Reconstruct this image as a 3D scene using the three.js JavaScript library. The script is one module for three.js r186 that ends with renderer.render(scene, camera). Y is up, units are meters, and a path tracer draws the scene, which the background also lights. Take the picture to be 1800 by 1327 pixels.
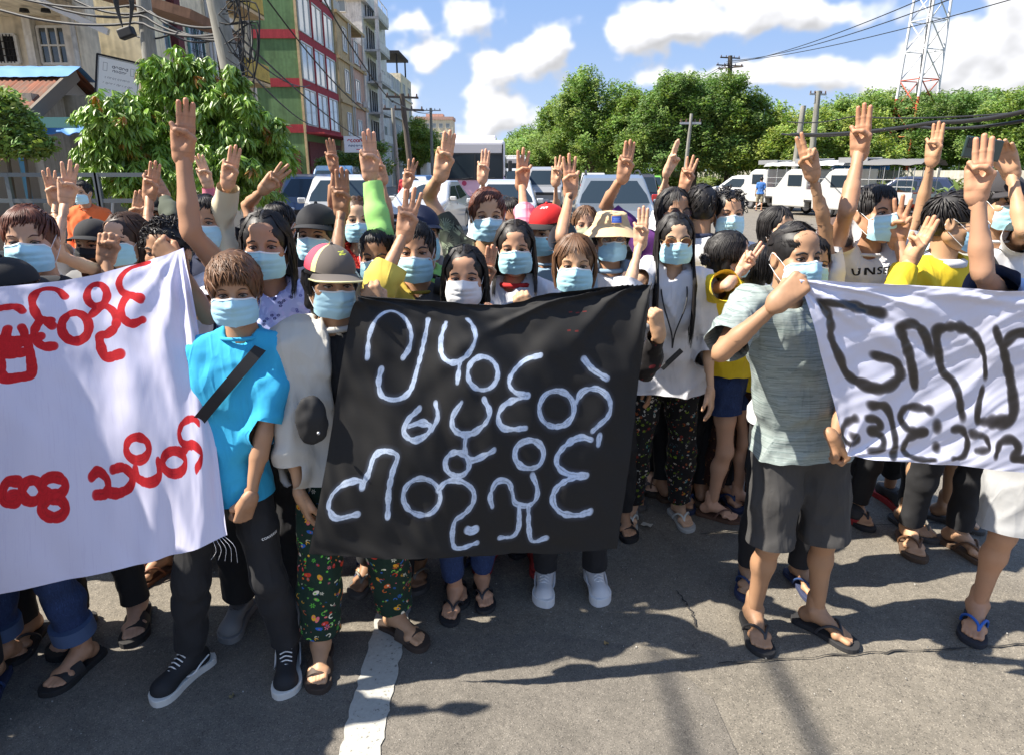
import * as THREE from 'three';
import { mergeGeometries, mergeVertices } from 'three/addons/utils/BufferGeometryUtils.js';
import { RoundedBoxGeometry } from 'three/addons/geometries/RoundedBoxGeometry.js';
import { createNoise3D } from 'simplex-noise';

// ---------------------------------------------------------------- camera, sky, sun, exposure
const V3 = (x = 0, y = 0, z = 0) => new THREE.Vector3(x, y, z);
const FPX = 1200, HORIZON = 301, CAMH = 1.8, PITCH = Math.atan((663.5 - HORIZON) / FPX);
const scene = new THREE.Scene();
const camera = new THREE.PerspectiveCamera(2 * Math.atan(663.5 / FPX) * 180 / Math.PI, 1024 / 754, 0.05, 3000);
camera.position.set(0, CAMH, 0);
camera.rotation.set(-PITCH, 0, 0);
scene.add(camera);
const renderer = new THREE.WebGLRenderer();
renderer.toneMapping = THREE.LinearToneMapping;
renderer.toneMappingExposure = 2.35;
renderer.shadowMap.enabled = true;

function rng(seed) { let s = seed >>> 0; return () => { s = (s + 0x6d2b79f5) | 0; let t = Math.imul(s ^ (s >>> 15), 1 | s); t = (t + Math.imul(t ^ (t >>> 7), 61 | t)) ^ t; return ((t ^ (t >>> 14)) >>> 0) / 4294967296; }; }
const N3 = createNoise3D(rng(7));
const fbm = (x, y, z, o = 4) => { let a = 0.5, s = 0; for (let i = 0; i < o; i++) { s += a * N3(x, y, z); x *= 2.03; y *= 2.03; z *= 2.03; a *= 0.5; } return s; };
const clamp = (x, a, b) => Math.min(b, Math.max(a, x)), lerp = (a, b, t) => a + (b - a) * t;
const sstep = (a, b, x) => { const t = clamp((x - a) / (b - a), 0, 1); return t * t * (3 - 2 * t); };
// a pixel of the 1800 x 1327 photograph gives a direction; the distance comes from the ground or a given depth
const CP = Math.cos(PITCH), SP = Math.sin(PITCH);
function ray(px, py) { const x = (px - 900) / FPX, y = -(py - 663.5) / FPX; return V3(x, y * CP - SP, -y * SP - CP); }
function at(px, py, d) { const r = ray(px, py); return r.multiplyScalar(d / -r.z).add(V3(0, CAMH, 0)); }
function ground(px, py, y = 0) { const r = ray(px, py); return r.multiplyScalar((CAMH - y) / -r.y).add(V3(0, CAMH, 0)); }
function proj(p) { const y = p.y - CAMH, depth = -(p.z * CP + y * SP); return [900 + FPX * p.x / depth, 663.5 - FPX * (y * CP - p.z * SP) / depth]; }

const SUN = V3(-0.99, 0, 0.14).normalize().multiplyScalar(Math.cos(50 * Math.PI / 180)).setY(Math.sin(50 * Math.PI / 180));
const sun = new THREE.DirectionalLight(new THREE.Color(1, 0.93, 0.82), 5);
sun.position.copy(SUN).multiplyScalar(60).add(V3(0, 0, -8)); sun.target.position.set(0, 0, -8);
sun.castShadow = true; sun.shadow.radius = 1; sun.shadow.mapSize.set(4096, 4096);
Object.assign(sun.shadow.camera, { left: -45, right: 45, top: 45, bottom: -45, near: 1, far: 160 });
scene.add(sun, sun.target);

{ // the sky: blue air, cumulus clouds all round, the ones in view where the photograph has them
  const W = 2560, Hh = 1280, data = new Float32Array(W * Hh * 4);
  const clusters = [];   // azimuth, elevation, radii, strength
  const add = (px, py, rx, ry, s = 1) => { const r = ray(px, py).normalize(); clusters.push([Math.atan2(r.x, -r.z), Math.asin(r.y), rx / 1370, ry / 1360, s]); };
  add(840, 30, 60, 42); add(722, 40, 45, 32, .9); add(742, 100, 58, 38); add(852, 118, 46, 40); add(850, 200, 55, 50); add(925, 105, 60, 40, .9); add(965, 85, 45, 45, .8);
  add(775, 235, 70, 26, .8); add(940, 205, 90, 40, .7); add(1110, 62, 70, 42); add(1200, 40, 90, 44, .95); add(1320, 30, 110, 44, .95); add(1450, 35, 90, 40, .85); add(1310, 140, 150, 32, .7); add(1460, 125, 120, 32, .65);
  add(1700, 110, 100, 75, 1.05); add(1790, 80, 90, 90, 1); add(1620, 165, 120, 40, .8); add(1180, 150, 120, 30, .6); add(680, 190, 60, 50, .7);
  add(1040, -90, 120, 50, .6); add(1500, -120, 260, 80, .8);
  const R = rng(91);
  for (let i = 0; i < 70; i++) { const az = 0.85 + R() * (2 * Math.PI - 1.7), el = 0.05 + Math.pow(R(), 1.6) * 1.1, s = .07 + R() * .1; clusters.push([az > Math.PI ? az - 2 * Math.PI : az, el, s * 1.3, s * .7, .7 + R() * .4]); }
  for (let i = 0; i < 10; i++) { const s = .09 + R() * .08; clusters.push([(R() - .5) * 1.7, .5 + R() * .7, s * 1.3, s * .7, .7 + R() * .3]); }
  const dens = (az, el, x, y, z) => {
    let d = 0;
    for (const c of clusters) { let da = Math.abs(az - c[0]); if (da > Math.PI) da = 2 * Math.PI - da; da *= Math.cos(el); const de = el - c[1]; if (da > c[2] * 1.7 || Math.abs(de) > c[3] * 1.9) continue; const q = (da / c[2]) ** 2 + (de / (de < 0 ? c[3] * .75 : c[3])) ** 2; d += c[4] * Math.exp(-q * 1.3); }
    if (d < .04) return -1;
    const n = fbm(x * 11, y * 15, z * 11, 5) * 0.95 + (1 - Math.abs(fbm(x * 18, y * 22, z * 18, 3)) * 2) * .15;
    return Math.min(d, 1.25) * 1.25 + n - .52;
  };
  for (let j = 0; j < Hh; j++) {
    const el = (j + .5) / Hh * Math.PI - Math.PI / 2, up = Math.sin(el), ce = Math.cos(el);
    for (let i = 0; i < W; i++) {
      const o = (j * W + i) * 4;
      if (el < -0.03 ) { data[o] = .2; data[o + 1] = .19; data[o + 2] = .175; data[o + 3] = 1; continue; }
      const u = (i + .5) / W, th = (u - .5) * 2 * Math.PI, x = Math.cos(th) * ce, z = Math.sin(th) * ce;   // three.js equirectangular
      const az = Math.atan2(x, -z), h = Math.max(0, up), k = Math.pow(1 - h, 5.5), s1 = x * SUN.x + up * SUN.y + z * SUN.z;
      let r = lerp(.21, .68, k), g = lerp(.42, .83, k), b = lerp(.88, 1.02, k);
      const glow = .25 * Math.pow(Math.max(0, s1), 12); r += glow; g += glow; b += glow;
      const d = dens(az, el, x, up, z);
      if (d > -.04) {
        const e = .022, d2 = dens(az - e * .8, el + e, x - e * .7 , up + e, z);   // towards the sun
        const a = sstep(-.04, .46, d), lit = clamp(.66 + (d - d2) * 1.1, 0, 1), thick = sstep(.25, 1.0, d);
        const w = lerp(.66, 1.14, lit) * lerp(1.04, .86, thick * (1 - lit * .6));
        r = lerp(r, w * .99, a); g = lerp(g, w * .995, a); b = lerp(b, w * 1.03, a);
      }
      const q = .44; data[o] = r * q; data[o + 1] = g * q; data[o + 2] = b * q; data[o + 3] = 1;
    }
  }
  const t = new THREE.DataTexture(data, W, Hh, THREE.RGBAFormat, THREE.FloatType);
  t.mapping = THREE.EquirectangularReflectionMapping; t.magFilter = THREE.LinearFilter; t.minFilter = THREE.LinearFilter; t.needsUpdate = true;
  scene.background = t; scene.environment = t; scene.backgroundIntensity = 1; scene.environmentIntensity = 1;
}
// ---------------------------------------------------------------- helpers
const taken = new Map();
function numbered(name) { const n = taken.get(name) ?? 0; taken.set(name, n + 1); return n ? name + '_' + String(n).padStart(3, '0') : name; }
const lin = (r, g, b) => new THREE.Color().setRGB(r, g, b);
const hex = (h) => new THREE.Color(h);
function mat(color, roughness = .8, extra = {}) { const m = new THREE.MeshPhysicalMaterial({ color: Array.isArray(color) ? lin(...color) : color, roughness, ...extra }); return m; }
function part(name, geo, material, parent) { const m = new THREE.Mesh(Array.isArray(geo) ? merge(geo) : geo, material); m.name = name; m.castShadow = m.receiveShadow = true; parent.add(m); return m; }
function tagged(o, label, category, group, kind) { Object.assign(o.userData, { label, category }); if (group) o.userData.group = group; if (kind) o.userData.kind = kind; return o; }
function thing(name, label, category, pos = V3(), turn = 0, group) { const o = new THREE.Group(); o.name = numbered(name); o.position.copy(pos); o.rotation.y = turn; scene.add(o); return tagged(o, label, category, group); }
function structure(name, geo, material, label) { const m = part(numbered(name), geo, material, scene); m.userData.kind = 'structure'; if (label) m.userData.label = label; return m; }
function clean(g) { g = g.index ? g.toNonIndexed() : g; for (const n of Object.keys(g.attributes)) if (!['position', 'normal', 'uv', 'color'].includes(n)) g.deleteAttribute(n); if (!g.attributes.normal) g.computeVertexNormals(); if (!g.attributes.uv) g.setAttribute('uv', new THREE.BufferAttribute(new Float32Array(g.attributes.position.count * 2), 2)); return g; }
function merge(list) { const c = list.some((g) => g.attributes.color); return mergeGeometries(list.map((g) => { g = clean(g); if (c && !g.attributes.color) paint(g, [1, 1, 1]); return g; })); }
function paint(g, c) { const n = g.attributes.position.count, a = new Float32Array(n * 3); for (let i = 0; i < n; i++) { a[i * 3] = c[0]; a[i * 3 + 1] = c[1]; a[i * 3 + 2] = c[2]; } g.setAttribute('color', new THREE.BufferAttribute(a, 3)); return g; }
function box(w, h, d, x = 0, y = 0, z = 0, r = 0) { const g = r ? new RoundedBoxGeometry(w, h, d, 2, r) : new THREE.BoxGeometry(w, h, d); return g.translate(x, y, z); }
function tube(pts, r, seg = 12, rad = 6, closed = false) { return new THREE.TubeGeometry(new THREE.CatmullRomCurve3(pts, closed), seg, r, rad, closed); }
function rod(a, b, r0, r1 = r0, seg = 8) { const d = b.clone().sub(a), g = new THREE.CylinderGeometry(r1, r0, d.length(), seg); g.applyQuaternion(new THREE.Quaternion().setFromUnitVectors(V3(0, 1, 0), d.clone().normalize())); const m = a.clone().add(b).multiplyScalar(.5); return g.translate(m.x, m.y, m.z); }
function grid(nu, nv, f, uvf) { // parametric sheet
  const p = [], uv = [], idx = [];
  for (let j = 0; j <= nv; j++) for (let i = 0; i <= nu; i++) { const q = f(i / nu, j / nv); p.push(q.x, q.y, q.z); const t = uvf ? uvf(i / nu, j / nv) : [i / nu, j / nv]; uv.push(t[0], t[1]); }
  for (let j = 0; j < nv; j++) for (let i = 0; i < nu; i++) { const a = j * (nu + 1) + i; idx.push(a, a + 1, a + nu + 2, a, a + nu + 2, a + nu + 1); }
  const g = new THREE.BufferGeometry(); g.setAttribute('position', new THREE.Float32BufferAttribute(p, 3)); g.setAttribute('uv', new THREE.Float32BufferAttribute(uv, 2)); g.setIndex(idx); g.computeVertexNormals(); return g;
}
function canvas(w, h, draw, srgb = true) { const c = document.createElement('canvas'); c.width = w; c.height = h; draw(c.getContext('2d'), w, h); const t = new THREE.CanvasTexture(c); if (srgb) t.colorSpace = THREE.SRGBColorSpace; t.magFilter = THREE.LinearFilter; return t; }
function noiseTex(n, f) { // f(u, v) -> [r,g,b] in 0..1 (sRGB bytes)
  const d = new Uint8Array(n * n * 4); for (let j = 0; j < n; j++) for (let i = 0; i < n; i++) { const c = f(i / n, j / n, i, j), o = (j * n + i) * 4; for (let k = 0; k < 3; k++) d[o + k] = clamp(c[k], 0, 1) * 255; d[o + 3] = 255; }
  const t = new THREE.DataTexture(d, n, n); t.colorSpace = THREE.SRGBColorSpace; t.magFilter = THREE.LinearFilter; t.wrapS = t.wrapT = THREE.RepeatWrapping; t.needsUpdate = true; return t;
}
const tile = (u, v, f, s) => { const a = 2 * Math.PI; return N3(Math.cos(u * a) * f / a + s, Math.sin(u * a) * f / a, 0) * 0 + fbmT(u, v, f, s); };
function fbmT(u, v, f, s) { // tileable by blending
  const n = (x, y) => fbm(x * f + s, y * f, s * 3.1, 4); return n(u, v) * (1 - u) * (1 - v) + n(u - 1, v) * u * (1 - v) + n(u, v - 1) * (1 - u) * v + n(u - 1, v - 1) * u * v;
}

// ---------------------------------------------------------------- distance-field mesher (naive surface nets with gradient normals)
class Field {
  constructor(lo, hi, cell) {
    this.c = cell; this.lo = lo.clone().subScalar(cell * 3); const s = hi.clone().addScalar(cell * 3).sub(this.lo);
    this.n = [Math.ceil(s.x / cell) + 1, Math.ceil(s.y / cell) + 1, Math.ceil(s.z / cell) + 1];
    this.f = new Float32Array(this.n[0] * this.n[1] * this.n[2]).fill(9);
  }
  each(lo, hi, fn) {
    const { c, n, f } = this, L = this.lo, m = 3.2 * c;
    const a = [Math.max(0, Math.floor((lo.x - m - L.x) / c)), Math.max(0, Math.floor((lo.y - m - L.y) / c)), Math.max(0, Math.floor((lo.z - m - L.z) / c))];
    const b = [Math.min(n[0] - 1, Math.ceil((hi.x + m - L.x) / c)), Math.min(n[1] - 1, Math.ceil((hi.y + m - L.y) / c)), Math.min(n[2] - 1, Math.ceil((hi.z + m - L.z) / c))];
    for (let k = a[2]; k <= b[2]; k++) for (let j = a[1]; j <= b[1]; j++) { let o = (k * n[1] + j) * n[0] + a[0]; const y = L.y + j * c, z = L.z + k * c; for (let i = a[0]; i <= b[0]; i++, o++) f[o] = fn(f[o], L.x + i * c, y, z); }
    return this;
  }
  add(p, k = .02) { const { lo, hi, d } = p; const e = V3(k, k, k); return this.each(lo.clone().sub(e), hi.clone().add(e), (f, x, y, z) => smin(f, d(x, y, z), k)); }
  sub(p, k = .005) { const { lo, hi, d } = p; const e = V3(k, k, k); return this.each(lo.clone().sub(e), hi.clone().add(e), (f, x, y, z) => -smin(-f, d(x, y, z), k)); }
  cut(d, k = .004) { const f = this.f; return this.all((v, x, y, z) => v > 1 ? v : -smin(-v, -d(x, y, z), k)); }   // keep where d < 0
  all(fn) { const hi = V3(this.lo.x + this.n[0] * this.c, this.lo.y + this.n[1] * this.c, this.lo.z + this.n[2] * this.c); return this.each(this.lo, hi, fn); }
  near(fn, w = 3.5) { const lim = w * this.c; return this.all((v, x, y, z) => v > lim || v < -lim ? v : fn(v, x, y, z)); }
  mesh() {
    const { n, f, c, lo } = this, [nx, ny, nz] = n, sx = 1, sy = nx, sz = nx * ny, id = new Int32Array(f.length).fill(-1), P = [], Nn = [], idx = [];
    const val = (x, y, z) => { // trilinear in cell units
      x = clamp(x, 0, nx - 1.001); y = clamp(y, 0, ny - 1.001); z = clamp(z, 0, nz - 1.001); const i = x | 0, j = y | 0, k = z | 0, u = x - i, v = y - j, w = z - k, o = k * sz + j * sy + i;
      const a = f[o] + (f[o + 1] - f[o]) * u, b = f[o + sy] + (f[o + sy + 1] - f[o + sy]) * u, cc = f[o + sz] + (f[o + sz + 1] - f[o + sz]) * u, d = f[o + sz + sy] + (f[o + sz + sy + 1] - f[o + sz + sy]) * u;
      return (a + (b - a) * v) * (1 - w) + (cc + (d - cc) * v) * w;
    };
    const E = [[0, 1], [0, 2], [0, 4], [1, 3], [1, 5], [2, 3], [2, 6], [4, 5], [4, 6], [3, 7], [5, 7], [6, 7]], cv = new Float32Array(8);
    for (let k = 0; k < nz - 1; k++) for (let j = 0; j < ny - 1; j++) for (let i = 0; i < nx - 1; i++) {
      const o = k * sz + j * sy + i; let m = 0;
      for (let q = 0; q < 8; q++) { cv[q] = f[o + (q & 1) + (q >> 1 & 1) * sy + (q >> 2) * sz]; if (cv[q] < 0) m |= 1 << q; }
      if (m === 0 || m === 255) continue;
      let x = 0, y = 0, z = 0, cnt = 0;
      for (const [a, b] of E) if ((cv[a] < 0) !== (cv[b] < 0)) { const t = cv[a] / (cv[a] - cv[b]); x += (a & 1) + ((b & 1) - (a & 1)) * t; y += (a >> 1 & 1) + ((b >> 1 & 1) - (a >> 1 & 1)) * t; z += (a >> 2) + ((b >> 2) - (a >> 2)) * t; cnt++; }
      x = i + x / cnt; y = j + y / cnt; z = k + z / cnt;
      const h = .6; let gx = val(x + h, y, z) - val(x - h, y, z), gy = val(x, y + h, z) - val(x, y - h, z), gz = val(x, y, z + h) - val(x, y, z - h); const gl = Math.hypot(gx, gy, gz) || 1; gx /= gl; gy /= gl; gz /= gl;
      id[o] = P.length / 3; P.push(lo.x + x * c, lo.y + y * c, lo.z + z * c); Nn.push(gx, gy, gz);
    }
    const quad = (a, b, d, e, flip) => { if (a < 0 || b < 0 || d < 0 || e < 0) return; if (flip) idx.push(a, d, b, a, e, d); else idx.push(a, b, d, a, d, e); };
    for (let k = 1; k < nz - 1; k++) for (let j = 1; j < ny - 1; j++) for (let i = 1; i < nx - 1; i++) {
      const o = k * sz + j * sy + i, s = f[o] < 0;
      if (s !== f[o + 1] < 0) quad(id[o], id[o - sy], id[o - sy - sz], id[o - sz], s);
      if (s !== f[o + sy] < 0) quad(id[o], id[o - 1], id[o - 1 - sz], id[o - sz], !s);
      if (s !== f[o + sz] < 0) quad(id[o], id[o - 1], id[o - 1 - sy], id[o - sy], s);
    }
    const g = new THREE.BufferGeometry(); g.setAttribute('position', new THREE.Float32BufferAttribute(P, 3)); g.setAttribute('normal', new THREE.Float32BufferAttribute(Nn, 3));
    // orient outward
    if (idx.length) { const a = V3(P[idx[0] * 3], P[idx[0] * 3 + 1], P[idx[0] * 3 + 2]), b = V3(P[idx[1] * 3], P[idx[1] * 3 + 1], P[idx[1] * 3 + 2]), d = V3(P[idx[2] * 3], P[idx[2] * 3 + 1], P[idx[2] * 3 + 2]); const nn = b.sub(a).cross(d.sub(a)); if (nn.x * Nn[idx[0] * 3] + nn.y * Nn[idx[0] * 3 + 1] + nn.z * Nn[idx[0] * 3 + 2] < 0) for (let i = 0; i < idx.length; i += 3) { const t = idx[i]; idx[i] = idx[i + 1]; idx[i + 1] = t; } }
    g.setIndex(idx); return g;
  }
}
function smin(a, b, k) { const h = k - Math.abs(a - b); return h > 0 && k > 0 ? Math.min(a, b) - h * h / (4 * k) : Math.min(a, b); }
// tapered capsule; squash s < 1 flattens it along unit vector n
function cap(a, b, ra, rb = ra, n, s = 1) {
  const ab = b.clone().sub(a), L = ab.lengthSq() || 1e-9, R = Math.max(ra, rb) * Math.max(1, s), lo = a.clone().min(b).subScalar(R), hi = a.clone().max(b).addScalar(R), q = 1 / s - 1;
  return { lo, hi, d: (x, y, z) => {
    let dx = x - a.x, dy = y - a.y, dz = z - a.z; const t = clamp((dx * ab.x + dy * ab.y + dz * ab.z) / L, 0, 1); dx -= ab.x * t; dy -= ab.y * t; dz -= ab.z * t;
    if (n) { const w = (dx * n.x + dy * n.y + dz * n.z) * q; dx += n.x * w; dy += n.y * w; dz += n.z * w; const l = Math.hypot(dx, dy, dz); const al = l > 1e-6 ? Math.abs(w / q / s) / l : 0; return (l - (ra + (rb - ra) * t)) * (s < 1 ? 1 + (s - 1) * al : 1); }
    return Math.hypot(dx, dy, dz) - (ra + (rb - ra) * t);
  } };
}
function ell(c, r) { const R = V3(...r), m = Math.min(...r); return { lo: c.clone().sub(R), hi: c.clone().add(R), d: (x, y, z) => { const a = (x - c.x) / r[0], b = (y - c.y) / r[1], e = (z - c.z) / r[2], k0 = Math.hypot(a, b, e), k1 = Math.hypot(a / r[0], b / r[1], e / r[2]); return k1 > 1e-6 ? k0 * (k0 - 1) / k1 : -m; } }; }
function fieldOf(prims, cell, pad = .02) { const lo = V3(1e3, 1e3, 1e3), hi = V3(-1e3, -1e3, -1e3); for (const p of prims) { lo.min(p.lo); hi.max(p.hi); } return new Field(lo.subScalar(pad), hi.addScalar(pad), cell); }
function clipMesh(g, f) { // keep the part of an indexed mesh where f < 0; crisp edges
  const p = g.attributes.position.array, n = g.attributes.normal.array, ix = g.index.array, val = new Float32Array(p.length / 3), P = [], N = [], I = [], map = new Map(), cut = new Map();
  for (let i = 0; i < val.length; i++) val[i] = f(p[i * 3], p[i * 3 + 1], p[i * 3 + 2]);
  const own = (i) => { let k = map.get(i); if (k === undefined) { k = P.length / 3; map.set(i, k); P.push(p[i * 3], p[i * 3 + 1], p[i * 3 + 2]); N.push(n[i * 3], n[i * 3 + 1], n[i * 3 + 2]); } return k; };
  const mid = (a, b) => { const key = a < b ? a * 1e7 + b : b * 1e7 + a; let k = cut.get(key); if (k === undefined) { const t = val[a] / (val[a] - val[b]); k = P.length / 3; cut.set(key, k); for (let c = 0; c < 3; c++) { P.push(p[a * 3 + c] + (p[b * 3 + c] - p[a * 3 + c]) * t); } for (let c = 0; c < 3; c++) N.push(n[a * 3 + c] + (n[b * 3 + c] - n[a * 3 + c]) * t); } return k; };
  for (let i = 0; i < ix.length; i += 3) {
    const t = [ix[i], ix[i + 1], ix[i + 2]], s = t.map((v) => val[v] < 0), c = s[0] + s[1] + s[2]; if (!c) continue; if (c === 3) { I.push(own(t[0]), own(t[1]), own(t[2])); continue; }
    const poly = []; for (let k = 0; k < 3; k++) { const a = t[k], b = t[(k + 1) % 3]; if (val[a] < 0) poly.push(own(a)); if ((val[a] < 0) !== (val[b] < 0)) poly.push(mid(a, b)); } for (let k = 1; k < poly.length - 1; k++) I.push(poly[0], poly[k], poly[k + 1]);
  }
  const o = new THREE.BufferGeometry(); o.setAttribute('position', new THREE.Float32BufferAttribute(P, 3)); o.setAttribute('normal', new THREE.Float32BufferAttribute(N, 3)); o.setIndex(I); return o;
}
function xform(g, pos, quat, s = 1, mirror = false) { const m = new THREE.Matrix4().compose(pos, quat, V3(mirror ? -s : s, s, s)); g = g.clone().applyMatrix4(m); if (mirror) { const ix = g.index; if (!ix) { for (const n of Object.keys(g.attributes)) { const A = g.attributes[n], z = A.itemSize, a = A.array; for (let i = 0; i < A.count; i += 3) for (let c = 0; c < z; c++) { const t = a[i * z + c]; a[i * z + c] = a[(i + 1) * z + c]; a[(i + 1) * z + c] = t; } } } if (ix) { const a = ix.array; for (let i = 0; i < a.length; i += 3) { const t = a[i]; a[i] = a[i + 1]; a[i + 1] = t; } } } return g; }
// ---------------------------------------------------------------- people: heads, hands, feet, hair, clothes
const UP3 = V3(0, 1, 0);
function mergeIdx(list) { // indexed merge of position, normal, color
  let nv = 0, ni = 0; for (const g of list) { nv += g.attributes.position.count; ni += g.index ? g.index.count : g.attributes.position.count; }
  const P = new Float32Array(nv * 3), N = new Float32Array(nv * 3), C = new Float32Array(nv * 3).fill(1), I = new Uint32Array(ni); let v = 0, q = 0;
  for (const g of list) { if (!g.attributes.normal) g.computeVertexNormals(); const n = g.attributes.position.count; P.set(g.attributes.position.array, v * 3); N.set(g.attributes.normal.array, v * 3); if (g.attributes.color) C.set(g.attributes.color.array, v * 3); if (g.index) for (let i = 0; i < g.index.count; i++) I[q++] = g.index.array[i] + v; else for (let i = 0; i < n; i++) I[q++] = v + i; v += n; }
  const g = new THREE.BufferGeometry(); g.setAttribute('position', new THREE.BufferAttribute(P, 3)); g.setAttribute('normal', new THREE.BufferAttribute(N, 3)); g.setAttribute('color', new THREE.BufferAttribute(C, 3)); g.setIndex(new THREE.BufferAttribute(I, 1)); return g;
}
function tint(g, f) { const p = g.attributes.position, a = new Float32Array(p.count * 3); for (let i = 0; i < p.count; i++) { const c = f(p.getX(i), p.getY(i), p.getZ(i)); a[i * 3] = c[0]; a[i * 3 + 1] = c[1]; a[i * 3 + 2] = c[2]; } g.setAttribute('color', new THREE.BufferAttribute(a, 3)); return g; }
const memo = new Map(); const once = (k, f) => { if (!memo.has(k)) memo.set(k, f()); return memo.get(k); };

// head: origin between the eyes at ear depth, +z is the face, crown at .115, chin at -.11
function headGeo(cell) {
  return once('head' + cell, () => {
    const P = [ell(V3(0, .03, -.012), [.074, .087, .094]), ell(V3(0, -.03, .02), [.061, .076, .066])];
    const F = fieldOf([ell(V3(), [.1, .13, .13])], cell);
    F.add(P[0], .01).add(P[1], .03);
    for (const s of [-1, 1]) { F.add(cap(V3(s * .05, -.055, -.005), V3(s * .012, -.095, .058), .022, .02), .03); F.add(ell(V3(s * .043, -.024, .054), [.024, .02, .022]), .02); F.add(cap(V3(s * .014, .022, .077), V3(s * .046, .02, .064), .009, .008), .018); }
    F.add(ell(V3(0, -.094, .062), [.02, .016, .016]), .02); F.add(ell(V3(0, .055, .05), [.05, .035, .036]), .02);
    for (const s of [-1, 1]) F.sub(ell(V3(s * .032, .002, .088), [.02, .0115, .014]), .012);
    for (const s of [-1, 1]) { F.add(ell(V3(s * .032, .0065, .0685), [.0165, .0065, .0125]), .004); F.add(ell(V3(s * .032, -.0105, .068), [.016, .0055, .011]), .005); }
    F.add(cap(V3(0, .012, .08), V3(0, -.03, .1), .0085, .0125), .012); for (const s of [-1, 1]) F.add(ell(V3(s * .0125, -.036, .09), [.0085, .008, .011]), .007);
    F.add(ell(V3(0, -.058, .083), [.024, .0065, .012]), .006); F.add(ell(V3(0, -.07, .08), [.02, .007, .012]), .006);
    for (const s of [-1, 1]) { F.add(ell(V3(s * .077, -.004, -.012), [.008, .03, .019]), .006); F.sub(ell(V3(s * .086, -.002, -.008), [.006, .019, .011]), .004); }
    const g = F.mesh();
    return tint(g, (x, y, z) => { const lip = z > .07 && Math.abs(x) < .026 && y < -.052 && y > -.077 ? .75 : 1, eye = Math.hypot((Math.abs(x) - .032) / .021, y / .014) < 1 && z > .05 ? .82 : 1, n = 1 + .05 * N3(x * 40, y * 40, z * 40), ch = Math.exp(-(((Math.abs(x) - .045) / .02) ** 2) - ((y + .025) / .02) ** 2) * (z > 0 ? 1 : 0); return [n * (lip < 1 ? .95 : 1) * (eye < 1 ? .9 : 1), n * lip * eye * (1 - .06 * ch), n * lip * eye * (1 - .05 * ch)]; });
  });
}
function eyesGeo(hairC, skin, R) { // eyeballs, lashes, brows: part of the body mesh; colours divided by skin tone because the body material carries it
  const out = [], dv = (c) => [c[0] / skin[0], c[1] / skin[1], c[2] / skin[2]], op = .42 + R() * .22, bh = R() * .004, bt = (R() - .4) * .006, bw = .0022 + R() * .0016, lid = .0045 + op * .004;
  for (const s of [-1, 1]) {
    const e = new THREE.SphereGeometry(.0128, 16, 12).scale(1.12, op, 1).translate(s * .032, -.0012, .0685);
    out.push(tint(e, (x, y, z) => { const r = Math.hypot(x - s * .032, (y + .001) * 1.1); return dv(r < .0058 && z > .07 ? [.012, .007, .005] : [.34, .29, .26]); }));
    out.push(paint(tube([V3(s * .0165, -.001, .0765), V3(s * .025, lid - .001, .0815), V3(s * .034, lid, .081), V3(s * .049, .001, .071)], .0019, 8, 5), dv([.014, .010, .009])));
    out.push(paint(tube([V3(s * .014, .0165 + bh - bt, .0855), V3(s * .03, .0215 + bh + bt * .3, .083), V3(s * .05, .0165 + bh + bt, .0705)], bw, 8, 5), dv(hairC.map((c) => c * .9 + .012))));
  }
  return out;
}
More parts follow.
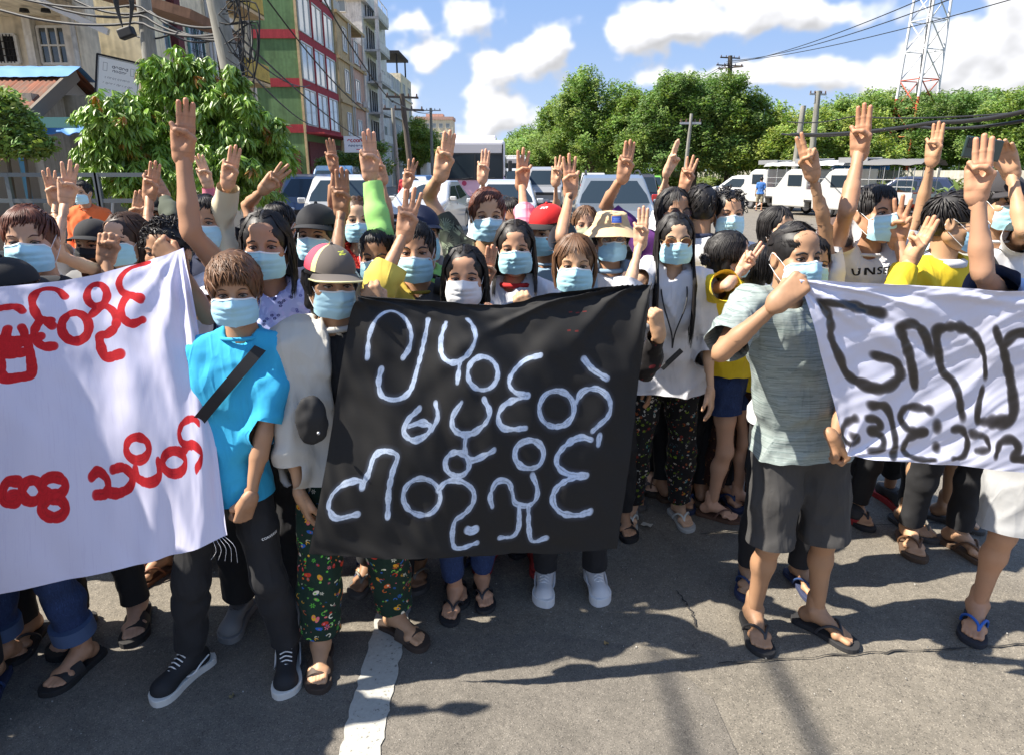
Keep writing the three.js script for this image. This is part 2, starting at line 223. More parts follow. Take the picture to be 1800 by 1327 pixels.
// hand: wrist at origin, fingers +y, palm +z, thumb +x (a right hand seen from its palm)
const HANDS = {
  salute: { f: [[[.030, .092, 0], [.0325, .130, .001], [.034, .172, .003]], [[.0105, .096, 0], [.0108, .136, 0], [.011, .184, .003]], [[-.0095, .093, 0], [-.0115, .131, .0], [-.013, .174, .003]], [[-.0285, .082, 0], [-.032, .098, .026], [-.02, .078, .039], [-.012, .066, .034]]], t: [[.030, .03, .010], [.036, .056, .024], [.012, .078, .041], [-.012, .082, .044]] },
  salute2: { f: [[[.030, .092, 0], [.038, .128, .001], [.045, .166, .003]], [[.0105, .096, 0], [.013, .136, 0], [.015, .184, .003]], [[-.0095, .093, 0], [-.015, .129, .0], [-.020, .169, .003]], [[-.0285, .082, 0], [-.034, .096, .026], [-.022, .076, .039], [-.012, .066, .034]]], t: [[.030, .03, .010], [.038, .056, .024], [.016, .076, .041], [-.01, .080, .045]] },
  fist: { f: [[[.030, .090, 0], [.032, .101, .032], [.028, .068, .044], [.026, .052, .026]], [[.0105, .094, 0], [.0105, .106, .034], [.0095, .070, .048], [.009, .052, .028]], [[-.0095, .091, 0], [-.010, .102, .033], [-.009, .068, .046], [-.008, .05, .027]], [[-.0285, .082, 0], [-.029, .093, .028], [-.026, .064, .04], [-.024, .05, .024]]], t: [[.030, .03, .012], [.04, .058, .03], [.026, .078, .052], [.002, .076, .058]] },
  relaxed: { f: [[[.030, .092, 0], [.033, .126, .012], [.032, .150, .034]], [[.0105, .096, 0], [.012, .133, .013], [.011, .160, .038]], [[-.0095, .093, 0], [-.010, .128, .014], [-.010, .152, .04]], [[-.0285, .082, 0], [-.031, .108, .013], [-.030, .128, .034]]], t: [[.030, .028, .010], [.044, .06, .022], [.046, .088, .034], [.044, .104, .042]] },
  open: { f: [[[.030, .092, 0], [.046, .124, .004], [.060, .155, .008]], [[.0105, .096, 0], [.014, .134, .002], [.018, .176, .006]], [[-.0095, .093, 0], [-.017, .128, .002], [-.025, .164, .008]], [[-.0285, .082, 0], [-.044, .104, .004], [-.056, .126, .012]]], t: [[.030, .028, .010], [.054, .056, .02], [.072, .08, .026], [.084, .1, .028]] },
  two: { f: [[[.030, .092, 0], [.034, .128, .001], [.037, .168, .003]], [[.0105, .096, 0], [.0115, .136, 0], [.0125, .182, .003]], [[-.0095, .091, 0], [-.010, .102, .033], [-.009, .068, .046], [-.008, .05, .027]], [[-.0285, .082, 0], [-.032, .098, .026], [-.02, .078, .039], [-.012, .066, .034]]], t: [[.030, .03, .010], [.036, .056, .024], [.014, .074, .05], [-.008, .076, .056]] },
};
function handGeo(pose, cell) {
  return once('hand' + pose + cell, () => {
    const h = HANDS[pose], v = (a) => V3(...a), F = fieldOf([ell(V3(0, .08, .015), [.095, .13, .075])], cell), K = .011;
    for (const f of h.f) F.add(cap(V3(f[0][0] * .62, -.012, -.001), v(f[0]), .019, .0125, V3(0, 0, 1), .95), .014);
    F.add(cap(V3(0, -.03, 0), V3(0, .01, 0), .025, .027, V3(0, 0, 1), .8), .02);
    F.add(cap(V3(.016, .012, .010), v(h.t[1]), .019, .0135), .012); F.add(cap(V3(-.022, .02, .007), V3(-.027, .065, .006), .014, .0115), .01);
    const R = [[.0116, .0104, .0092, .0088], [.012, .0107, .0094, .0088], [.0115, .0102, .009, .0086], [.0102, .009, .0082, .0078]];
    h.f.forEach((f, i) => { for (let k = 0; k < f.length - 1; k++) F.add(cap(v(f[k]), v(f[k + 1]), R[i][k], R[i][k + 1]), k ? .0035 : .005); });
    for (let k = 1; k < 3; k++) F.add(cap(v(h.t[k]), v(h.t[k + 1]), k === 1 ? .0125 : .0108, k === 1 ? .0108 : .0092), .004);
    const g = F.mesh();
    return tint(g, (x, y, z) => { const n = 1 + .06 * N3(x * 60, y * 60, z * 60) + .06 * N3(x * 24, y * 24, z * 24), palm = z > .004 ? 1.1 : .92, tip = sstep(.15, .175, y) * .1, cr = z > 0 && (Math.abs(y - .094) < .0028 || Math.abs(y - .132) < .0024 || Math.abs(y - .006) < .0025 || Math.abs(y - .062 - x * .5) < .0026) ? .84 : 1; return [n * palm * cr * (1 + tip), n * palm * cr * (z > .004 ? .96 : 1) * (1 - tip * .5), n * palm * cr * (z > .004 ? .95 : 1) * (1 - tip * .4)]; });
  });
}
// foot: ankle over origin, sole at y = 0, toes +z, big toe towards +x (a right foot seen from the front has it on the viewer's right)
function footGeo(cell) {
  return once('foot' + cell, () => {
    const F = fieldOf([ell(V3(0, .07, .05), [.07, .09, .14])], cell);
    F.add(cap(V3(0, .13, -.012), V3(0, .06, -.008), .034, .037), .02).add(ell(V3(0, .033, -.04), [.03, .033, .036]), .02).add(cap(V3(0, .058, .005), V3(.006, .026, .095), .036, .022), .02).add(cap(V3(-.026, .02, .085), V3(.028, .021, .1), .018, .02), .016);
    F.add(ell(V3(.034, .075, -.008), [.01, .012, .012]), .012); F.add(ell(V3(-.034, .068, -.012), [.01, .012, .012]), .012);
    const toes = [[.027, .148, .0125], [.007, .152, .0088], [-.008, .147, .0082], [-.021, .139, .0078], [-.033, .128, .0078]];
    for (const [x, z, r] of toes) F.add(cap(V3(x * .98, .02, .1), V3(x, r, z), r * 1.05, r), .004);
    return tint(F.mesh(), (x, y, z) => { const n = 1 + .05 * N3(x * 50, y * 50, z * 50), k = z > .12 ? 1.12 : 1; return [n * k, n * k, n * k]; });
  });
}
function soleShape(grow = 0) { const s = new THREE.Shape(), pts = [[0, -.085], [.028, -.08], [.036, -.05], [.03, .0], [.036, .06], [.046, .11], [.044, .15], [.025, .175], [0, .174], [-.028, .158], [-.046, .12], [-.046, .08], [-.036, .02], [-.034, -.04], [-.026, -.08]].map(([x, z]) => new THREE.Vector2(x * (1 + grow * 14), z + Math.sign(z) * grow)); s.splineThru([...pts, pts[0]]); return s; }
function soleGeo(h, grow) { return new THREE.ExtrudeGeometry(soleShape(grow), { depth: h, bevelEnabled: true, bevelSize: .003, bevelThickness: .003, bevelSegments: 2, curveSegments: 2 }).rotateX(Math.PI / 2).scale(1, 1, 1).translate(0, h + .003, 0); }
function shoeParts(kind, c1, c2) { // list of [part name, geometry, colour, roughness]
  const out = [];
  const strap = (a, r = .0042) => tube(a.map((p) => V3(...p)), r, 10, 5).scale(1, 1, 1);
  if (kind === 'flipflop') { out.push(['sole', soleGeo(.016, .004), c2 ?? [.03, .03, .03], .8]); out.push(['strap', merge([strap([[.016, .028, .122], [.012, .062, .108], [-.022, .073, .075], [-.044, .042, .04], [-.045, .018, .03]], .0058), strap([[.016, .028, .122], [.02, .062, .108], [.034, .07, .075], [.044, .04, .035], [.044, .018, .025]], .0058)]), c1, .5]); }
  if (kind === 'slide') { out.push(['sole', soleGeo(.022, .005), c2 ?? [.02, .02, .02], .8]); out.push(['strap', grid(12, 6, (u, v) => { const a = Math.PI * (u * 1.06 - .03), z = .035 + v * .085; return V3(-Math.cos(a) * (.049 - v * .001), .016 + Math.sin(a) * (.062 - v * .024), z); }), c1, .6]); }
  if (kind === 'sneaker' || kind === 'clog' || kind === 'runner') {
    const chunky = kind === 'runner' ? .038 : .026; out.push(['sole', soleGeo(chunky, .009), c2 ?? [.62, .6, .55], .7]);
    const F = fieldOf([ell(V3(0, .06, .04), [.06, .09, .15])], .006); F.add(ell(V3(0, .05, -.04), [.036, .05, .044]), .02).add(cap(V3(0, .075, 0), V3(.003, .045, .125), .041, .034), .03).add(ell(V3(0, .038, .13), [.044, .032, .043]), .03); if (kind !== 'clog') F.add(cap(V3(0, .085, -.02), V3(0, .105, -.005), .039, .041), .02); F.cut((x, y) => chunky - .004 - y).cut((x, y, z) => y - (kind === 'clog' ? .085 : .125 + z * .1));
    out.push(['upper', F.mesh(), c1, kind === 'runner' ? .6 : .75]);
    if (kind === 'sneaker') { const l = []; for (let i = 0; i < 6; i++) { const z = .035 + i * .014, y = .118 - i * .0085; l.push(tube([V3(-.022, y - .008, z), V3(0, y + .004, z + .004), V3(.022, y - .008, z)], .003, 6, 4)); } out.push(['lace', merge(l), [.75, .74, .72], .8]); for (const s of [-1, 1]) out.push(['stripe', tube([V3(s * .044, .07, -.05), V3(s * .046, .06, -.01), V3(s * .0465, .042, .03), V3(s * .047, .05, .06)], .004, 12, 4), [.72, .72, .7], .7]); }
    if (kind === 'runner') { const l = []; for (let i = 0; i < 5; i++) { const z = .035 + i * .015, y = .118 - i * .008; l.push(tube([V3(-.024, y - .008, z), V3(0, y + .005, z + .003), V3(.024, y - .008, z + .006)], .0032, 6, 4)); } out.push(['lace', merge(l), [.7, .7, .7], .8]); out.push(['tongue', box(.05, .06, .012, 0, .125, .012, .005).rotateX(-.3), [.75, .42, .38], .8]); for (const s of [-1, 1]) out.push(['overlay', tube([V3(s * .042, .055, -.06), V3(s * .047, .07, 0), V3(s * .046, .05, .06), V3(s * .03, .055, .12)], .006, 12, 5), [.55, .55, .56], .6]); }
    if (kind === 'clog') { const h = []; for (let i = 0; i < 5; i++) for (let j = -2; j <= 2; j++) h.push(tube([V3(j * .014 - .006, .089 - i * .008 - Math.abs(j) * .006, .06 + i * .016), V3(j * .014 + .006, .09 - i * .008 - Math.abs(j) * .006, .066 + i * .016)], .0035, 2, 4)); out.push(['vent', merge(h), c1.map((c) => c * .45), .9]); }
  }
  return out;
}
// surgical mask in head space
function maskGeo(seed, nu = 20, nv = 14) {
  const s = seed * 1.7;
  return grid(nu, nv, (u, v) => {
    const a = (u - .5) * 2, t = v, ang = a * 1.18, w = .073 - .010 * Math.abs(t - .45), prow = Math.exp(-Math.abs(a) * 3.4);
    let z = .017 + .083 * Math.cos(ang) + prow * (.023 * Math.exp(-(((t - .78) / .3) ** 2)) + .004) - (t < .2 ? (.2 - t) * .06 * Math.cos(ang) : 0), x = Math.sin(ang) * w * 1.12, y = lerp(-.108, -.012, t) + prow * .012 * sstep(.7, 1, t) + (Math.abs(a) > .75 ? (Math.abs(a) - .75) * (.45 - t) * .1 : 0) - prow * .006 * (1 - sstep(0, .3, t));
    const pl = (t * 4.2) % 1; z += .0062 * (1 - pl) * (1 - pl) * Math.cos(ang) * (t > .15 && t < .88 ? 1 : 0) + .0022 * N3(a * 3.5 + s, t * 5, s) + .0012 * N3(a * 9, t * 9 + s, s);
    return V3(x, y, z);
  });
}
const HAIRC = { black: [.012, .010, .010], soft: [.02, .015, .013], brown: [.12, .058, .027], red: [.1, .032, .018], dbrown: [.05, .026, .017] };
const EC = [0, .03, -.012], ER = [.079, .093, .1];
function onScalp(az, el, r = 1) { const c = Math.cos(el); return V3(EC[0] + Math.sin(az) * c * ER[0] * r, EC[1] + Math.sin(el) * ER[1] * r, EC[2] + Math.cos(az) * c * ER[2] * r); }
function lockGeo(list, color, seed) { // list of {p: [Vector3...], w}
  const P = [], C = [], I = [], R = rng(seed); const up = V3(), t = V3(), b = V3();
  for (const { p, w } of list) {
    const k = .55 + R() * 1.0, n = p.length, base = P.length / 3, c0 = EC;
    for (let i = 0; i < n; i++) {
      t.copy(p[Math.min(n - 1, i + 1)]).sub(p[Math.max(0, i - 1)]).normalize(); up.set(p[i].x - c0[0], (p[i].y - c0[1]) * .4, p[i].z - c0[2]).normalize(); b.crossVectors(t, up).normalize(); up.crossVectors(b, t).normalize();
      const ww = w * (i === n - 1 ? .12 : i === 0 ? .7 : 1 - .35 * (i / n) ** 2);
      for (let q = 0; q < 3; q++) { const an = q * 2.094 + 1.57, ox = Math.cos(an) * ww, oy = Math.sin(an) * ww * .55; P.push(p[i].x + b.x * ox + up.x * oy, p[i].y + b.y * ox + up.y * oy, p[i].z + b.z * ox + up.z * oy); C.push(color[0] * k, color[1] * k, color[2] * k); }
      if (i) for (let q = 0; q < 3; q++) { const a = base + (i - 1) * 3 + q, a2 = base + (i - 1) * 3 + (q + 1) % 3, d = a + 3, d2 = a2 + 3; I.push(a, a2, d2, a, d2, d); }
    }
  }
  const g = new THREE.BufferGeometry(); g.setAttribute('position', new THREE.Float32BufferAttribute(P, 3)); g.setAttribute('color', new THREE.Float32BufferAttribute(C, 3)); g.setIndex(I); g.computeVertexNormals(); return g;
}
function hairGeo(style, color, seed, lod, L = .2, capped = false) {
  const R = rng(seed * 77 + 5), locks = [], q = lod > 2 ? .08 : lod > 1 ? .28 : lod ? .5 : .9, rr = (a) => (R() - .5) * 2 * a;
  const F = fieldOf([ell(V3(0, .0, -.01), [.11, .14, .13])], lod ? .0105 : .008);
  const thick = { short: .006, fringe: .018, crop: .003, tied: .004, bald: -.01 }[style] ?? .008;
  F.add(ell(V3(...EC), ER.map((r) => r + thick - .004)), .01);
  if (style === 'short' || style === 'crop' || style === 'fringe' || style === 'curly' || style === 'swept') {
    F.add(ell(V3(0, -.015, -.05), [.06, .055, .052]), .02);
    F.cut((x, y, z) => -.055 + (z > -.03 ? (z + .03) * .5 : 0) - y - (Math.abs(x) > .066 && z < .02 && z > -.03 ? -.0 : 0));
  } else if (style === 'long' || style === 'bob') {
    const b = style === 'bob' ? -.1 : -.12;
    F.add(cap(V3(0, 0, -.06), V3(0, b, -.065), .062, .055, V3(0, 0, 1), .8), .03);
    for (const s of [-1, 1]) F.add(cap(V3(s * .06, .02, -.02), V3(s * .068, b + .02, -.02), .026, .02), .02);
  } else if (style === 'tied') { F.add(ell(V3(0, .01, -.108), [.032, .032, .03]), .015); F.cut((x, y, z) => -.06 + (z > -.04 ? (z + .04) * .6 : 0) - y); }
  const hl = { fringe: .0, short: .0, crop: .002, tied: .008, curly: .004, long: .006, bob: .006, swept: .002 }[style] ?? 0;
  F.sub(ell(V3(0, -.06 - hl * .0, .082), [.069, .127 - hl, .085]), .006);
  if (style !== 'long' && style !== 'bob') for (const s of [-1, 1]) F.sub(ell(V3(s * .085, -.02, -.008), [.025, .034, .026]), .006);
  F.near((v, x, y, z) => v - .0012 * N3(x * 55 + seed, y * 22, z * 55), 3);
  if (capped) F.cut((x, y, z) => y - .05 - (z < 0 ? 0 : 0));
  const shell = tint(F.mesh(), (x, y, z) => { const k = .75 + .45 * N3(x * 90, y * 18, z * 90 + seed); return color.map((c) => c * Math.max(.4, k)); });
  if (style === 'long' || style === 'bob' || style === 'tied') {
    const n = Math.round((style === 'tied' ? 420 : 520) * q);
    for (let i = 0; i < n; i++) {
      const s = i % 2 ? 1 : -1, u = R(), az1 = s * lerp(.9, 3.1, u) + rr(.06), az2 = s * lerp(1.15, 3.1, u), e0 = lerp(1.15, 1.5, R()), top = onScalp(s * .15 + (u > .6 ? Math.PI * .9 : 0), lerp(1.05, 1.5, R()) + u * .05, 1.03), p = [top.clone()];
      p[0].x = s * (.004 + R() * .012); p[0].z = lerp(.062, -.07, u * .8 + R() * .2); p[0].y = EC[1] + ER[1] * 1.04 * Math.sqrt(Math.max(.1, 1 - ((p[0].z - EC[2]) / (ER[2] * 1.06)) ** 2));
      if (style === 'tied') { p.push(onScalp(s * lerp(.7, 2.6, u), lerp(.75, .5, u), 1.05), onScalp(s * lerp(1.7, 2.9, u), .2, 1.05), V3(s * .02 + rr(.012), .01 + rr(.016), -.112)); }
      else {
        p.push(onScalp(az1 * .85, .95, 1.05 + R() * .05), onScalp(az1, .45, 1.07 + R() * .06), onScalp(az2, .02, 1.09 + R() * .08));
        const a = onScalp(az2, -.02, 1.1 + R() * .1), steps = style === 'bob' ? 2 : 4, len = (style === 'bob' ? L * .62 : L) * (.82 + R() * .25);
        for (let k = 1; k <= steps; k++) { const f = k / steps; { const y = a.y - len * f, below = sstep(-.12, -.2, y), fr = u < .42 ? .085 : -.035; p.push(V3(a.x * (1 + .05 * f * (style === 'bob' ? -1 : 1)) + rr(.005), y, a.z * (1 - .1 * f) + rr(.005) + below * fr - (u < .42 && y < -.3 ? 0 : 0))); } }
        if (style === 'bob') p[p.length - 1].x *= .9;
      }
      locks.push({ p, w: .0032 + R() * .0024 });
    }
    if (style === 'bob') for (let i = 0; i < 40 * q; i++) { const az = rr(.7), s = Math.sign(az) || 1; locks.push({ p: [V3(az * .01, EC[1] + ER[1] * 1.05, .02), onScalp(az * .7, .95, 1.07), onScalp(az * 1.1, .55, 1.09), onScalp(az * 1.25 + s * .1, .25 + Math.abs(az) * -.25, 1.12)], w: .005 }); }
  } else if (style === 'curly') {
    const n = Math.round(130 * q) + 30;
    for (let i = 0; i < n; i++) { const az = rr(Math.PI), el = Math.asin(lerp(Math.abs(az) < .9 ? .45 : -.15, 1, R())), o = onScalp(az, el, 1.08), e1 = V3(rr(1), rr(1), rr(1)).normalize(), e2 = V3(rr(1), rr(1), rr(1)).normalize(), p = []; for (let k = 0; k < 7; k++) { const a = k * .95; p.push(o.clone().addScaledVector(e1, Math.cos(a) * .013).addScaledVector(e2, Math.sin(a) * .013).addScaledVector(o.clone().sub(V3(...EC)).normalize(), k * .002)); } locks.push({ p, w: .0045 }); }
  } else {
    const n = Math.round((style === 'crop' ? 260 : style === 'fringe' ? 560 : 330) * q), cr = onScalp(Math.PI, 1.15, 1), side = seed % 2 ? 1 : -1;
    for (let i = 0; i < n; i++) {
      const az = rr(Math.PI), el = Math.asin(lerp(Math.abs(az) < .85 ? .62 : Math.abs(az) < 1.7 ? .2 : -.35, 1, R())), st = onScalp(az, el, 1.02), out = st.clone().sub(V3(...EC)).normalize();
      const dir = st.clone().sub(cr); dir.x += side * .05; if (style === 'swept') dir.x += side * .09; dir.addScaledVector(out, -dir.dot(out)).normalize(); if (style === 'fringe') { dir.x += rr(.9); dir.z += rr(.6); dir.addScaledVector(out, -dir.dot(out)).normalize(); } const len = (style === 'crop' ? .022 : style === 'fringe' ? .055 : .045) * (.7 + R() * .6), lift = style === 'crop' ? .35 : style === 'fringe' ? .62 : .28, p = [];
      for (let k = 0; k < 5; k++) { const f = k / 4, v = st.clone().addScaledVector(dir, len * f); const w = v.clone().sub(V3(...EC)); const e = Math.hypot(w.x / ER[0], w.y / ER[1], w.z / ER[2]); w.multiplyScalar((1.03 + lift * f * (1 - f * .7) * len / .09 + rr(.015) * f) / e); v.copy(w).add(V3(...EC)); v.y -= f * f * .006; p.push(v); }
      locks.push({ p, w: style === 'crop' ? .0042 : style === 'fringe' ? .0042 + R() * .002 : .0044 + R() * .0024 });
    }
    if (style === 'fringe' || style === 'short' || style === 'swept') { const nf = Math.round((style === 'fringe' ? 120 : 75) * q); for (let i = 0; i < nf; i++) { const az = lerp(-1.0, 1.0, (i + R()) / nf), low = style === 'fringe' ? .16 + rr(.1) - Math.abs(az) * .12 : style === 'swept' ? .42 - az * side * .22 + rr(.08) : .47 + rr(.08) - Math.abs(az) * .16, sw = side * (style === 'swept' ? .28 : .1); locks.push({ p: [onScalp(az * .6 - sw, 1.15, 1.06), onScalp(az * .85 - sw * .6, .85, 1.11 + R() * .04), onScalp(az - sw * .2, lerp(.85, low, .55), 1.13 + R() * .03), onScalp(az + sw * .2 + rr(.05), low, 1.07 + R() * .03)], w: .0042 + R() * .002 }); } }
  }
  if (!capped && lod < 2 && style !== 'fringe') for (let i = 0; i < 110 * q; i++) { // fine hairs along the hairline
    const az = rr(1.05); let el = .1; for (; el < 1.3; el += .02) { const p = onScalp(az, el, 1.02); if (Math.hypot(p.x / .069, (p.y + .06) / (.127 - hl), (p.z - .082) / .085) > 1.0) break; } el += (R() - .6) * .07; const sg = Math.sign(az) || 1, back = style === 'short' || style === 'crop' || style === 'swept' ? 0 : 1;
    locks.push({ p: [onScalp(az, el, .985), onScalp(az * 1.05 + sg * .05 * back, el + .12, 1.035), onScalp(az * 1.1 + sg * .16 * back + rr(.05), el + .28, 1.05)], w: .0021 }); }
  if (!capped && lod < 2 && style !== 'curly') for (let i = 0; i < 46; i++) { const az = rr(Math.PI), el = (Math.abs(az) < 1 ? .85 : .25) + R() * .6, a = onScalp(az, el, 1.05), d = a.clone().sub(V3(...EC)).normalize(), t = V3(rr(1), -.4 + rr(.5), rr(1)); locks.push({ p: [a, a.clone().addScaledVector(d, .008).addScaledVector(t, .012), a.clone().addScaledVector(d, .012).addScaledVector(t, .03)], w: .0011 }); }
  const keep = capped ? locks.filter((l) => l.p.every((v) => v.y < .062)) : locks;
  if (capped && (style === 'long' || style === 'bob')) for (const l of locks) { const p = l.p.filter((v) => v.y < .05); if (p.length > 2) keep.push({ p, w: l.w }); }
  return mergeIdx([shell, lockGeo(keep, color, seed + 3)]);
}
function capGeo(kind) { // returns [name, geometry, which colour] in head space
  if (kind === 'bucket') {
    const crown = grid(40, 10, (u, v) => { const a = u * 2 * Math.PI, r = v < .25 ? v / .25 * .78 : lerp(.78, 1.02, (v - .25) / .75), y = v < .25 ? .128 + .006 * (1 - v / .25) : lerp(.126, .058, (v - .25) / .75); const n = .003 * N3(Math.cos(a) * 2, v * 4, Math.sin(a) * 2); return V3(Math.sin(a) * (.094 * r + n), y + n, -.01 + Math.cos(a) * (.112 * r + n)); });
    const brim = grid(48, 6, (u, v) => { const a = u * 2 * Math.PI, r = 1.0 + v * .62, n = .006 * v * N3(Math.cos(a) * 1.5 + 4, 1, Math.sin(a) * 1.5); return V3(Math.sin(a) * .096 * r, .062 - v * .05 + n + .012 * v * Math.cos(2 * a), -.01 + Math.cos(a) * .114 * r); });
    return [['crown', crown, 0], ['brim', brim, 0], ['patch', grid(6, 4, (u, v) => { const a = (u - .5) * .62 + .12, y = .078 + v * .04, r = lerp(1.01, .88, (y - .06) / .066) * 1.03; return V3(Math.sin(a) * .096 * r, y, -.01 + Math.cos(a) * .115 * r); }), 2]];
  }
  const crown = grid(36, 12, (u, v) => { const a = u * 2 * Math.PI, e = lerp(Math.PI / 2, .02, v), seam = 1 - .012 * Math.pow(Math.abs(Math.cos(a * 3)), 12); return V3(Math.sin(a) * Math.cos(e) * .087 * seam, .047 + Math.sin(e) * .086 * seam, -.012 + Math.cos(a) * Math.cos(e) * .108 * seam); }, (u, v) => [u, 1 - v]);
  const brim = grid(20, 8, (u, v) => { const a = (u - .5) * 2.1, ed = Math.cos((u - .5) * Math.PI); return V3(Math.sin(a) * (.09 + .012 * v), .053 - (1 - Math.cos(a)) * .022 * (1 + v) - v * .008, -.012 + Math.cos(a) * .107 + v * .078 * Math.pow(Math.max(0, ed), .5)); });
  const brimB = brim.clone().translate(0, -.003, 0);
  return [['crown', crown, 0], ['brim', merge([brim, brimB]), 1], ['button', new THREE.SphereGeometry(.008, 10, 6).translate(0, .134, -.012), 0]];
}
const SKIN = { light: [.56, .335, .215], mid: [.47, .265, .155], tan: [.42, .228, .13], dark: [.29, .15, .085] };
const matCache = new Map(); const cmat = (key, f) => { if (!matCache.has(key)) matCache.set(key, f()); return matCache.get(key); };
const creaseTex = (() => { // creased cloth relief, height only
  const t = noiseTex(512, (u, v) => { const r = (n) => 1 - Math.min(1, Math.abs(n) * 3.2), st = (f, k) => { const n = (x, y) => N3(x * f, y * f * .33, k); return n(u, v) * (1 - u) * (1 - v) + n(u - 1, v) * u * (1 - v) + n(u, v - 1) * (1 - u) * v + n(u - 1, v - 1) * u * v; }, a = r(st(5, 2) * .8) * .5 + r(st(9, 6)) * .2 + fbmT(u, v, 3, 9) * .3 + .25, w = ((u * 512 | 0) + (v * 512 | 0)) % 2 * .04; return [a + w, a + w, a + w]; }); t.colorSpace = THREE.NoColorSpace; t.repeat.set(2.0, 1.6); return t; })();
const skinMat = (tone) => cmat('skin' + tone, () => mat(SKIN[tone], .52, { vertexColors: true, specularIntensity: .8 }));
const hairMat = cmat('hair', () => mat([1, 1, 1], .5, { vertexColors: true, side: THREE.DoubleSide, specularIntensity: .75 }));
const clothMat = (c, rough = .88, map, bump) => map ? cmat('map' + map.uuid + rough + !!bump, () => mat([1, 1, 1], rough, { map, ...(bump ? { bumpMap: creaseTex, bumpScale: .006 } : {}), side: THREE.DoubleSide, sheen: .15, sheenColor: lin(.5, .5, .5), sheenRoughness: .6 })) : cmat('cl' + c.join() + rough + !!bump, () => mat(c, rough, { ...(bump ? { bumpMap: creaseTex, bumpScale: .006 } : {}), side: THREE.DoubleSide, sheen: .25, sheenColor: lin(...c.map((x) => .3 + x * .5)), sheenRoughness: .6 }));
const maskMat = { blue: mat([.40, .67, .78], .75, { side: THREE.DoubleSide }), white: mat([.74, .74, .75], .75, { side: THREE.DoubleSide }), black: mat([.015, .015, .017], .8, { side: THREE.DoubleSide }), green: mat([.33, .36, .24], .85, { side: THREE.DoubleSide }) };
const blues = [[.40, .67, .78], [.36, .62, .76], [.45, .7, .79], [.38, .66, .74]].map((c) => mat(c, .75, { side: THREE.DoubleSide }));
const loopMat = mat([.75, .77, .78], .8), darkMat = mat([.012, .012, .014], .6), metalGold = mat([.7, .5, .25], .3, { metalness: 1 }), lensMat = mat([.05, .03, .02], .08, { transmission: .55, thickness: 0 });
const Q = (x, y, z) => new THREE.Quaternion().setFromEuler(new THREE.Euler(x, y, z, 'YXZ')), D = Math.PI / 180;
function clip(p, pt, dir, k = .0) { const n = dir.clone().normalize(); return { lo: p.lo, hi: p.hi, d: (x, y, z) => Math.max(p.d(x, y, z), (x - pt.x) * n.x + (y - pt.y) * n.y + (z - pt.z) * n.z) }; }
function boxUV(g, s = 1) { // non-indexed, uv in metres picked by the facing of each triangle
  g = g.toNonIndexed(); const p = g.attributes.position, n = g.attributes.normal, uv = new Float32Array(p.count * 2);
  for (let i = 0; i < p.count; i += 3) { const nx = Math.abs(n.getX(i) + n.getX(i + 1) + n.getX(i + 2)), nz = Math.abs(n.getZ(i) + n.getZ(i + 1) + n.getZ(i + 2)); for (let k = i; k < i + 3; k++) { uv[k * 2] = (nx > nz ? p.getZ(k) + .37 : p.getX(k)) * s; uv[k * 2 + 1] = p.getY(k) * s; } }
  g.setAttribute('uv', new THREE.BufferAttribute(uv, 2)); return g;
}
const report = [];
let personCount = 0;
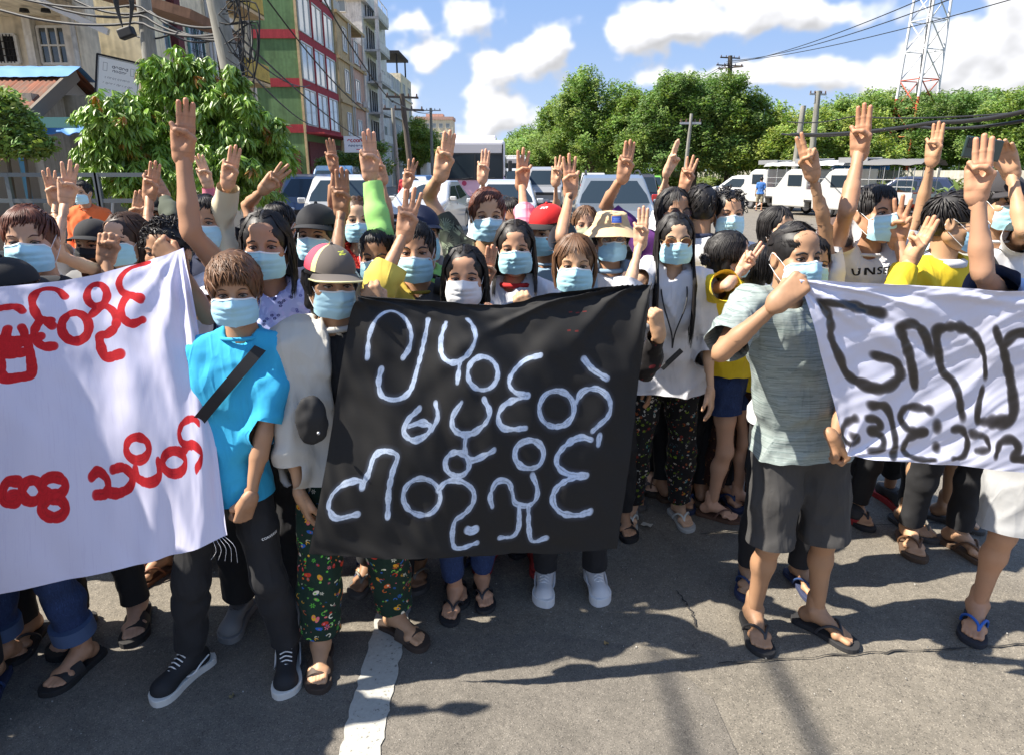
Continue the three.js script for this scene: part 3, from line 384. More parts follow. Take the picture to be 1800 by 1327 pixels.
function person(o) {
  const seed = ++personCount, lod = o.lod ?? 1, cell = [.0148, .02, .027, .036][lod], bcell = [.0195, .027, .032, .038][lod], R = rng(seed * 31 + 7), W2 = o.w ?? .88;
  const head = at(o.h[0], o.h[1], o.d); let H = head.y - (o.hatted ? .01 : .008); const S = H / 1.655;
  const yaw = (o.yaw ?? 0) * D, feetW = o.feet?.map((f) => ground(f[0], f[1])), base = feetW ? feetW[0].clone().add(feetW[1]).multiplyScalar(.5).setY(0) : V3(head.x + (o.lean?.[0] ?? 0), 0, head.z + (o.lean?.[1] ?? 0));
  const inv = (p) => p.clone().sub(base).applyAxisAngle(UP3, -yaw), out = (p) => p.clone().applyAxisAngle(UP3, yaw).add(base);
  const G = thing('person', o.label, 'person', base, yaw, o.group ?? 'people in the crowd on the road');
  const ht = inv(V3(head.x, H, head.z)), hs = (o.hs ?? .95) * lerp(1, S, .6), fem = !!o.fem;
  const headQ = Q((o.hp ?? 0) * D, (o.hy ?? 0) * D - 0, (o.hr ?? 0) * D), headC = ht.clone().add(V3(0, -.115, 0).multiplyScalar(hs));
  const neck = headC.clone().add(V3(0, -.175 * hs, -.025 * S)), hip = V3(ht.x * .2, .855 * S, ht.z * .2), chest = hip.clone().lerp(neck, .68);
  const sw = (fem ? .137 : .152) * S * (o.wide ?? 1);
  // arms
  const arms = {};
  for (const [k, s] of [['R', -1], ['L', 1]]) {
    const a = o[k], sh = neck.clone().add(V3(s * sw, -.05 * S, -.005)); let tgt, uA = .285 * S, fA = .245 * S;
    if (a) {
      const d = o.d + (a.dd ?? -.03); tgt = inv(at(a.w[0], a.w[1], d));
      if (tgt.y > sh.y + .12) { sh.y += .055 * S; sh.x -= s * .022 * S; }
      const dist = tgt.distanceTo(sh), reach = (uA + fA) * .995;
      if (dist > reach) { const g = Math.min(dist / reach, a.grow ?? 1.12); uA *= g; fA *= g; if (dist > (uA + fA) * .998) { tgt = sh.clone().add(tgt.sub(sh).setLength((uA + fA) * .997)); const pp = proj(out(tgt)); report.push(`${seed} ${o.label.slice(0, 40)} ${k} reach ${dist.toFixed(2)} err ${(pp[0] - a.w[0]).toFixed(0)},${(pp[1] - a.w[1]).toFixed(0)}`); } }
    } else tgt = sh.clone().add(V3(s * (.05 + R() * .04), -.5 * S, .04 + R() * .06));
    const ax = tgt.clone().sub(sh), L = Math.min(ax.length(), (uA + fA) * .998), c = clamp((uA * uA + L * L - fA * fA) / (2 * uA * L), -1, 1), mid = sh.clone().addScaledVector(ax.clone().normalize(), uA * c), h = uA * Math.sqrt(Math.max(0, 1 - c * c)), n = ax.clone().normalize();
    let pole = a?.pole ? V3(...a.pole) : a && tgt.y > sh.y ? V3(s * .8, -.2, .5) : V3(s * .35, -.3, -.9); let e;
    if (a?.e) { const b1 = V3(0, 0, 1).cross(n).normalize(), b2 = n.clone().cross(b1); let best = 1e9; for (let q = 0; q < 48; q++) { const t = q / 48 * 2 * Math.PI, c2 = mid.clone().addScaledVector(b1, Math.cos(t) * h).addScaledVector(b2, Math.sin(t) * h), pp = proj(out(c2)), er = Math.hypot(pp[0] - a.e[0], pp[1] - a.e[1]) + (c2.z - sh.z < -.1 ? 6 : 0); if (er < best) { best = er; e = c2; } } }
    else { pole.addScaledVector(n, -pole.dot(n)).normalize(); e = mid.clone().addScaledVector(pole, h); }
    arms[k] = { s, sh, e, w: tgt, a };
  }
  // legs
  const legs = [-1, 1].map((s, i) => {
    const ank = feetW ? inv(feetW[i]).setY(.085 * S) : V3(hip.x + s * (.1 + R() * .03), .085 * S, hip.z * .2 + (R() - .5) * .12); const foot = (o.feet?.[i]?.[2] ?? s * 12 + (R() - .5) * 16) * D;
    const hj = hip.clone().add(V3(s * .088 * S, -.02, 0)), n = ank.clone().sub(hj), L = n.length(), th = Math.max(.398 * S, L * .528), sn = Math.max(.358 * S, L * .475), c = clamp((th * th + L * L - sn * sn) / (2 * th * L), -1, 1), hgt = th * Math.sqrt(Math.max(0, 1 - c * c)); n.normalize(); const p = V3(s * .15, 0, 1); p.addScaledVector(n, -p.dot(n)).normalize();
    return { s, hj, k: hj.clone().addScaledVector(n, th * c).addScaledVector(p, hgt), a: ank, foot };
  });
  // body
  const b = W2 * S, Z = V3(0, 0, 1), torso = (e) => {
    const t = [cap(hip.clone().add(V3(-.06 * b, -.01, 0)), hip.clone().add(V3(.06 * b, -.01, 0)), .106 * b + e * 1.5 + (e > 0 ? .005 : 0), .106 * b + e * 1.5 + (e > 0 ? .005 : 0), Z, .88)];
    for (const s of [-1, 1]) t.push(cap(hip.clone().add(V3(s * .05 * b, .03, 0)), hip.clone().lerp(chest, .45).add(V3(s * (fem ? .038 : .052) * b, 0, .004)), .095 * b + e, .086 * b + e, Z, .88), cap(hip.clone().lerp(chest, .45).add(V3(s * (fem ? .038 : .052) * b, 0, .004)), chest.clone().add(V3(s * .068 * b, .03, .004)), .086 * b + e, .092 * b + e, Z, .92));
    t.push(cap(chest.clone().add(V3(0, -.02, .0)), neck.clone().add(V3(0, -.08, 0)), .09 * b + e, .075 * b + e, Z, .95));
    if (fem) for (const s of [-1, 1]) t.push(ell(chest.clone().add(V3(s * .065 * b, -.01, .07 * b)), [.06 * b + e, .06 * b + e, .05 * b + e]));
    for (const k of ['R', 'L']) { const A = arms[k]; t.push(cap(neck.clone().add(V3(A.s * .035, -.055 * S, -.005)), A.sh.clone().add(V3(0, -.004, 0)), .054 * b + e, .05 * b + e)); t.push(cap(neck.clone().add(V3(A.s * .03, -.01, -.01)), A.sh.clone().lerp(neck, .25).add(V3(0, .0, 0)), .034 + e, .04 * b + e)); }
    return t;
  };
  const aw = (o.arm ?? (fem ? .7 : .79)) * S;
  const armCaps = (A, e0, e1, to) => { // to: 0..1 upper arm, 1..2 forearm; list of tapered pieces
    const t = [], u = A.e.clone(), f = A.w, um = A.sh.clone().lerp(u, .5), fm = u.clone().lerp(f, .32), pts = [[A.sh, .049, 0], [um, .043, .5], [u, .0365, 1], [fm, .0385, 1.32], [f, .0255, 2]];
    for (let i = 0; i < 4; i++) { const [p0, r0, t0] = pts[i], [p1, r1, t1] = pts[i + 1]; if (to <= t0) break; const q = Math.min(1, (to - t0) / (t1 - t0)), end = p0.clone().lerp(p1, q), f0 = t0 / to, f1 = Math.min(1, t1 / to); const c = cap(p0, end, r0 * aw + lerp(e0, e1, f0), lerp(r0, r1, q) * aw + lerp(e0, e1, f1)); t.push(c); }
    return t;
  };
  const legCaps = (l, e0, e1, to, wide = 1) => {
    const lw = o.legw ?? 1, km = l.k.clone().lerp(l.a, .3).add(V3(0, 0, -.012)), pts = [[l.hj, .08 * W2, 0], [l.hj.clone().lerp(l.k, .5), .062 * W2, .5], [l.k, .042 * lw, 1], [km, .043 * lw, 1.3], [l.a, .028, 2]], t = [];
    for (let i = 0; i < 4; i++) { const [p0, r0, t0] = pts[i], [p1, r1, t1] = pts[i + 1]; if (to <= t0) break; const q = Math.min(1, (to - t0) / (t1 - t0)), end = p0.clone().lerp(p1, q); let c = cap(p0, end, r0 * S + lerp(e0, e1, t0 / to), lerp(r0, r1, q) * S + lerp(e0, e1, Math.min(1, t1 / to))); t.push(c); }
    return t;
  };
  const shoesClosed = ['sneaker', 'runner', 'clog'].includes(o.shoe?.[0]), tone = o.skin ?? 'mid';
  {
    const pr = [...torso(-.004), cap(neck.clone().add(V3(0, -.03, -.005)), headC.clone().add(V3(0, -.045 * hs, -.018 * hs)), (fem ? .045 : .053) * S, (fem ? .045 : .051) * S)];
    for (const l of legs) pr.push(...legCaps(l, 0, 0, 2)); const al = []; for (const k of ['R', 'L']) { const A = arms[k]; al.push(...armCaps(A, 0, 0, 2)); const u = A.e.clone().sub(A.sh).normalize(), f = A.w.clone().sub(A.e).normalize(), sd = u.clone().cross(f); if (sd.length() < .1) sd.set(0, 0, 1).cross(f); sd.normalize(); const fr = sd.clone().cross(u).normalize(), uL = A.e.distanceTo(A.sh), fL = A.w.distanceTo(A.e), P = (o, d, t, b, q) => o.clone().addScaledVector(d, t).addScaledVector(b, q); al.push(cap(P(A.sh, u, uL * .35, fr, .014 * aw), P(A.sh, u, uL * .7, fr, .012 * aw), .036 * aw, .032 * aw), cap(P(A.e, f, fL * .06, sd, .012 * aw), P(A.e, f, fL * .4, sd, .01 * aw), .031 * aw, .027 * aw), cap(P(A.e, f, fL * .06, sd, -.011 * aw), P(A.e, f, fL * .42, sd, -.008 * aw), .03 * aw, .025 * aw), ell(P(A.e, f, -.006, fr, -.02 * aw), [.018 * aw, .018 * aw, .018 * aw]), cap(P(A.e, f, fL * .86, sd, .014 * aw), P(A.e, f, fL * .98, sd, .015 * aw), .015 * aw, .014 * aw), cap(P(A.e, f, fL * .86, sd, -.013 * aw), P(A.e, f, fL * .98, sd, -.014 * aw), .015 * aw, .013 * aw)); }
    const F = fieldOf([...pr, ...al], bcell); for (const p of pr) F.add(p, .035); for (const p of al) F.add(p, .012);
    const list = [tint(F.mesh(), (x, y, z) => { const n = 1 + .05 * N3(x * 16, y * 16, z * 16 + seed) + .07 * N3(x * 5, y * 5, z * 5 + seed), h = 1 + .04 * N3(x * 9 + 5, y * 9, z * 9); return [n * h, n, n * (2 - h)]; })];
    const hv = V3(hs * (.955 + R() * .075), hs * (.98 + R() * .04), hs), HX = (g) => g.clone().applyMatrix4(new THREE.Matrix4().compose(headC, headQ, hv));
    list.push(HX(headGeo(lod === 0 ? .005 : lod === 1 ? .0075 : lod === 2 ? .0095 : .013)));
    if (!o.back) for (const g of eyesGeo(HAIRC[o.hair?.[1] ?? 'black'], SKIN[tone], R)) list.push(HX(g));
    for (const k of ['R', 'L']) { const A = arms[k], a = A.a; const fd = a?.tip ? inv(at(a.tip[0], a.tip[1], o.d + (a.dd ?? -.03) + (a.td ?? 0))).sub(A.w).normalize() : A.w.clone().sub(A.e).normalize();
      let pn = a?.palm ? V3(...a.palm).normalize() : a && A.w.y > A.sh.y ? inv(V3(0, CAMH, 0)).sub(A.w).normalize() : V3(-A.s * .8, 0, -.4); if (a?.back) pn.multiplyScalar(-1); if (a) { pn.applyAxisAngle(fd, ((a.twist ?? 0) + (R() - .5) * 30) * D); if (a.pose?.startsWith('salute')) fd.add(V3((R() - .5) * .16, 0, (R() - .5) * .2)).normalize(); } pn.addScaledVector(fd, -pn.dot(fd)).normalize(); const xa = fd.clone().cross(pn), q = new THREE.Quaternion().setFromRotationMatrix(new THREE.Matrix4().makeBasis(xa, fd, pn));
      A.q = q; A.fd = fd; A.pn = pn; list.push(xform(handGeo(a?.pose ?? 'relaxed', a ? (lod === 0 ? .0044 : lod === 1 ? .0057 : lod === 2 ? .0066 : .009) : (lod === 0 ? .0065 : .009)), A.w, q, S * (a?.hs ?? (fem ? .8 : .86)), k === 'L')); }
    if (!shoesClosed) for (const l of legs) list.push(xform(footGeo(lod === 0 ? .0068 : .0125), V3(l.a.x, (o.shoe?.[0] ? .018 : 0), l.a.z), Q(0, l.foot, 0), S * (fem ? .93 : 1), l.s > 0));
    const bg = mergeIdx(list), ca = bg.attributes.color.array, gs = .86 + R() * .28, hu = (R() - .5) * .1; for (let i = 0; i < ca.length; i += 3) { ca[i] *= gs; ca[i + 1] *= gs * (1 + hu); ca[i + 2] *= gs * (1 + hu * .6); } part('body', bg, skinMat(tone), G);
  }
  // clothes
  const rdg = (n) => { const t = 1 - Math.min(1, Math.abs(n) * 1.6); return t * t; };
  const wr = (amp, q) => (v, x, y, z) => v - amp * (1.15 * rdg(N3(x * 5 + y * 1.5 + q, y * 1.7, z * 5)) + .7 * rdg(N3(x * 6 - y * 4 + q, y * 4.5 + x * 3, z * 7)) + .35 * N3(x * 9, y * 7 + q, z * 9) + .22 * N3(x * 20, y * 14, z * 20 + q) - .35);
  const dress = (F, amp, so) => { F.near(wr(amp, so), 4); return F.mesh(); };
  const shirts = Array.isArray(o.shirt) ? o.shirt : o.shirt ? [o.shirt] : [];
  shirts.forEach((sh, si) => {
    const e = (sh.e ?? .018) + si * .02, pr = sh.armOnly ? [cap(neck.clone().add(V3(-.03, -.06, .02)), arms.R.sh.clone(), .05 * S + e, .056 * S + e)] : torso(e), hem = (sh.hem ?? .5) * H, tr = hip.clone().setY(hem - .02);
    if (hem < hip.y && !sh.armOnly) { for (const s of [-1, 1]) pr.push(cap(hip.clone().add(V3(s * .06 * b, 0, 0)), V3(hip.x + s * .07 * b, hem - .05, hip.z + .01), .102 * b + e, .108 * b + e + (sh.flare ?? .012), Z, .9)); }
    const F = fieldOf([...pr, ...armCaps(arms.R, .05, .05, 2), ...armCaps(arms.L, .05, .05, 2)], cell); for (const p of pr) F.add(p, .04);
    const ends = [];
    for (const k of ['R', 'L']) { const to = Math.min(1.94, (k === 'R' ? sh.sr : sh.sl) ?? sh.s ?? .75), A = arms[k]; if (to <= 0) continue; const e0 = sh.es ?? Math.min(e, .015), e1 = (sh.es1 ?? (to <= 1 ? .024 : .014)) + si * .008, far = Math.min(2, to + .14); for (const p of armCaps(A, e0, e1, far)) F.add(p, .03);
      const f = to <= 1 ? A.sh.clone().lerp(A.e, to) : A.e.clone().lerp(A.w, to - 1), dir = (to <= 1 ? A.e.clone().sub(A.sh) : A.w.clone().sub(A.e)).normalize(), ra = (to <= 1 ? lerp(.049, .0365, to) : lerp(.0385, .0255, to - 1)) * aw + e1 + .035; ends.push([f, dir, ra]); }
    const nk = neck.clone().add(V3(0, (sh.ny ?? .012), .012)); F.sub(cap(nk, nk.clone().add(V3(0, .14, .03)), (sh.nr ?? .054) * S, .08 * S), .008);
    if (sh.vneck) F.sub(cap(nk, nk.clone().add(V3(0, -.07, .06)), .045, .014), .01);
    if (sh.open) { const cx = sh.open[0], hw = sh.open[1]; F.sub({ lo: V3(-.5, 0, 0), hi: V3(.5, 2, .5), d: (x, y, z) => Math.max(Math.abs(x - hip.x - cx) - hw - (y - hem) * .03, .0 - z) }, .006); }
    F.near(wr(sh.wr ?? .009, seed + si * 5), 4);
    let g = clipMesh(F.mesh(), (x, y, z) => { let v = hem + .007 * N3(x * 8, 0, seed + z * 8) - y; for (const [f, d, r] of ends) { const dx = x - f.x, dy = y - f.y, dz = z - f.z, t = dx * d.x + dy * d.y + dz * d.z; const ds = Math.hypot(dx - d.x * t, dy - d.y * t, dz - d.z * t); if (t > -.06 && t < .3 && ds < r + .03) { let td = 9; for (const q of pr) td = Math.min(td, q.d(x, y, z)); v = Math.max(v, Math.min(t, (td - .052) * 2.5, (r - ds) * 2.5)); } } return v; }); if (sh.map || lod === 0) g = boxUV(g); part(sh.name ?? 'shirt', g, clothMat(sh.c ?? [1, 1, 1], sh.rough ?? .88, sh.map, lod === 0), G);
    if ((sh.collar || (lod < 2 && sh.c && !sh.open)) && !sh.vneck) part('collar', tube(Array.from({ length: 9 }, (_, i) => { const a = i / 9 * 2 * Math.PI; return nk.clone().add(V3(Math.sin(a) * .066 * S, .004 + (Math.cos(a) < 0 ? .018 : -.004), Math.cos(a) * .062 * S)); }), sh.collarR ?? (sh.collar ? .011 : .0065), 24, 6, true), clothMat(sh.collar ?? sh.c), G);
  });
  if (o.leg) { // trousers, shorts or skirt
    const L = o.leg, to = L.to ?? 1.93, e = L.e ?? .02, e1 = L.e1 ?? .03, pr = [cap(hip.clone().add(V3(-.06 * b, 0, 0)), hip.clone().add(V3(.06 * b, 0, 0)), .106 * b + e * .4, .106 * b + e * .4, Z, .88), cap(hip.clone().add(V3(0, .03, 0)), hip.clone().add(V3(0, .12, 0)), .112 * b, .105 * b, Z, .85)], lp = legs.map((l) => legCaps(l, e, e1, Math.min(2, to + .1)));
    const F = fieldOf([...pr, ...lp.flat()], cell); for (const p of pr) F.add(p, .03);
    for (const l of lp) for (const p of l) F.add(p, .028);
    const cuts = legs.map((l) => { const tt = Math.min(to, 1.96), f = tt <= 1 ? l.hj.clone().lerp(l.k, tt) : l.k.clone().lerp(l.a, tt - 1); return [f, (tt <= 1 ? l.k.clone().sub(l.hj) : l.a.clone().sub(l.k)).normalize()]; });
    let g = clipMesh(dress(F, L.wr ?? .008, seed + 11), (x, y, z) => { let v = y - hip.y - (L.top ?? .1); cuts.forEach(([f, d], i) => { if ((x - hip.x) * legs[i].s > -.02) { const t = (x - f.x) * d.x + (y - f.y) * d.y + (z - f.z) * d.z; if (t > -.08) v = Math.max(v, t); } }); return v; }); if (L.map || lod === 0) g = boxUV(g); part(L.name ?? (to < 1.5 ? 'shorts' : 'trousers'), g, clothMat(L.c ?? [1, 1, 1], L.rough ?? .88, L.map, lod === 0), G);
    if (L.cuff) for (const l of legs) { const c = l.k.clone().lerp(l.a, (to - 1) - .06), d = l.a.clone().sub(l.k).normalize(); part('cuff', rod(c.clone().addScaledVector(d, -.025), c.clone().addScaledVector(d, .032), .053 * S + e1, .05 * S + e1 + .004, 18), clothMat(L.cuff), G); }
  }
  if (o.shoe) { if (o.shoe === FF && lod) o.shoe = FFS[seed % FFS.length]; const [kind, c1, c2] = o.shoe; for (const l of legs) { const S2 = S * (fem ? .95 : 1.02); const r = new THREE.Group(); r.name = kind === 'flipflop' ? 'flip_flop' : kind === 'slide' ? 'sandal' : 'shoe'; r.position.set(l.a.x, 0, l.a.z); r.rotation.y = l.foot; G.add(r); const sp = once('shoe' + JSON.stringify(o.shoe), () => shoeParts(kind, c1, c2)); for (const [n, g, c, ro] of sp) part(n, xform(clean(g.clone()), V3(), new THREE.Quaternion(), S2, l.s > 0), cmat('sh' + c.join() + ro, () => mat(c, ro, { side: THREE.DoubleSide })), r); } }
  // head-worn things
  const hg = new THREE.Matrix4().compose(headC, headQ, V3(hs, hs, hs)), H3 = (g) => g.clone().applyMatrix4(hg);
  if (o.hair && o.hair[0] !== 'none') part('hair', H3(hairGeo(o.hair[0], HAIRC[o.hair[1]], seed, lod, o.hair[2], !!o.cap)), hairMat, G);
  if (o.bun) part('hair_tie', H3(lockGeo(Array.from({ length: 60 }, () => { const c = V3(...o.bun), e1 = V3(R() - .5, R() - .5, R() - .5).normalize(), e2 = V3(R() - .5, R() - .5, R() - .5).normalize(); return { p: [0, 1, 2, 3, 4, 5].map((k) => c.clone().addScaledVector(e1, Math.cos(k) * .03).addScaledVector(e2, Math.sin(k) * .03)), w: .007 }; }), [.04, .035, .035], seed)), hairMat, G);
  if (o.mask) { const mk = new THREE.Matrix4().compose(V3((R() - .5) * .004, (R() - .5) * .01, 0), Q((R() - .5) * .1, 0, (R() - .5) * .12), V3(.97 + R() * .06, .94 + R() * .12, 1)), M3 = (g) => H3(g.clone().applyMatrix4(mk)), m = part('face_mask', M3(maskGeo(seed)), o.mask === 'blue' ? blues[seed % 4] : maskMat[o.mask], G); const lm = o.mask === 'black' ? darkMat : loopMat;
    for (const s of [-1, 1]) part('ear_loop', H3(merge([tube([V3(s * .069, -.024, .046), V3(s * .079, .008, .012), V3(s * .082, .02, -.014), V3(s * .082, -.008, -.03)], .0012, 10, 4), tube([V3(s * .066, -.088, .042), V3(s * .076, -.055, .008), V3(s * .082, -.02, -.026)], .0012, 8, 4)])), lm, m);
    if (o.mask === 'blue' && lod < 2) { part('trim', M3(grid(16, 1, (u, v) => maskPoint(seed, u, .955 + v * .05))), loopMat, m); } }
  if (o.cap) { const cp = new THREE.Group(); cp.name = o.cap[0] === 'bucket' ? 'bucket_hat' : 'cap'; G.add(cp); const tq = new THREE.Matrix4().makeRotationX((o.cap[4] ?? 0) * D); for (const [n, g, ci] of capGeo(o.cap[0])) part(n, g.clone().applyMatrix4(tq).applyMatrix4(hg), ci === 0 && o.capMap ? clothMat([1, 1, 1], .85, o.capMap) : ci === 2 ? clothMat([1, 1, 1], .8, o.patchMap) : clothMat(o.cap[1 + ci] ?? o.cap[1]), cp);
    if (o.cap[3]) part('piping', tube(Array.from({ length: 15 }, (_, i) => { const a = (i / 14 - .5) * 2.1, ed = Math.cos((i / 14 - .5) * Math.PI); return V3(Math.sin(a) * .103, .045 - (1 - Math.cos(a)) * .044, -.012 + Math.cos(a) * .107 + .079 * Math.pow(Math.max(0, ed), .5)); }), .0035, 40, 5).applyMatrix4(tq).applyMatrix4(hg), clothMat(o.cap[3]), cp); }
  if (o.glasses) { const gl = new THREE.Group(); gl.name = 'glasses'; G.add(gl); const g = [], dk = o.glasses === 'dark'; for (const s of [-1, 1]) { g.push(new THREE.TorusGeometry(.0245, .0016, 6, 28).scale(1.05, .9, 1).rotateY(s * .2).translate(s * .034, -.004, .094)); g.push(tube([V3(s * .059, 0, .088), V3(s * .075, .004, .04), V3(s * .08, .0, -.02)], .0015, 6, 4)); } g.push(tube([V3(-.01, 0, .099), V3(0, .004, .103), V3(.01, 0, .099)], .0016, 6, 4)); part('frame', H3(merge(g)), dk ? darkMat : metalGold, gl); for (const s of [-1, 1]) part('lens', H3(new THREE.CircleGeometry(.0245, 24).scale(1.05, .9, 1).rotateY(s * .2).translate(s * .034, -.004, .094)), cmat('lens' + o.glasses, () => dk ? mat([.03, .012, .03], .1) : o.glasses === 'clear' ? mat([.9, .9, .9], .05, { transmission: .9, thickness: 0 }) : mat([.35, .16, .07], .08, { transmission: .6, thickness: 0 })), gl); }
  if (o.strap) { const s = o.strap.side ?? 1, e = .03, pts = [];  // strap from a shoulder across the chest to the other hip
    for (let i = 0; i <= 10; i++) { const f = i / 10, x = lerp(s * .08, -s * .1, f) * S, y = lerp(neck.y - .012, hip.y + .17 * S, f), bul = Math.sin(Math.PI * Math.min(1, f * 1.15 + .04)); pts.push(V3(lerp(neck.x, hip.x, f) + x, y, lerp(neck.z, hip.z, f) + (.07 + .05 * bul) * S + (o.strap.out ?? .016))); }
    const g = grid(30, 1, (u, v) => { const i = Math.min(9, Math.floor(u * 10)), q = pts[i].clone().lerp(pts[i + 1], u * 10 - i); return q.add(V3((v - .5) * .86, (v - .5) * -s * .5, 0).multiplyScalar(o.strap.w ?? .038)); }); part('bag_strap', g, cmat('strap' + (o.strap.c ?? 'k'), () => mat(o.strap.c ?? [.012, .012, .014], .75, { side: THREE.DoubleSide })), G); }
  if (o.pack) for (const s of [-1, 1]) part('backpack_strap', grid(12, 1, (u, v) => V3(neck.x + s * lerp(.085, .125, u) * S + (v - .5) * .04, neck.y - .02 - u * .34 * S, neck.z + (.04 + .1 * Math.sin(Math.PI * Math.min(.8, u + .1))) * S * (o.pack.front ?? 1))), clothMat(o.pack.c), G);
  G.userData.arms = undefined; delete G.userData.arms;
  report.push(`${seed} H=${H.toFixed(2)} ${o.label.slice(0, 50)}`);
  return { G, arms, headC, headQ, hs, hip, neck, chest, S, out, inv, legs, hg };
}
function maskPoint(seed, u, v) { const s = seed * 1.7, a = (u - .5) * 2, t = clamp(v, 0, 1), ang = a * 1.18, w = .073 - .010 * Math.abs(t - .45), prow = Math.exp(-Math.abs(a) * 3.4); const z = .0195 + .083 * Math.cos(ang) + prow * (.023 * Math.exp(-(((t - .78) / .3) ** 2)) + .004) - (t < .2 ? (.2 - t) * .06 * Math.cos(ang) : 0) + .0022 * N3(a * 3.5 + s, t * 5, s); return V3(Math.sin(ang) * w * 1.135, lerp(-.108, -.012, v) + prow * .012 * sstep(.7, 1, t) + (Math.abs(a) > .75 ? (Math.abs(a) - .75) * (.45 - t) * .1 : 0) - prow * .006 * (1 - sstep(0, .3, t)), z); }
// ---------------------------------------------------------------- ground, road, markings
const asphaltTex = noiseTex(1024, (u, v, i, j) => { const R = Math.sin(i * 127.1 + j * 311.7) * 43758.5453, w = R - Math.floor(R), R2 = Math.sin((i >> 1) * 269.5 + (j >> 1) * 183.3) * 43758.5453, w2 = R2 - Math.floor(R2), n = fbmT(u, v, 6, 2.2) * .09 + fbmT(u, v, 40, 9) * .1; const k = .66 + n + (w - .5) * .16 + (w2 > .93 ? .2 : w2 < .06 ? -.2 : 0) * .8; return [k * 1.02, k * .985, k * .93]; });
const asphaltBump = asphaltTex.clone(); asphaltBump.colorSpace = THREE.NoColorSpace;
const broad = noiseTex(256, (u, v) => { const n = .86 + fbmT(u, v, 5, 4) * .3; return [n, n, n]; });
function asphalt(c, r = .5) { const t = asphaltTex.clone(); t.repeat.set(r, r); t.needsUpdate = true; const b = asphaltBump.clone(); b.repeat.set(r, r); return mat(c, .88, { map: t, bumpMap: b, bumpScale: .004 }); }
function flat(pts, y) { const s = new THREE.Shape(pts.map(([x, z]) => new THREE.Vector2(x, -z))), g = new THREE.ShapeGeometry(s).rotateX(-Math.PI / 2).translate(0, y, 0); const p = g.attributes.position, uv = new Float32Array(p.count * 2); for (let i = 0; i < p.count; i++) { uv[i * 2] = p.getX(i); uv[i * 2 + 1] = p.getZ(i); } g.setAttribute('uv', new THREE.BufferAttribute(uv, 2)); return g; }
const RD = -.0167;   // the road runs away along -z and drifts a little to the left
const rx = (x, z) => x - RD * z;
structure('ground', flat([[-900, 60], [900, 60], [900, -1800], [-900, -1800]], -.02), mat([.13, .115, .08], .95));
structure('road', flat([[-8.2, 20], [15.5, 20], [15.5, -30], [rx(17, -60), -60], [rx(20, -160), -160], [rx(20, -700), -700], [rx(-8.2, -700), -700], [rx(-8.2, -160), -160]], 0), asphalt([.36, .345, .315]), 'grey-brown asphalt road');
{ const a = ground(1190, 1140), b = ground(1310, 1327), dx = (b.x - a.x) / (b.z - a.z), L = (z) => a.x + (z - a.z) * dx; const pts = [[-5, 4], [L(4), 4]]; const R = rng(3); for (let z = 1; z > -2.1; z -= .25) pts.push([L(z) + (R() - .5) * .06, z]); pts.push([L(-2.2) - .1, -2.25], [.2, -2.35], [-5, -2.3]); structure('road_patch', flat(pts, .004), asphalt([.31, .3, .285], .62), 'smoother grey road patch'); }
const paintMat = (() => { const t = noiseTex(512, (u, v) => { const n = fbmT(u, v, 18, 3) + .5 * fbmT(u, v, 60, 8), k = n < -.42 ? .6 : .88 + n * .08; return [k, k * .99, k * .96]; }); t.repeat.set(2.2, 2.2); return mat([.52, .52, .5], .8, { map: t }); })();
{ // lane line, worn edges
  const a = ground(632, 1327), b = ground(690, 1085), dir = b.clone().sub(a).normalize(), n = V3(-dir.z, 0, dir.x), R = rng(8), w = .068; const at2 = (s) => a.clone().addScaledVector(dir, s), L = [], Rr = [];
  for (let s = -1.2; s < a.distanceTo(b) + .12; s += .03) { const p = at2(s); L.push([p.x + n.x * (w + (R() - .5) * .012), p.z + n.z * (w + (R() - .5) * .012)]); Rr.unshift([p.x - n.x * (w + (R() - .5) * .012), p.z - n.z * (w + (R() - .5) * .012)]); }
  structure('lane_marking', flat([...L, ...Rr], .008), paintMat, 'worn white lane line');
  for (const s0 of [2.4, 6, 9.6, 13.2, 16.8]) { const p = at2(a.distanceTo(b) + s0), q = at2(a.distanceTo(b) + s0 + 1.6); structure('lane_marking', flat([[p.x + n.x * w, p.z + n.z * w], [q.x + n.x * w, q.z + n.z * w], [q.x - n.x * w, q.z - n.z * w], [p.x - n.x * w, p.z - n.z * w]], .008), paintMat); }
  for (const x0 of [5.2]) for (let z = -8; z > -60; z -= 6) structure('lane_marking', flat([[rx(x0 - .07, z), z], [rx(x0 + .07, z), z], [rx(x0 + .07, z), z - 2.2], [rx(x0 - .07, z), z - 2.2]], .008), paintMat);
}
{ // joints and cracks in the asphalt
  const crack = (pts, w, seed) => { const R = rng(seed), A = [], B = []; for (let i = 0; i < pts.length - 1; i++) for (let k = 0; k < 14; k++) { const p = ground(...pts[i]).lerp(ground(...pts[i + 1]), k / 14); const d = ground(...pts[i + 1]).sub(ground(...pts[i])).normalize(), n = V3(-d.z, 0, d.x), j = (R() - .5) * .012, ww = w * (.4 + R()); A.push([p.x + n.x * (j + ww), p.z + n.z * (j + ww)]); B.unshift([p.x + n.x * (j - ww), p.z + n.z * (j - ww)]); } structure('road_joint', flat([...A, ...B], .0085), mat([.03, .028, .026], .95), 'tarred joint in the asphalt'); };
  crack([[1262, 1168], [1500, 1152], [1700, 1140], [1950, 1128]], .0035, 2); crack([[1190, 1040], [1215, 1075], [1225, 1105]], .004, 3); crack([[1230, 940], [1500, 925], [1800, 915]], .004, 4);
}
const concrete = (() => { const t = noiseTex(512, (u, v) => { const n = .78 + fbmT(u, v, 5, 1) * .28 + fbmT(u, v, 30, 5) * .14; return [n, n * .985, n * .95]; }); return (c, r = .35) => { const q = t.clone(); q.repeat.set(r, r); q.needsUpdate = true; return mat(c, .9, { map: q }); }; })();
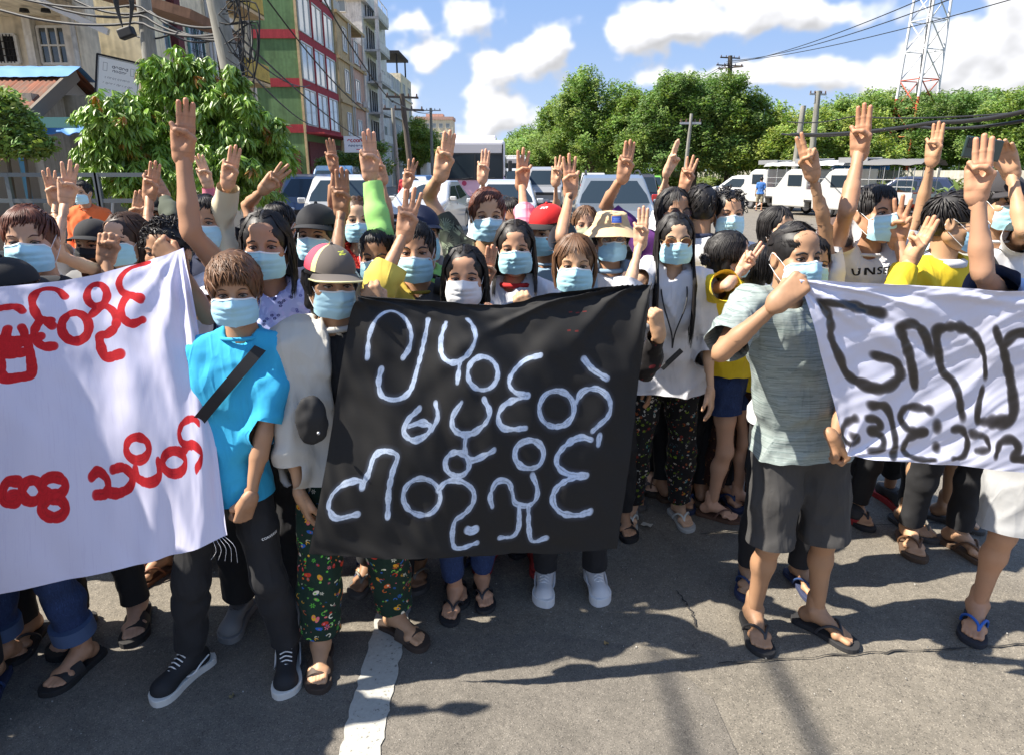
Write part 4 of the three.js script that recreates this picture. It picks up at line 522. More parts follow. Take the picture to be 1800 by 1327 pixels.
const wallTexture = (() => { // weathered plaster: streaks and stains
  const t = noiseTex(512, (u, v) => { const st = fbmT(u, v, 4, 6) * .2 + Math.max(0, fbmT(u * 1, v, 12, 11)) * .2, streak = N3(u * 38, v * 2.2, 4) * .07, g = .95 + fbmT(u, v, 24, 3) * .08 - Math.max(0, st) * .9 + streak; return [g, g * .99, g * .965]; }); return (c, r = .18, x = {}) => { const q = t.clone(); q.repeat.set(r, r); q.needsUpdate = true; return mat(c, .92, { map: q, ...x }); };
})();
function uvBox(w, h, d, x = 0, y = 0, z = 0) { const g = new THREE.BoxGeometry(w, h, d).translate(x, y, z), p = g.attributes.position, n = g.attributes.normal, uv = g.attributes.uv; for (let i = 0; i < p.count; i++) uv.setXY(i, Math.abs(n.getX(i)) > .5 ? p.getZ(i) : p.getX(i), Math.abs(n.getY(i)) > .5 ? p.getZ(i) : p.getY(i)); return g; }
structure('kerb', [uvBox(.3, .16, 120, 0, .07, -60).translate(-8.3, 0, 15)].map((g) => g), concrete([.4, .38, .34]), 'grey kerb on the left');
structure('pavement', flat([[-8.45, 15], [-8.45, -105], [-30, -105], [-30, 15]], .13), concrete([.34, .32, .29]), 'pavement in front of the houses');
{ const pts = [[15.6, 6], [15.6, -30], [17.1, -60], [20.1, -160]]; const g = []; for (let i = 0; i < 3; i++) { const [x0, z0] = pts[i], [x1, z1] = pts[i + 1], L = Math.hypot(x1 - x0, z1 - z0); g.push(uvBox(.3, .18, L, 0, .08, 0).rotateY(Math.atan2(x1 - x0, z1 - z0)).translate((x0 + x1) / 2 + (z0 < -25 ? .016 * (z0 + z1) / 2 * -0 : 0), 0, (z0 + z1) / 2)); } structure('kerb', g, concrete([.45, .44, .41]), 'pale kerb on the right'); }
structure('verge', flat([[15.7, 10], [15.7, -30], [17.3, -60], [20.3, -160], [160, -160], [160, 10]], .1), mat([.06, .075, .025], .95), 'weedy verge beside the wall');

// ---------------------------------------------------------------- vegetation
function leafTone(base, seed) { return (R) => { const k = .65 + R() * .7, y = R(); return [base[0] * k * (1 + y * .5), base[1] * k, base[2] * k * (1 - y * .3)]; }; }
const clumpGeos = new Map();
function clumpGeo(kind) { return once('clump' + kind, () => { // a spray of small bent leaves
  const R = rng(kind.length * 13 + 1), g = []; const n = kind === 'fine' ? 22 : 12;
  for (let i = 0; i < n; i++) { const l = kind === 'long' ? .42 : .22, w = kind === 'long' ? .06 : .075, lf = grid(1, 2, (u, v) => { const ww = w * (v === .5 ? 1 : v === 0 ? .3 : .12); return V3((u - .5) * 2 * ww, -v * v * l * .35, v * l); }); lf.rotateX((R() - .5) * 1.6).rotateZ((R() - .5) * 1.2).rotateY(R() * 6.28).translate((R() - .5) * .8, (R() - .5) * .7, (R() - .5) * .8); g.push(lf); }
  return merge(g); }); }
const leafMat = cmat('leaf', () => mat([1, 1, 1], .8, { side: THREE.DoubleSide, specularIntensity: .6, transmission: .48, thickness: 0 })), leafGloss = cmat('leafg', () => mat([1, 1, 1], .42, { side: THREE.DoubleSide, transmission: .4, thickness: 0 })), barkMat = wallTexture([.11, .085, .06], 1.5);
function crownMesh(name, clumps, geo, base, scale, seed, m, parent) {
  const im = new THREE.InstancedMesh(geo, m, clumps.length), R = rng(seed), tn = leafTone(base, seed), mt = new THREE.Matrix4(), q = new THREE.Quaternion(), e = new THREE.Euler();
  clumps.forEach((p, i) => { e.set((R() - .5) * 1.2, R() * 6.28, (R() - .5) * 1.2); const s = scale * (.6 + R() * .8); im.setMatrixAt(i, mt.compose(p, q.setFromEuler(e), V3(s, s, s))); im.setColorAt(i, lin(...tn(R))); });
  im.name = name; im.userData.kind = 'stuff'; im.castShadow = im.receiveShadow = true; parent.add(im); return im;
}
function subLobes(ls, R) { const out = []; for (const l of ls) { out.push([l[0], l[1], l[2], l[3] * .85, l[4] * .85, l[5] * .85]); for (let i = 0; i < 9; i++) { const a = R() * 6.283, c = R() * 1.7 - .7, s = Math.sqrt(Math.max(0, 1 - c * c)), k = .3 + R() * .22; out.push([l[0] + Math.cos(a) * s * l[3] * .88, l[1] + c * l[4] * .9, l[2] + Math.sin(a) * s * l[5] * .8, l[3] * k, l[4] * k, l[5] * k]); } } return out; }
function tree(name, label, o) { // o: base (V3), lobes [[x,y,z,rx,ry,rz]...] relative to base, n clumps
  const T = thing(name, label, 'tree', o.base, 0, o.group), R = rng(o.seed), pts = [], sub = subLobes(o.lobes, R), tot = sub.reduce((s, l) => s + l[3] * l[4], 0);
  for (const l of sub) { const n = Math.round(o.n * l[3] * l[4] / tot); for (let i = 0; i < n; i++) { const a = R() * 6.283, c = R() * 2 - 1, s = Math.sqrt(1 - c * c), r = Math.pow(R(), .36) * (1.02 + .34 * N3(Math.cos(a) * 2 + l[0], c * 2.5, Math.sin(a) * 2 + o.seed)); const p = V3(l[0] + Math.cos(a) * s * r * l[3], l[1] + c * r * l[4], l[2] + Math.sin(a) * s * r * l[5]); if (N3(p.x / o.gap, p.y / o.gap, p.z / o.gap + o.seed) > -.22) pts.push(p); } }
  const top = o.lobes[0], g = [], tr = o.trunk ?? .25; g.push(rod(V3(0, -.1, 0), V3(top[0] * .3, Math.max(.5, top[1] - top[4] * .6), top[2] * .3), tr, tr * .7, 10));
  for (const l of o.lobes) for (let k = 0; k < 3; k++) g.push(rod(V3(top[0] * .3, Math.max(.4, top[1] - top[4] * .7), top[2] * .3), V3(l[0] + (R() - .5) * l[3], l[1] + (R() - .2) * l[4] * .7, l[2] + (R() - .5) * l[5]), tr * .45, tr * .12, 6));
  part('trunk', g, barkMat, T); crownMesh('crown', pts, clumpGeo(o.kind ?? 'fine'), o.tone, o.leaf, o.seed, leafMat, T); return T;
}
// a lobe given by its place in the photograph and a distance
function lobes(d, list, base) { return list.map(([px, py, rx_, ry, dz = 0]) => { const p = at(px, py, d + dz), k = (d + dz) / 1170; return [p.x - base.x, p.y - base.y, p.z - base.z, rx_ * k, ry * k, Math.max(rx_, ry) * k * .9]; }); }
function treeAt(name, label, d, basePx, list, o) { const b = at(basePx, HORIZON, d).setY(.1), ls = lobes(d, list, b); return tree(name, label, { base: b, lobes: ls, gap: o.gap ?? 1.6, ...o }); }
const G1 = [.17, .33, .06], G2 = [.125, .265, .05], G3 = [.225, .38, .065];
const grp = 'trees along the wall on the right';
treeAt('tree', 'tall bright green tree at the left end of the tree row, beside the traffic', 62, 1035, [[1060, 205, 62, 62], [1010, 228, 55, 48, 4], [1100, 232, 58, 55], [1050, 262, 75, 40], [1120, 270, 40, 36, -4], [985, 262, 45, 32, 8]], { n: 9880, tone: G1, leaf: 0.72, seed: 11, trunk: .4, group: grp });
treeAt('tree', 'low far tree where the road meets the tree row', 95, 935, [[945, 250, 48, 28], [905, 262, 36, 18, 14], [975, 268, 40, 24]], { n: 4180, tone: G2, leaf: 0.94, seed: 12, trunk: .4, group: grp });
treeAt('tree', 'dark green tree rising behind the wooden power pole', 58, 1215, [[1230, 165, 72, 34], [1180, 190, 60, 42], [1270, 205, 70, 40], [1160, 240, 55, 45], [1220, 250, 80, 45], [1300, 190, 40, 22]], { n: 9880, tone: G2, leaf: 0.72, seed: 13, trunk: .5, group: grp });
treeAt('tree', 'yellow-green roadside tree with a white-painted trunk base', 58, 1275, [[1310, 222, 58, 46], [1265, 250, 50, 42], [1345, 250, 45, 40], [1300, 275, 70, 34]], { n: 6460, tone: G3, leaf: 0.77, seed: 14, trunk: .17, group: grp, gap: .9 });
treeAt('tree', 'light green tree behind the leaning concrete poles', 56, 1440, [[1400, 240, 62, 42], [1455, 235, 50, 40], [1500, 255, 60, 42], [1420, 275, 75, 32]], { n: 7220, tone: G3, leaf: 0.73, seed: 15, trunk: .2, group: grp, gap: 1 });
treeAt('tree', 'mid green tree just behind the foot of the lattice tower', 66, 1540, [[1530, 205, 70, 40], [1580, 235, 70, 50], [1500, 190, 34, 20], [1560, 265, 90, 36]], { n: 7980, tone: G1, leaf: 0.72, seed: 16, trunk: .4, group: grp });
treeAt('rain_tree', 'broad dark rain tree with a flat umbrella crown right of the tower', 60, 1715, [[1680, 190, 80, 30], [1740, 200, 80, 34], [1660, 225, 60, 28], [1720, 245, 95, 36], [1770, 235, 50, 40], [1650, 265, 50, 26]], { n: 10640, tone: G2, leaf: 0.68, seed: 17, trunk: .5, group: grp, gap: 1.2 });
treeAt('rain_tree', 'dark rain tree at the far right end of the wall', 52, 1860, [[1810, 195, 60, 40], [1850, 230, 80, 55], [1800, 262, 50, 30], [1950, 220, 90, 60]], { n: 6080, tone: G1, leaf: 0.68, seed: 18, trunk: .45, group: grp, gap: 1.1 });
treeAt('tree', 'light tree between the poles far down the left pavement', 85, 735, [[735, 248, 34, 30], [760, 262, 28, 22], [722, 275, 22, 20]], { n: 2850, tone: G3, leaf: 0.72, seed: 19, trunk: .3 });
treeAt('tree', 'dark leafy tree in front of the small white street sign', 34, 650, [[640, 282, 40, 22], [600, 290, 32, 18], [672, 290, 24, 16]], { n: 2470, tone: G2, leaf: 0.43, seed: 20, trunk: .14 });
{ // the far wood behind the tree row, one green mass
  const R = rng(71), pts = [], prof = [[870, 262], [930, 240], [980, 222], [1030, 205], [1100, 205], [1160, 205], [1220, 195], [1300, 205], [1380, 215], [1450, 225], [1520, 205], [1600, 205], [1680, 195], [1760, 190], [1860, 190], [1960, 200]];
  for (let i = 0; i < 15000; i++) { const px = 865 + R() * 1100, d = 75 + R() * 22; let k = prof.findIndex((p) => p[0] > px); k = Math.max(1, k < 0 ? prof.length - 1 : k); const t = (px - prof[k - 1][0]) / (prof[k][0] - prof[k - 1][0]), top = lerp(prof[k - 1][1], prof[k][1], t) - 14 * N3(px * .03, 0, 2) - 8 * N3(px * .09, 1, 2); const y1 = at(px, top, d).y, f = Math.pow(R(), .7); const p = at(px, 300, d); p.y = .4 + (y1 - .4) * f; p.z += 3 * N3(px * .02, p.y * .25, 4); if (N3(p.x * .35, p.y * .35, p.z * .35) > -.35) pts.push(p); }
  const w = crownMesh(numbered('wood'), pts, clumpGeo('fine'), G1, 1.15, 72, leafMat, scene); w.userData.label = 'far green wood behind the boundary wall'; w.userData.category = 'wood';
}
{ // mango tree on the left: drooping whorls of long glossy leaves
  const d = 9.2, b = at(330, HORIZON, d).setY(.1), T = thing('mango_tree', 'bushy mango tree with glossy drooping leaves on the left pavement', 'tree', b), R = rng(44), ls = lobes(d, [[320, 215, 95, 85], [250, 250, 95, 80, -.2], [410, 240, 85, 75, .2], [330, 290, 130, 65], [200, 245, 55, 40, -.3], [460, 265, 50, 50, .2], [300, 160, 45, 40], [260, 330, 80, 40, -.2], [420, 320, 70, 45]], b); const sub = subLobes(ls, R);
  const leaf = grid(2, 4, (u, v) => V3((u - .5) * .036 * Math.sin(Math.PI * Math.min(1, .08 + v * .95)), -v * v * .05 + Math.abs(u - .5) * .01, v * .15)); const whorl = []; for (let i = 0; i < 9; i++) whorl.push(leaf.clone().rotateX(.25 + R() * .75).rotateY(i * .7 + R() * .5).scale(1, 1, 1).translate(0, R() * .04, 0)); const wg = merge(whorl), pts = [];
  for (const l of sub) { const n = Math.round(640 * l[3] * l[4] / (.7 * .65)); for (let i = 0; i < n; i++) { const a = R() * 6.283, c = R() * 2 - 1, s = Math.sqrt(1 - c * c), r = Math.pow(R(), .25); const p = V3(l[0] + Math.cos(a) * s * r * l[3], l[1] + c * r * l[4], l[2] + Math.sin(a) * s * r * l[5] * .8); if (N3(p.x * 2.6, p.y * 2.6, p.z * 2.6) > -.12) pts.push(p); } }
  const g = [rod(V3(0, -.1, 0), V3(0, .9, 0), .09, .07, 10)]; for (const l of ls) g.push(rod(V3(0, .8, 0), V3(l[0], l[1], l[2]), .045, .012, 6)); part('trunk', g, barkMat, T);
  const im = new THREE.InstancedMesh(wg, leafGloss, pts.length), m4 = new THREE.Matrix4(), q = new THREE.Quaternion(), e = new THREE.Euler(); pts.forEach((p, i) => { e.set((R() - .5) * 1.3, R() * 6.28, (R() - .5) * 1.3); const s = .55 + R() * .5; im.setMatrixAt(i, m4.compose(p, q.setFromEuler(e), V3(s, s, s))); const k = .55 + R() * .75, yw = R() < .02; im.setColorAt(i, yw ? lin(.4, .18, .02) : lin(.27 * k, .43 * k, .06 * k)); }); im.name = 'crown'; im.userData.kind = 'stuff'; im.castShadow = im.receiveShadow = true; T.add(im);
}
{ // climbing greenery at the far left and weeds by the wall
  const b = at(20, HORIZON, 8).setY(.1), T = thing('climbing_plant', 'green creeper hanging over the lower rusty awning', 'plant', b), R = rng(5), ls = lobes(8, [[-5, 190, 36, 26], [18, 222, 36, 24], [-10, 240, 40, 30], [50, 252, 34, 14]], b), pts = []; for (const l of ls) for (let i = 0; i < 240; i++) { const a = R() * 6.28, c = R() * 2 - 1, s = Math.sqrt(1 - c * c), r = Math.pow(R(), .3); pts.push(V3(l[0] + Math.cos(a) * s * r * l[3], l[1] + c * r * l[4], l[2] + Math.sin(a) * s * r * l[5] * .6)); }
  part('stem', [rod(V3(-.1, 0, 0), V3(0, 2.2, 0), .03, .02, 6), rod(V3(.1, 0, .1), V3(.2, 2.1, 0), .025, .015, 6)], barkMat, T); crownMesh('foliage', pts, clumpGeo('fine'), G1, .2, 5, leafMat, T);
  const pts2 = [], R2 = rng(15); for (let i = 0; i < 4200; i++) { const z = -16 - R2() * 68, x = 15.9 + clamp(-z - 30, 0, 60) * .05 + (R2() < .5 ? R2() * R2() * 8 : Math.max(0, 40 + (z + 26) * .383 - 15.9 - clamp(-z - 30, 0, 60) * .05) * (.75 + R2() * .22)); pts2.push(V3(x, .1 + R2() * .5 * (x > 13 ? 1.3 : .7), z)); }
  const w = crownMesh(numbered('weeds'), pts2, clumpGeo('long'), [.12, .2, .03], .9, 6, leafMat, scene); w.userData.label = 'bright green weeds along the foot of the wall'; w.userData.category = 'weeds';
  const palm = (px, py, d, h, seed, label) => { const pb = at(px, HORIZON, d).setY(.1), P = thing('palm', label, 'plant', pb, 0, 'potted palms by the shops'), Rp = rng(seed), gg = []; for (let i = 0; i < 16; i++) { const a = i * 2.4, L = 1.0 + Rp() * .5, el = .5 + Rp() * .7; for (let k = 0; k < 9; k++) { const f = .25 + k / 12, o = V3(Math.cos(a) * Math.cos(el) * L * f, h * .35 + Math.sin(el) * L * f - f * f * .55, Math.sin(a) * Math.cos(el) * L * f); for (const s of [-1, 1]) gg.push(grid(1, 2, (u, v) => V3((u - .5) * .05 * (1 - v), -v * v * .12, v * .34)).rotateY(-a + 1.57 + s * .8).translate(o.x, o.y, o.z)); } } part('trunk', rod(V3(), V3(0, h * .4, 0), .07, .05, 8), barkMat, P); const fr = part('fronds', gg, mat([.13, .17, .03], .6, { side: THREE.DoubleSide }), P); fr.userData.kind = 'stuff'; };
  palm(548, 270, 24, 2.2, 3, 'yellow-green palm below the red awning'); palm(575, 270, 27, 2.0, 4, 'smaller palm beside the blue pick-up');
}
{ // boundary wall of concrete panels and posts
  const A = V3(40, 0, -26), B = V3(17.8, 0, -84), L = A.distanceTo(B), W = thing('boundary_wall', 'long weathered concrete panel wall behind the parked trucks', 'wall', A, Math.atan2(B.x - A.x, B.z - A.z) - Math.PI / 2 + Math.PI), dir = 1, n = 28, step = L / n, wm = [0, 1, 2].map((i) => wallTexture([[.44, .43, .40], [.40, .39, .36], [.47, .46, .42]][i], .16)); W.rotation.y = Math.atan2(-(B.z - A.z), B.x - A.x);
  for (let i = 0; i <= n; i++) part('post', uvBox(.22, 2.0, .22, i * step, 1.0, 0), wm[i % 3], W);
  for (let i = 0; i < n; i++) for (let k = 0; k < 3; k++) part('panel', uvBox(step - .21, .57, .07, (i + .5) * step, .38 + k * .59, (i * 7 + k) % 5 * .004), wm[(i * 5 + k * 2) % 3], W);
}
// ---------------------------------------------------------------- poles, wires, lamps, tower
const poleMat = concrete([.42, .42, .40], .8), woodMat = wallTexture([.10, .085, .075], 1.2), wireMat = mat([.012, .012, .013], .6), steel = mat([.42, .43, .44], .45, { metalness: .7 });
function pole(label, px0, py0, px1, py1, d, r, o = {}) { // from the top pixel to a lower pixel, down to the ground
  const a = at(px0, py0, d), b = at(px1, py1, d), dir = b.clone().sub(a), base = a.clone().addScaledVector(dir, (a.y) / (a.y - b.y)), top = a.clone().addScaledVector(dir, -(o.up ?? 0)); const P = thing('utility_pole', label, 'pole', base, 0, 'utility poles'), t = top.clone().sub(base); part('shaft', rod(V3(), t, r * 1.2, r * .9, 12), o.wood ? woodMat : poleMat, P);
  for (const [f, w, rot] of o.arms ?? []) { const c = t.clone().multiplyScalar(f), g = box(w, .11, .09, 0, 0, 0).rotateY(rot ?? 0).translate(c.x, c.y, c.z); const arm = part('crossarm', g, o.wood ? woodMat : steel, P); for (const k of [-.45, -.2, .2, .45]) part('insulator', new THREE.CylinderGeometry(.035, .055, .16, 8).translate(c.x + Math.cos(rot ?? 0) * w * k, c.y + .13, c.z - Math.sin(rot ?? 0) * w * k), cmat('ins', () => mat([.09, .05, .035], .3)), arm); }
  return { P, base, top: t.add(base) };
}
function wire(label, pts, r, sag = .15) { const g = []; const p = []; for (let i = 0; i < pts.length - 1; i++) for (let k = 0; k < 6; k++) { const f = k / 6, q = pts[i].clone().lerp(pts[i + 1], f); q.y -= sag * 4 * f * (1 - f); p.push(q); } p.push(pts[pts.length - 1]); const m = part(numbered('cable'), tube(p, r, p.length * 2, 5), wireMat, scene); tagged(m, label, 'cable', 'overhead cables'); return m; }
const pA = pole('round grey concrete pole beside the white notice board', 247, -40, 270, 165, 13.5, .125, { up: .6 });
const pB = pole('concrete pole wrapped in cable bundles left of the green building', 370, -40, 416, 175, 12, .15, { up: .6 });
const pC = pole('dark wooden pole with crossarms beside the grey apartment block', 706, 165, 722, 300, 42, .16, { wood: 1, arms: [[.97, 1.9, .4], [.86, 2.4, .4]] });
pole('thin concrete pole beside the dark wooden pole', 690, 190, 698, 300, 36, .1);
pole('slender pole far down the left pavement', 757, 190, 760, 300, 80, .16, { arms: [[.97, 2.2, 0]] });
const pD = pole('tall wooden pole with double crossarms above the tree row', 1284, 98, 1280, 300, 72, .24, { wood: 1, arms: [[.985, 2.2, .3], [.93, 3.0, .3], [.915, 2.4, -.6]] });
pole('grey pole beside the green hatchback', 1216, 200, 1205, 300, 38, .09, { arms: [[.9, 1.1, 0]] });
const pE = pole('leaning concrete pole behind the first parked truck', 1413, 186, 1397, 300, 46, .18);
const pF = pole('taller leaning concrete pole between the parked trucks', 1439, 160, 1425, 300, 48, .19, { arms: [[.97, 1.2, .2]] });
pole('short distant pole in front of the trees', 1106, 170, 1104, 300, 90, .12, { arms: [[.95, 2.5, 0]] });
{ const R = rng(61), gl = 'black cable strung from the cable-wrapped pole';
  const a = pA.top, b = at(392, 60, 12); const pts = [[0, -12, 240, 10, 385, 48, 13], [60, 0, 250, 28, 390, 66, 13], [0, 18, 245, 40, 392, 58, 13], [130, 0, 262, 20, 388, 72, 13], [210, 50, 300, 60, 393, 62, 13]];
  pts.forEach((p, i) => wire('black cable sagging from the house eave to the cable-wrapped pole', [at(p[0], p[1], 14), at(p[2], p[3], 13.3), at(p[4], p[5], 12)], .016 + R() * .01, .12));
  for (const [x0, y0, x1, y1, d1] of [[395, 40, 660, 255, 36], [470, 0, 640, 195, 40], [400, 62, 545, 150, 30], [405, 90, 560, 222, 34], [570, 0, 690, 180, 40], [690, 178, 760, 196, 80]]) wire('black cable running down the street past the green building', [at(x0, y0, 12 + (x0 > 460 ? 16 : 0)), at(x1, y1, d1)], x0 < 460 ? .018 : .03, .3);
  wire('thick black cable crossing in front of the trees', [at(1880, 175, 13), at(1650, 215, 17), at(1392, 236, 26)], .05, .1); wire('second thick black cable crossing in front of the trees', [at(1880, 196, 13), at(1600, 222, 19), at(1375, 236, 27)], .035, .15); wire('thinner black cable just above the thick ones', [at(1880, 190, 13.4), at(1500, 205, 22), at(1385, 214, 28)], .02, .1);
  for (const [x1, y1] of [[1760, 0], [1570, 22], [1590, -10]]) wire('thin high wire leading from the tall wooden pole', [pD.top.clone().add(V3(R() - .5, -.2 - R() * .6, 0)), at(x1 + 120, y1 - 30, 30)], .025, .5);
  for (const [x1, y1] of [[1000, 225], [1090, 195]]) wire('thin wire running from the tall wooden pole into the trees', [pD.top.clone().add(V3(R() - .5, -.5, 0)), at(x1, y1, 66)], .025, .6);
  wire('long cable overhead along the left kerb, reaching past the crowd', [V3(-5.2, 7.1, -12.5), V3(-5.2, 7.0, 12)], .02, .1); wire('cable bundle overhead beside the long one along the left kerb', [V3(-4.86, 7.3, -12.5), V3(-4.92, 7.1, 12)], .026, .12);
  const coil = thing('cable_bundle', 'black splice box with looped cables hanging above the notice board', 'cable', at(222, 58, 12.6)); part('splice_box', box(.26, .16, .16, 0, 0, 0, .03).rotateZ(.3), wireMat, coil); for (let i = 0; i < 5; i++) part('loop', tube([V3(-.05, .05, 0), V3(-.14 + i * .02, .5, 0), V3(-.05 + i * .05, .95 + i * .04, .02), V3(.12 + i * .02, .5, 0), V3(.05, .05, 0)], .009, 24, 5), wireMat, coil);
  const bun = thing('cable_bundle', 'tangle of cables and brackets on the cable-wrapped pole', 'cable', at(398, 40, 11.8)); for (let i = 0; i < 16; i++) { const y = (R() - .3) * 1.2, x = (R() - .5) * .3; part('cable_loop', tube([V3(x, y, .16), V3(x + .2 + R() * .25, y - .1 + R() * .4, .2), V3(x + .25, y - .5 - R() * .5, .18), V3(x + .05, y - .6, .16)], .008 + R() * .006, 16, 4), wireMat, bun); }
}
{ // double-arm street lamp by the wall
  const d = 60, b = at(1662, HORIZON, d).setY(.1), P = thing('street_lamp', 'pale double-armed street lamp behind the wall', 'street lamp', b), h = at(1662, 232, d).y; part('arch', tube([V3(-1.15, -.1, 0), V3(-1.12, h - 1.4, 0), V3(-.9, h - .3, 0), V3(0, h - .12, 0), V3(.9, h - .4, 0), V3(1.05, h - 1.5, 0), V3(1.1, -.1, 0)], .07, 40, 7), mat([.6, .62, .62], .5), P); part('lamp_head', box(.6, .12, .25, -.4, h - .1, 0, .04), steel, P);
}
{ // lattice tower, red below and white above
  const d = 62, b = at(1592, HORIZON, d).setY(.1), T = thing('lattice_tower', 'tall lattice mast, red at the bottom and white above', 'tower', b, .35), w0 = 1.18, w1 = .74, Ht = 27, red = mat([.42, .07, .03], .6), wh = mat([.62, .63, .66], .5), N = 12, c = (k, y) => { const w = lerp(w0, w1, y / Ht), s = [[-1, -1], [1, -1], [1, 1], [-1, 1]][k]; return V3(s[0] * w, y, s[1] * w); };
  for (let k = 0; k < 4; k++) { part('leg', rod(c(k, 0), c(k, 7.6), .13, .12, 6), red, T); part('leg', rod(c(k, 7.6), c(k, Ht), .12, .1, 6), wh, T); }
  for (let i = 0; i < N; i++) for (let k = 0; k < 4; k++) { const y0 = Ht * i / N, y1 = Ht * (i + 1) / N, m = y0 < 7 ? red : wh; part('brace', rod(c(k, y0), c((k + 1) % 4, y1), .05, .05, 5), m, T); part('strut', rod(c(k, y1), c((k + 1) % 4, y1), .045, .045, 5), m, T); }
  part('ladder', [rod(V3(0, 0, 0), V3(0, Ht, 0), .1, .1, 6)], mat([.05, .05, .055], .6), T);
}
// ---------------------------------------------------------------- buildings
const glass = mat([.16, .2, .22], .06, { metalness: 0, clearcoat: 1, clearcoatRoughness: .04 }), glassPale = mat([.30, .36, .36], .1, { clearcoat: .8, clearcoatRoughness: .08 }), dark = mat([.012, .012, .014], .9);
function bld(label, x, z, turn = 0, name = 'building') { return thing(name, label, 'building', V3(x, .13, z), turn); }
// window on a face: face 'z' looks to +z, 'x' looks to +x; c = centre
function windowOn(B, face, cx, cy, cz, w, h, o = {}) {
  const W = new THREE.Group(); W.name = 'window'; W.position.set(cx, cy, cz); if (face === 'x') W.rotation.y = Math.PI / 2; B.add(W); const f = o.f ?? .07, fm = o.frame ?? frameWhite;
  part('pane', box(w - f, h - f, .03, 0, 0, .01), o.glass ?? glass, W); part('frame', [box(w, f, .1, 0, h / 2, .03), box(w, f, .1, 0, -h / 2, .03), box(f, h, .09, -w / 2, 0, .03), box(f, h, .09, w / 2, 0, .03)], fm, W);
  for (let i = 1; i < (o.v ?? 2); i++) part('mullion', box(f * .7, h - f, .08, -w / 2 + w * i / (o.v ?? 2), 0, .035), fm, W); for (let i = 1; i < (o.hN ?? 1); i++) part('mullion', box(w - f, f * .7, .075, 0, -h / 2 + h * i / (o.hN ?? 1), .035), fm, W);
  if (o.sill) part('sill', box(w + .2, .07, .2, 0, -h / 2 - .06, .06), fm, W); if (o.grille) { const g = []; for (let i = 1; i < 8; i++) g.push(box(.02, h, .02, -w / 2 + w * i / 8, 0, .12)); for (let i = 1; i < 4; i++) g.push(box(w, .02, .02, 0, -h / 2 + h * i / 4, .135)); part('grille', g, dark, W); }
  return W;
}
const frameWhite = mat([.6, .6, .57], .6), redM = wallTexture([.36, .035, .05], .3), greenM = wallTexture([.12, .22, .1], .12), tanM = wallTexture([.55, .41, .24], .2), creamM = wallTexture([.76, .68, .52], .2), pinkM = wallTexture([.62, .4, .33], .2), greyM = wallTexture([.52, .53, .54], .2), whiteM = wallTexture([.7, .7, .7], .2), maroon = wallTexture([.12, .03, .035], .4);
function slab(B, name, w, h, d, x, y, z, m) { return part(name, uvBox(w, h, d, x, y, z), m, B); }
{ // green building with red bands
  const d = 46, c = at(541, 301, d), B = bld('green building with dark red bands and tall glazed street front', c.x, -d), h = [4.25, 6.95, 9.7, 12.5, 15.4]; const Wd = 12, Dp = 9.5;
  slab(B, 'wall', Wd, 15.4, Dp, -Wd / 2, 7.7, -Dp / 2, greenM); h.forEach((y) => slab(B, 'red_band', Wd + .16, .5, Dp + .16, -Wd / 2, y, -Dp / 2, redM)); slab(B, 'red_pilaster', .75, 15.4, .5, -4.6, 7.7, .05, redM);
  slab(B, 'corner_trim', .14, 15.4, .14, .04, 7.7, .04, tanM); slab(B, 'corner_trim', .14, 15.4, .14, .05, 7.7, -Dp, tanM);
  for (let f = 0; f < 4; f++) { const y = (h[f] + h[f + 1]) / 2; for (let i = 0; i < 3; i++) windowOn(B, 'x', .02, y, -1.75 - i * 2.95, 2.5, 2.15, { glass: glassPale, v: 2, frame: frameWhite, f: .08 }); for (let i = 1; i < 3; i++) slab(B, 'red_mullion', .16, 2.3, .24, .06, y, -.3 - i * 2.95, redM); }
  slab(B, 'awning', 1.3, .1, Dp, .6, 4.0, -Dp / 2, redM).rotation.z = -.0; slab(B, 'shop_front', .1, 3.4, Dp - 1, .06, 1.8, -Dp / 2, maroon); slab(B, 'shop_front', 3.6, 2.6, .1, -2.2, 1.6, .06, maroon);
}
{ // beige and pink houses beyond
  const B = bld('beige and pink row house with drainpipes and grey windows', -13.2, -56.5), Dp = 10; slab(B, 'wall', 10, 13.2, 4.6, -5, 6.6, -2.3, tanM); slab(B, 'wall', 9.9, 12.2, 5.4, -4.98, 6.1, -7.3, pinkM); for (const y of [3.8, 6.9, 10, 13.1]) slab(B, 'ledge', 10.3, .22, 10.2, -5, y, -5, tanM);
  for (const y of [5.3, 8.5, 11.5]) { windowOn(B, 'x', .03, y, -2.4, 1.3, 1.7, { v: 2 }); windowOn(B, 'x', .01, y - .3, -6.4, 1.5, 1.7, { v: 2, sill: 1 }); slab(B, 'air_conditioner', .4, .5, .8, .25, y - 1.2, -8.6, whiteM); } for (const z of [-3.8, -4.4, -9]) part('drainpipe', rod(V3(.1, 0, z), V3(.1, 13, z), .06, .06, 6), greyM, B);
  for (const y of [5, 8, 11]) windowOn(B, 'z', -1.2, y, .02, 1.1, 1.5, { v: 2 }); slab(B, 'roof_shed', 4, 1.6, 4, -3, 14, -4, greyM);
}
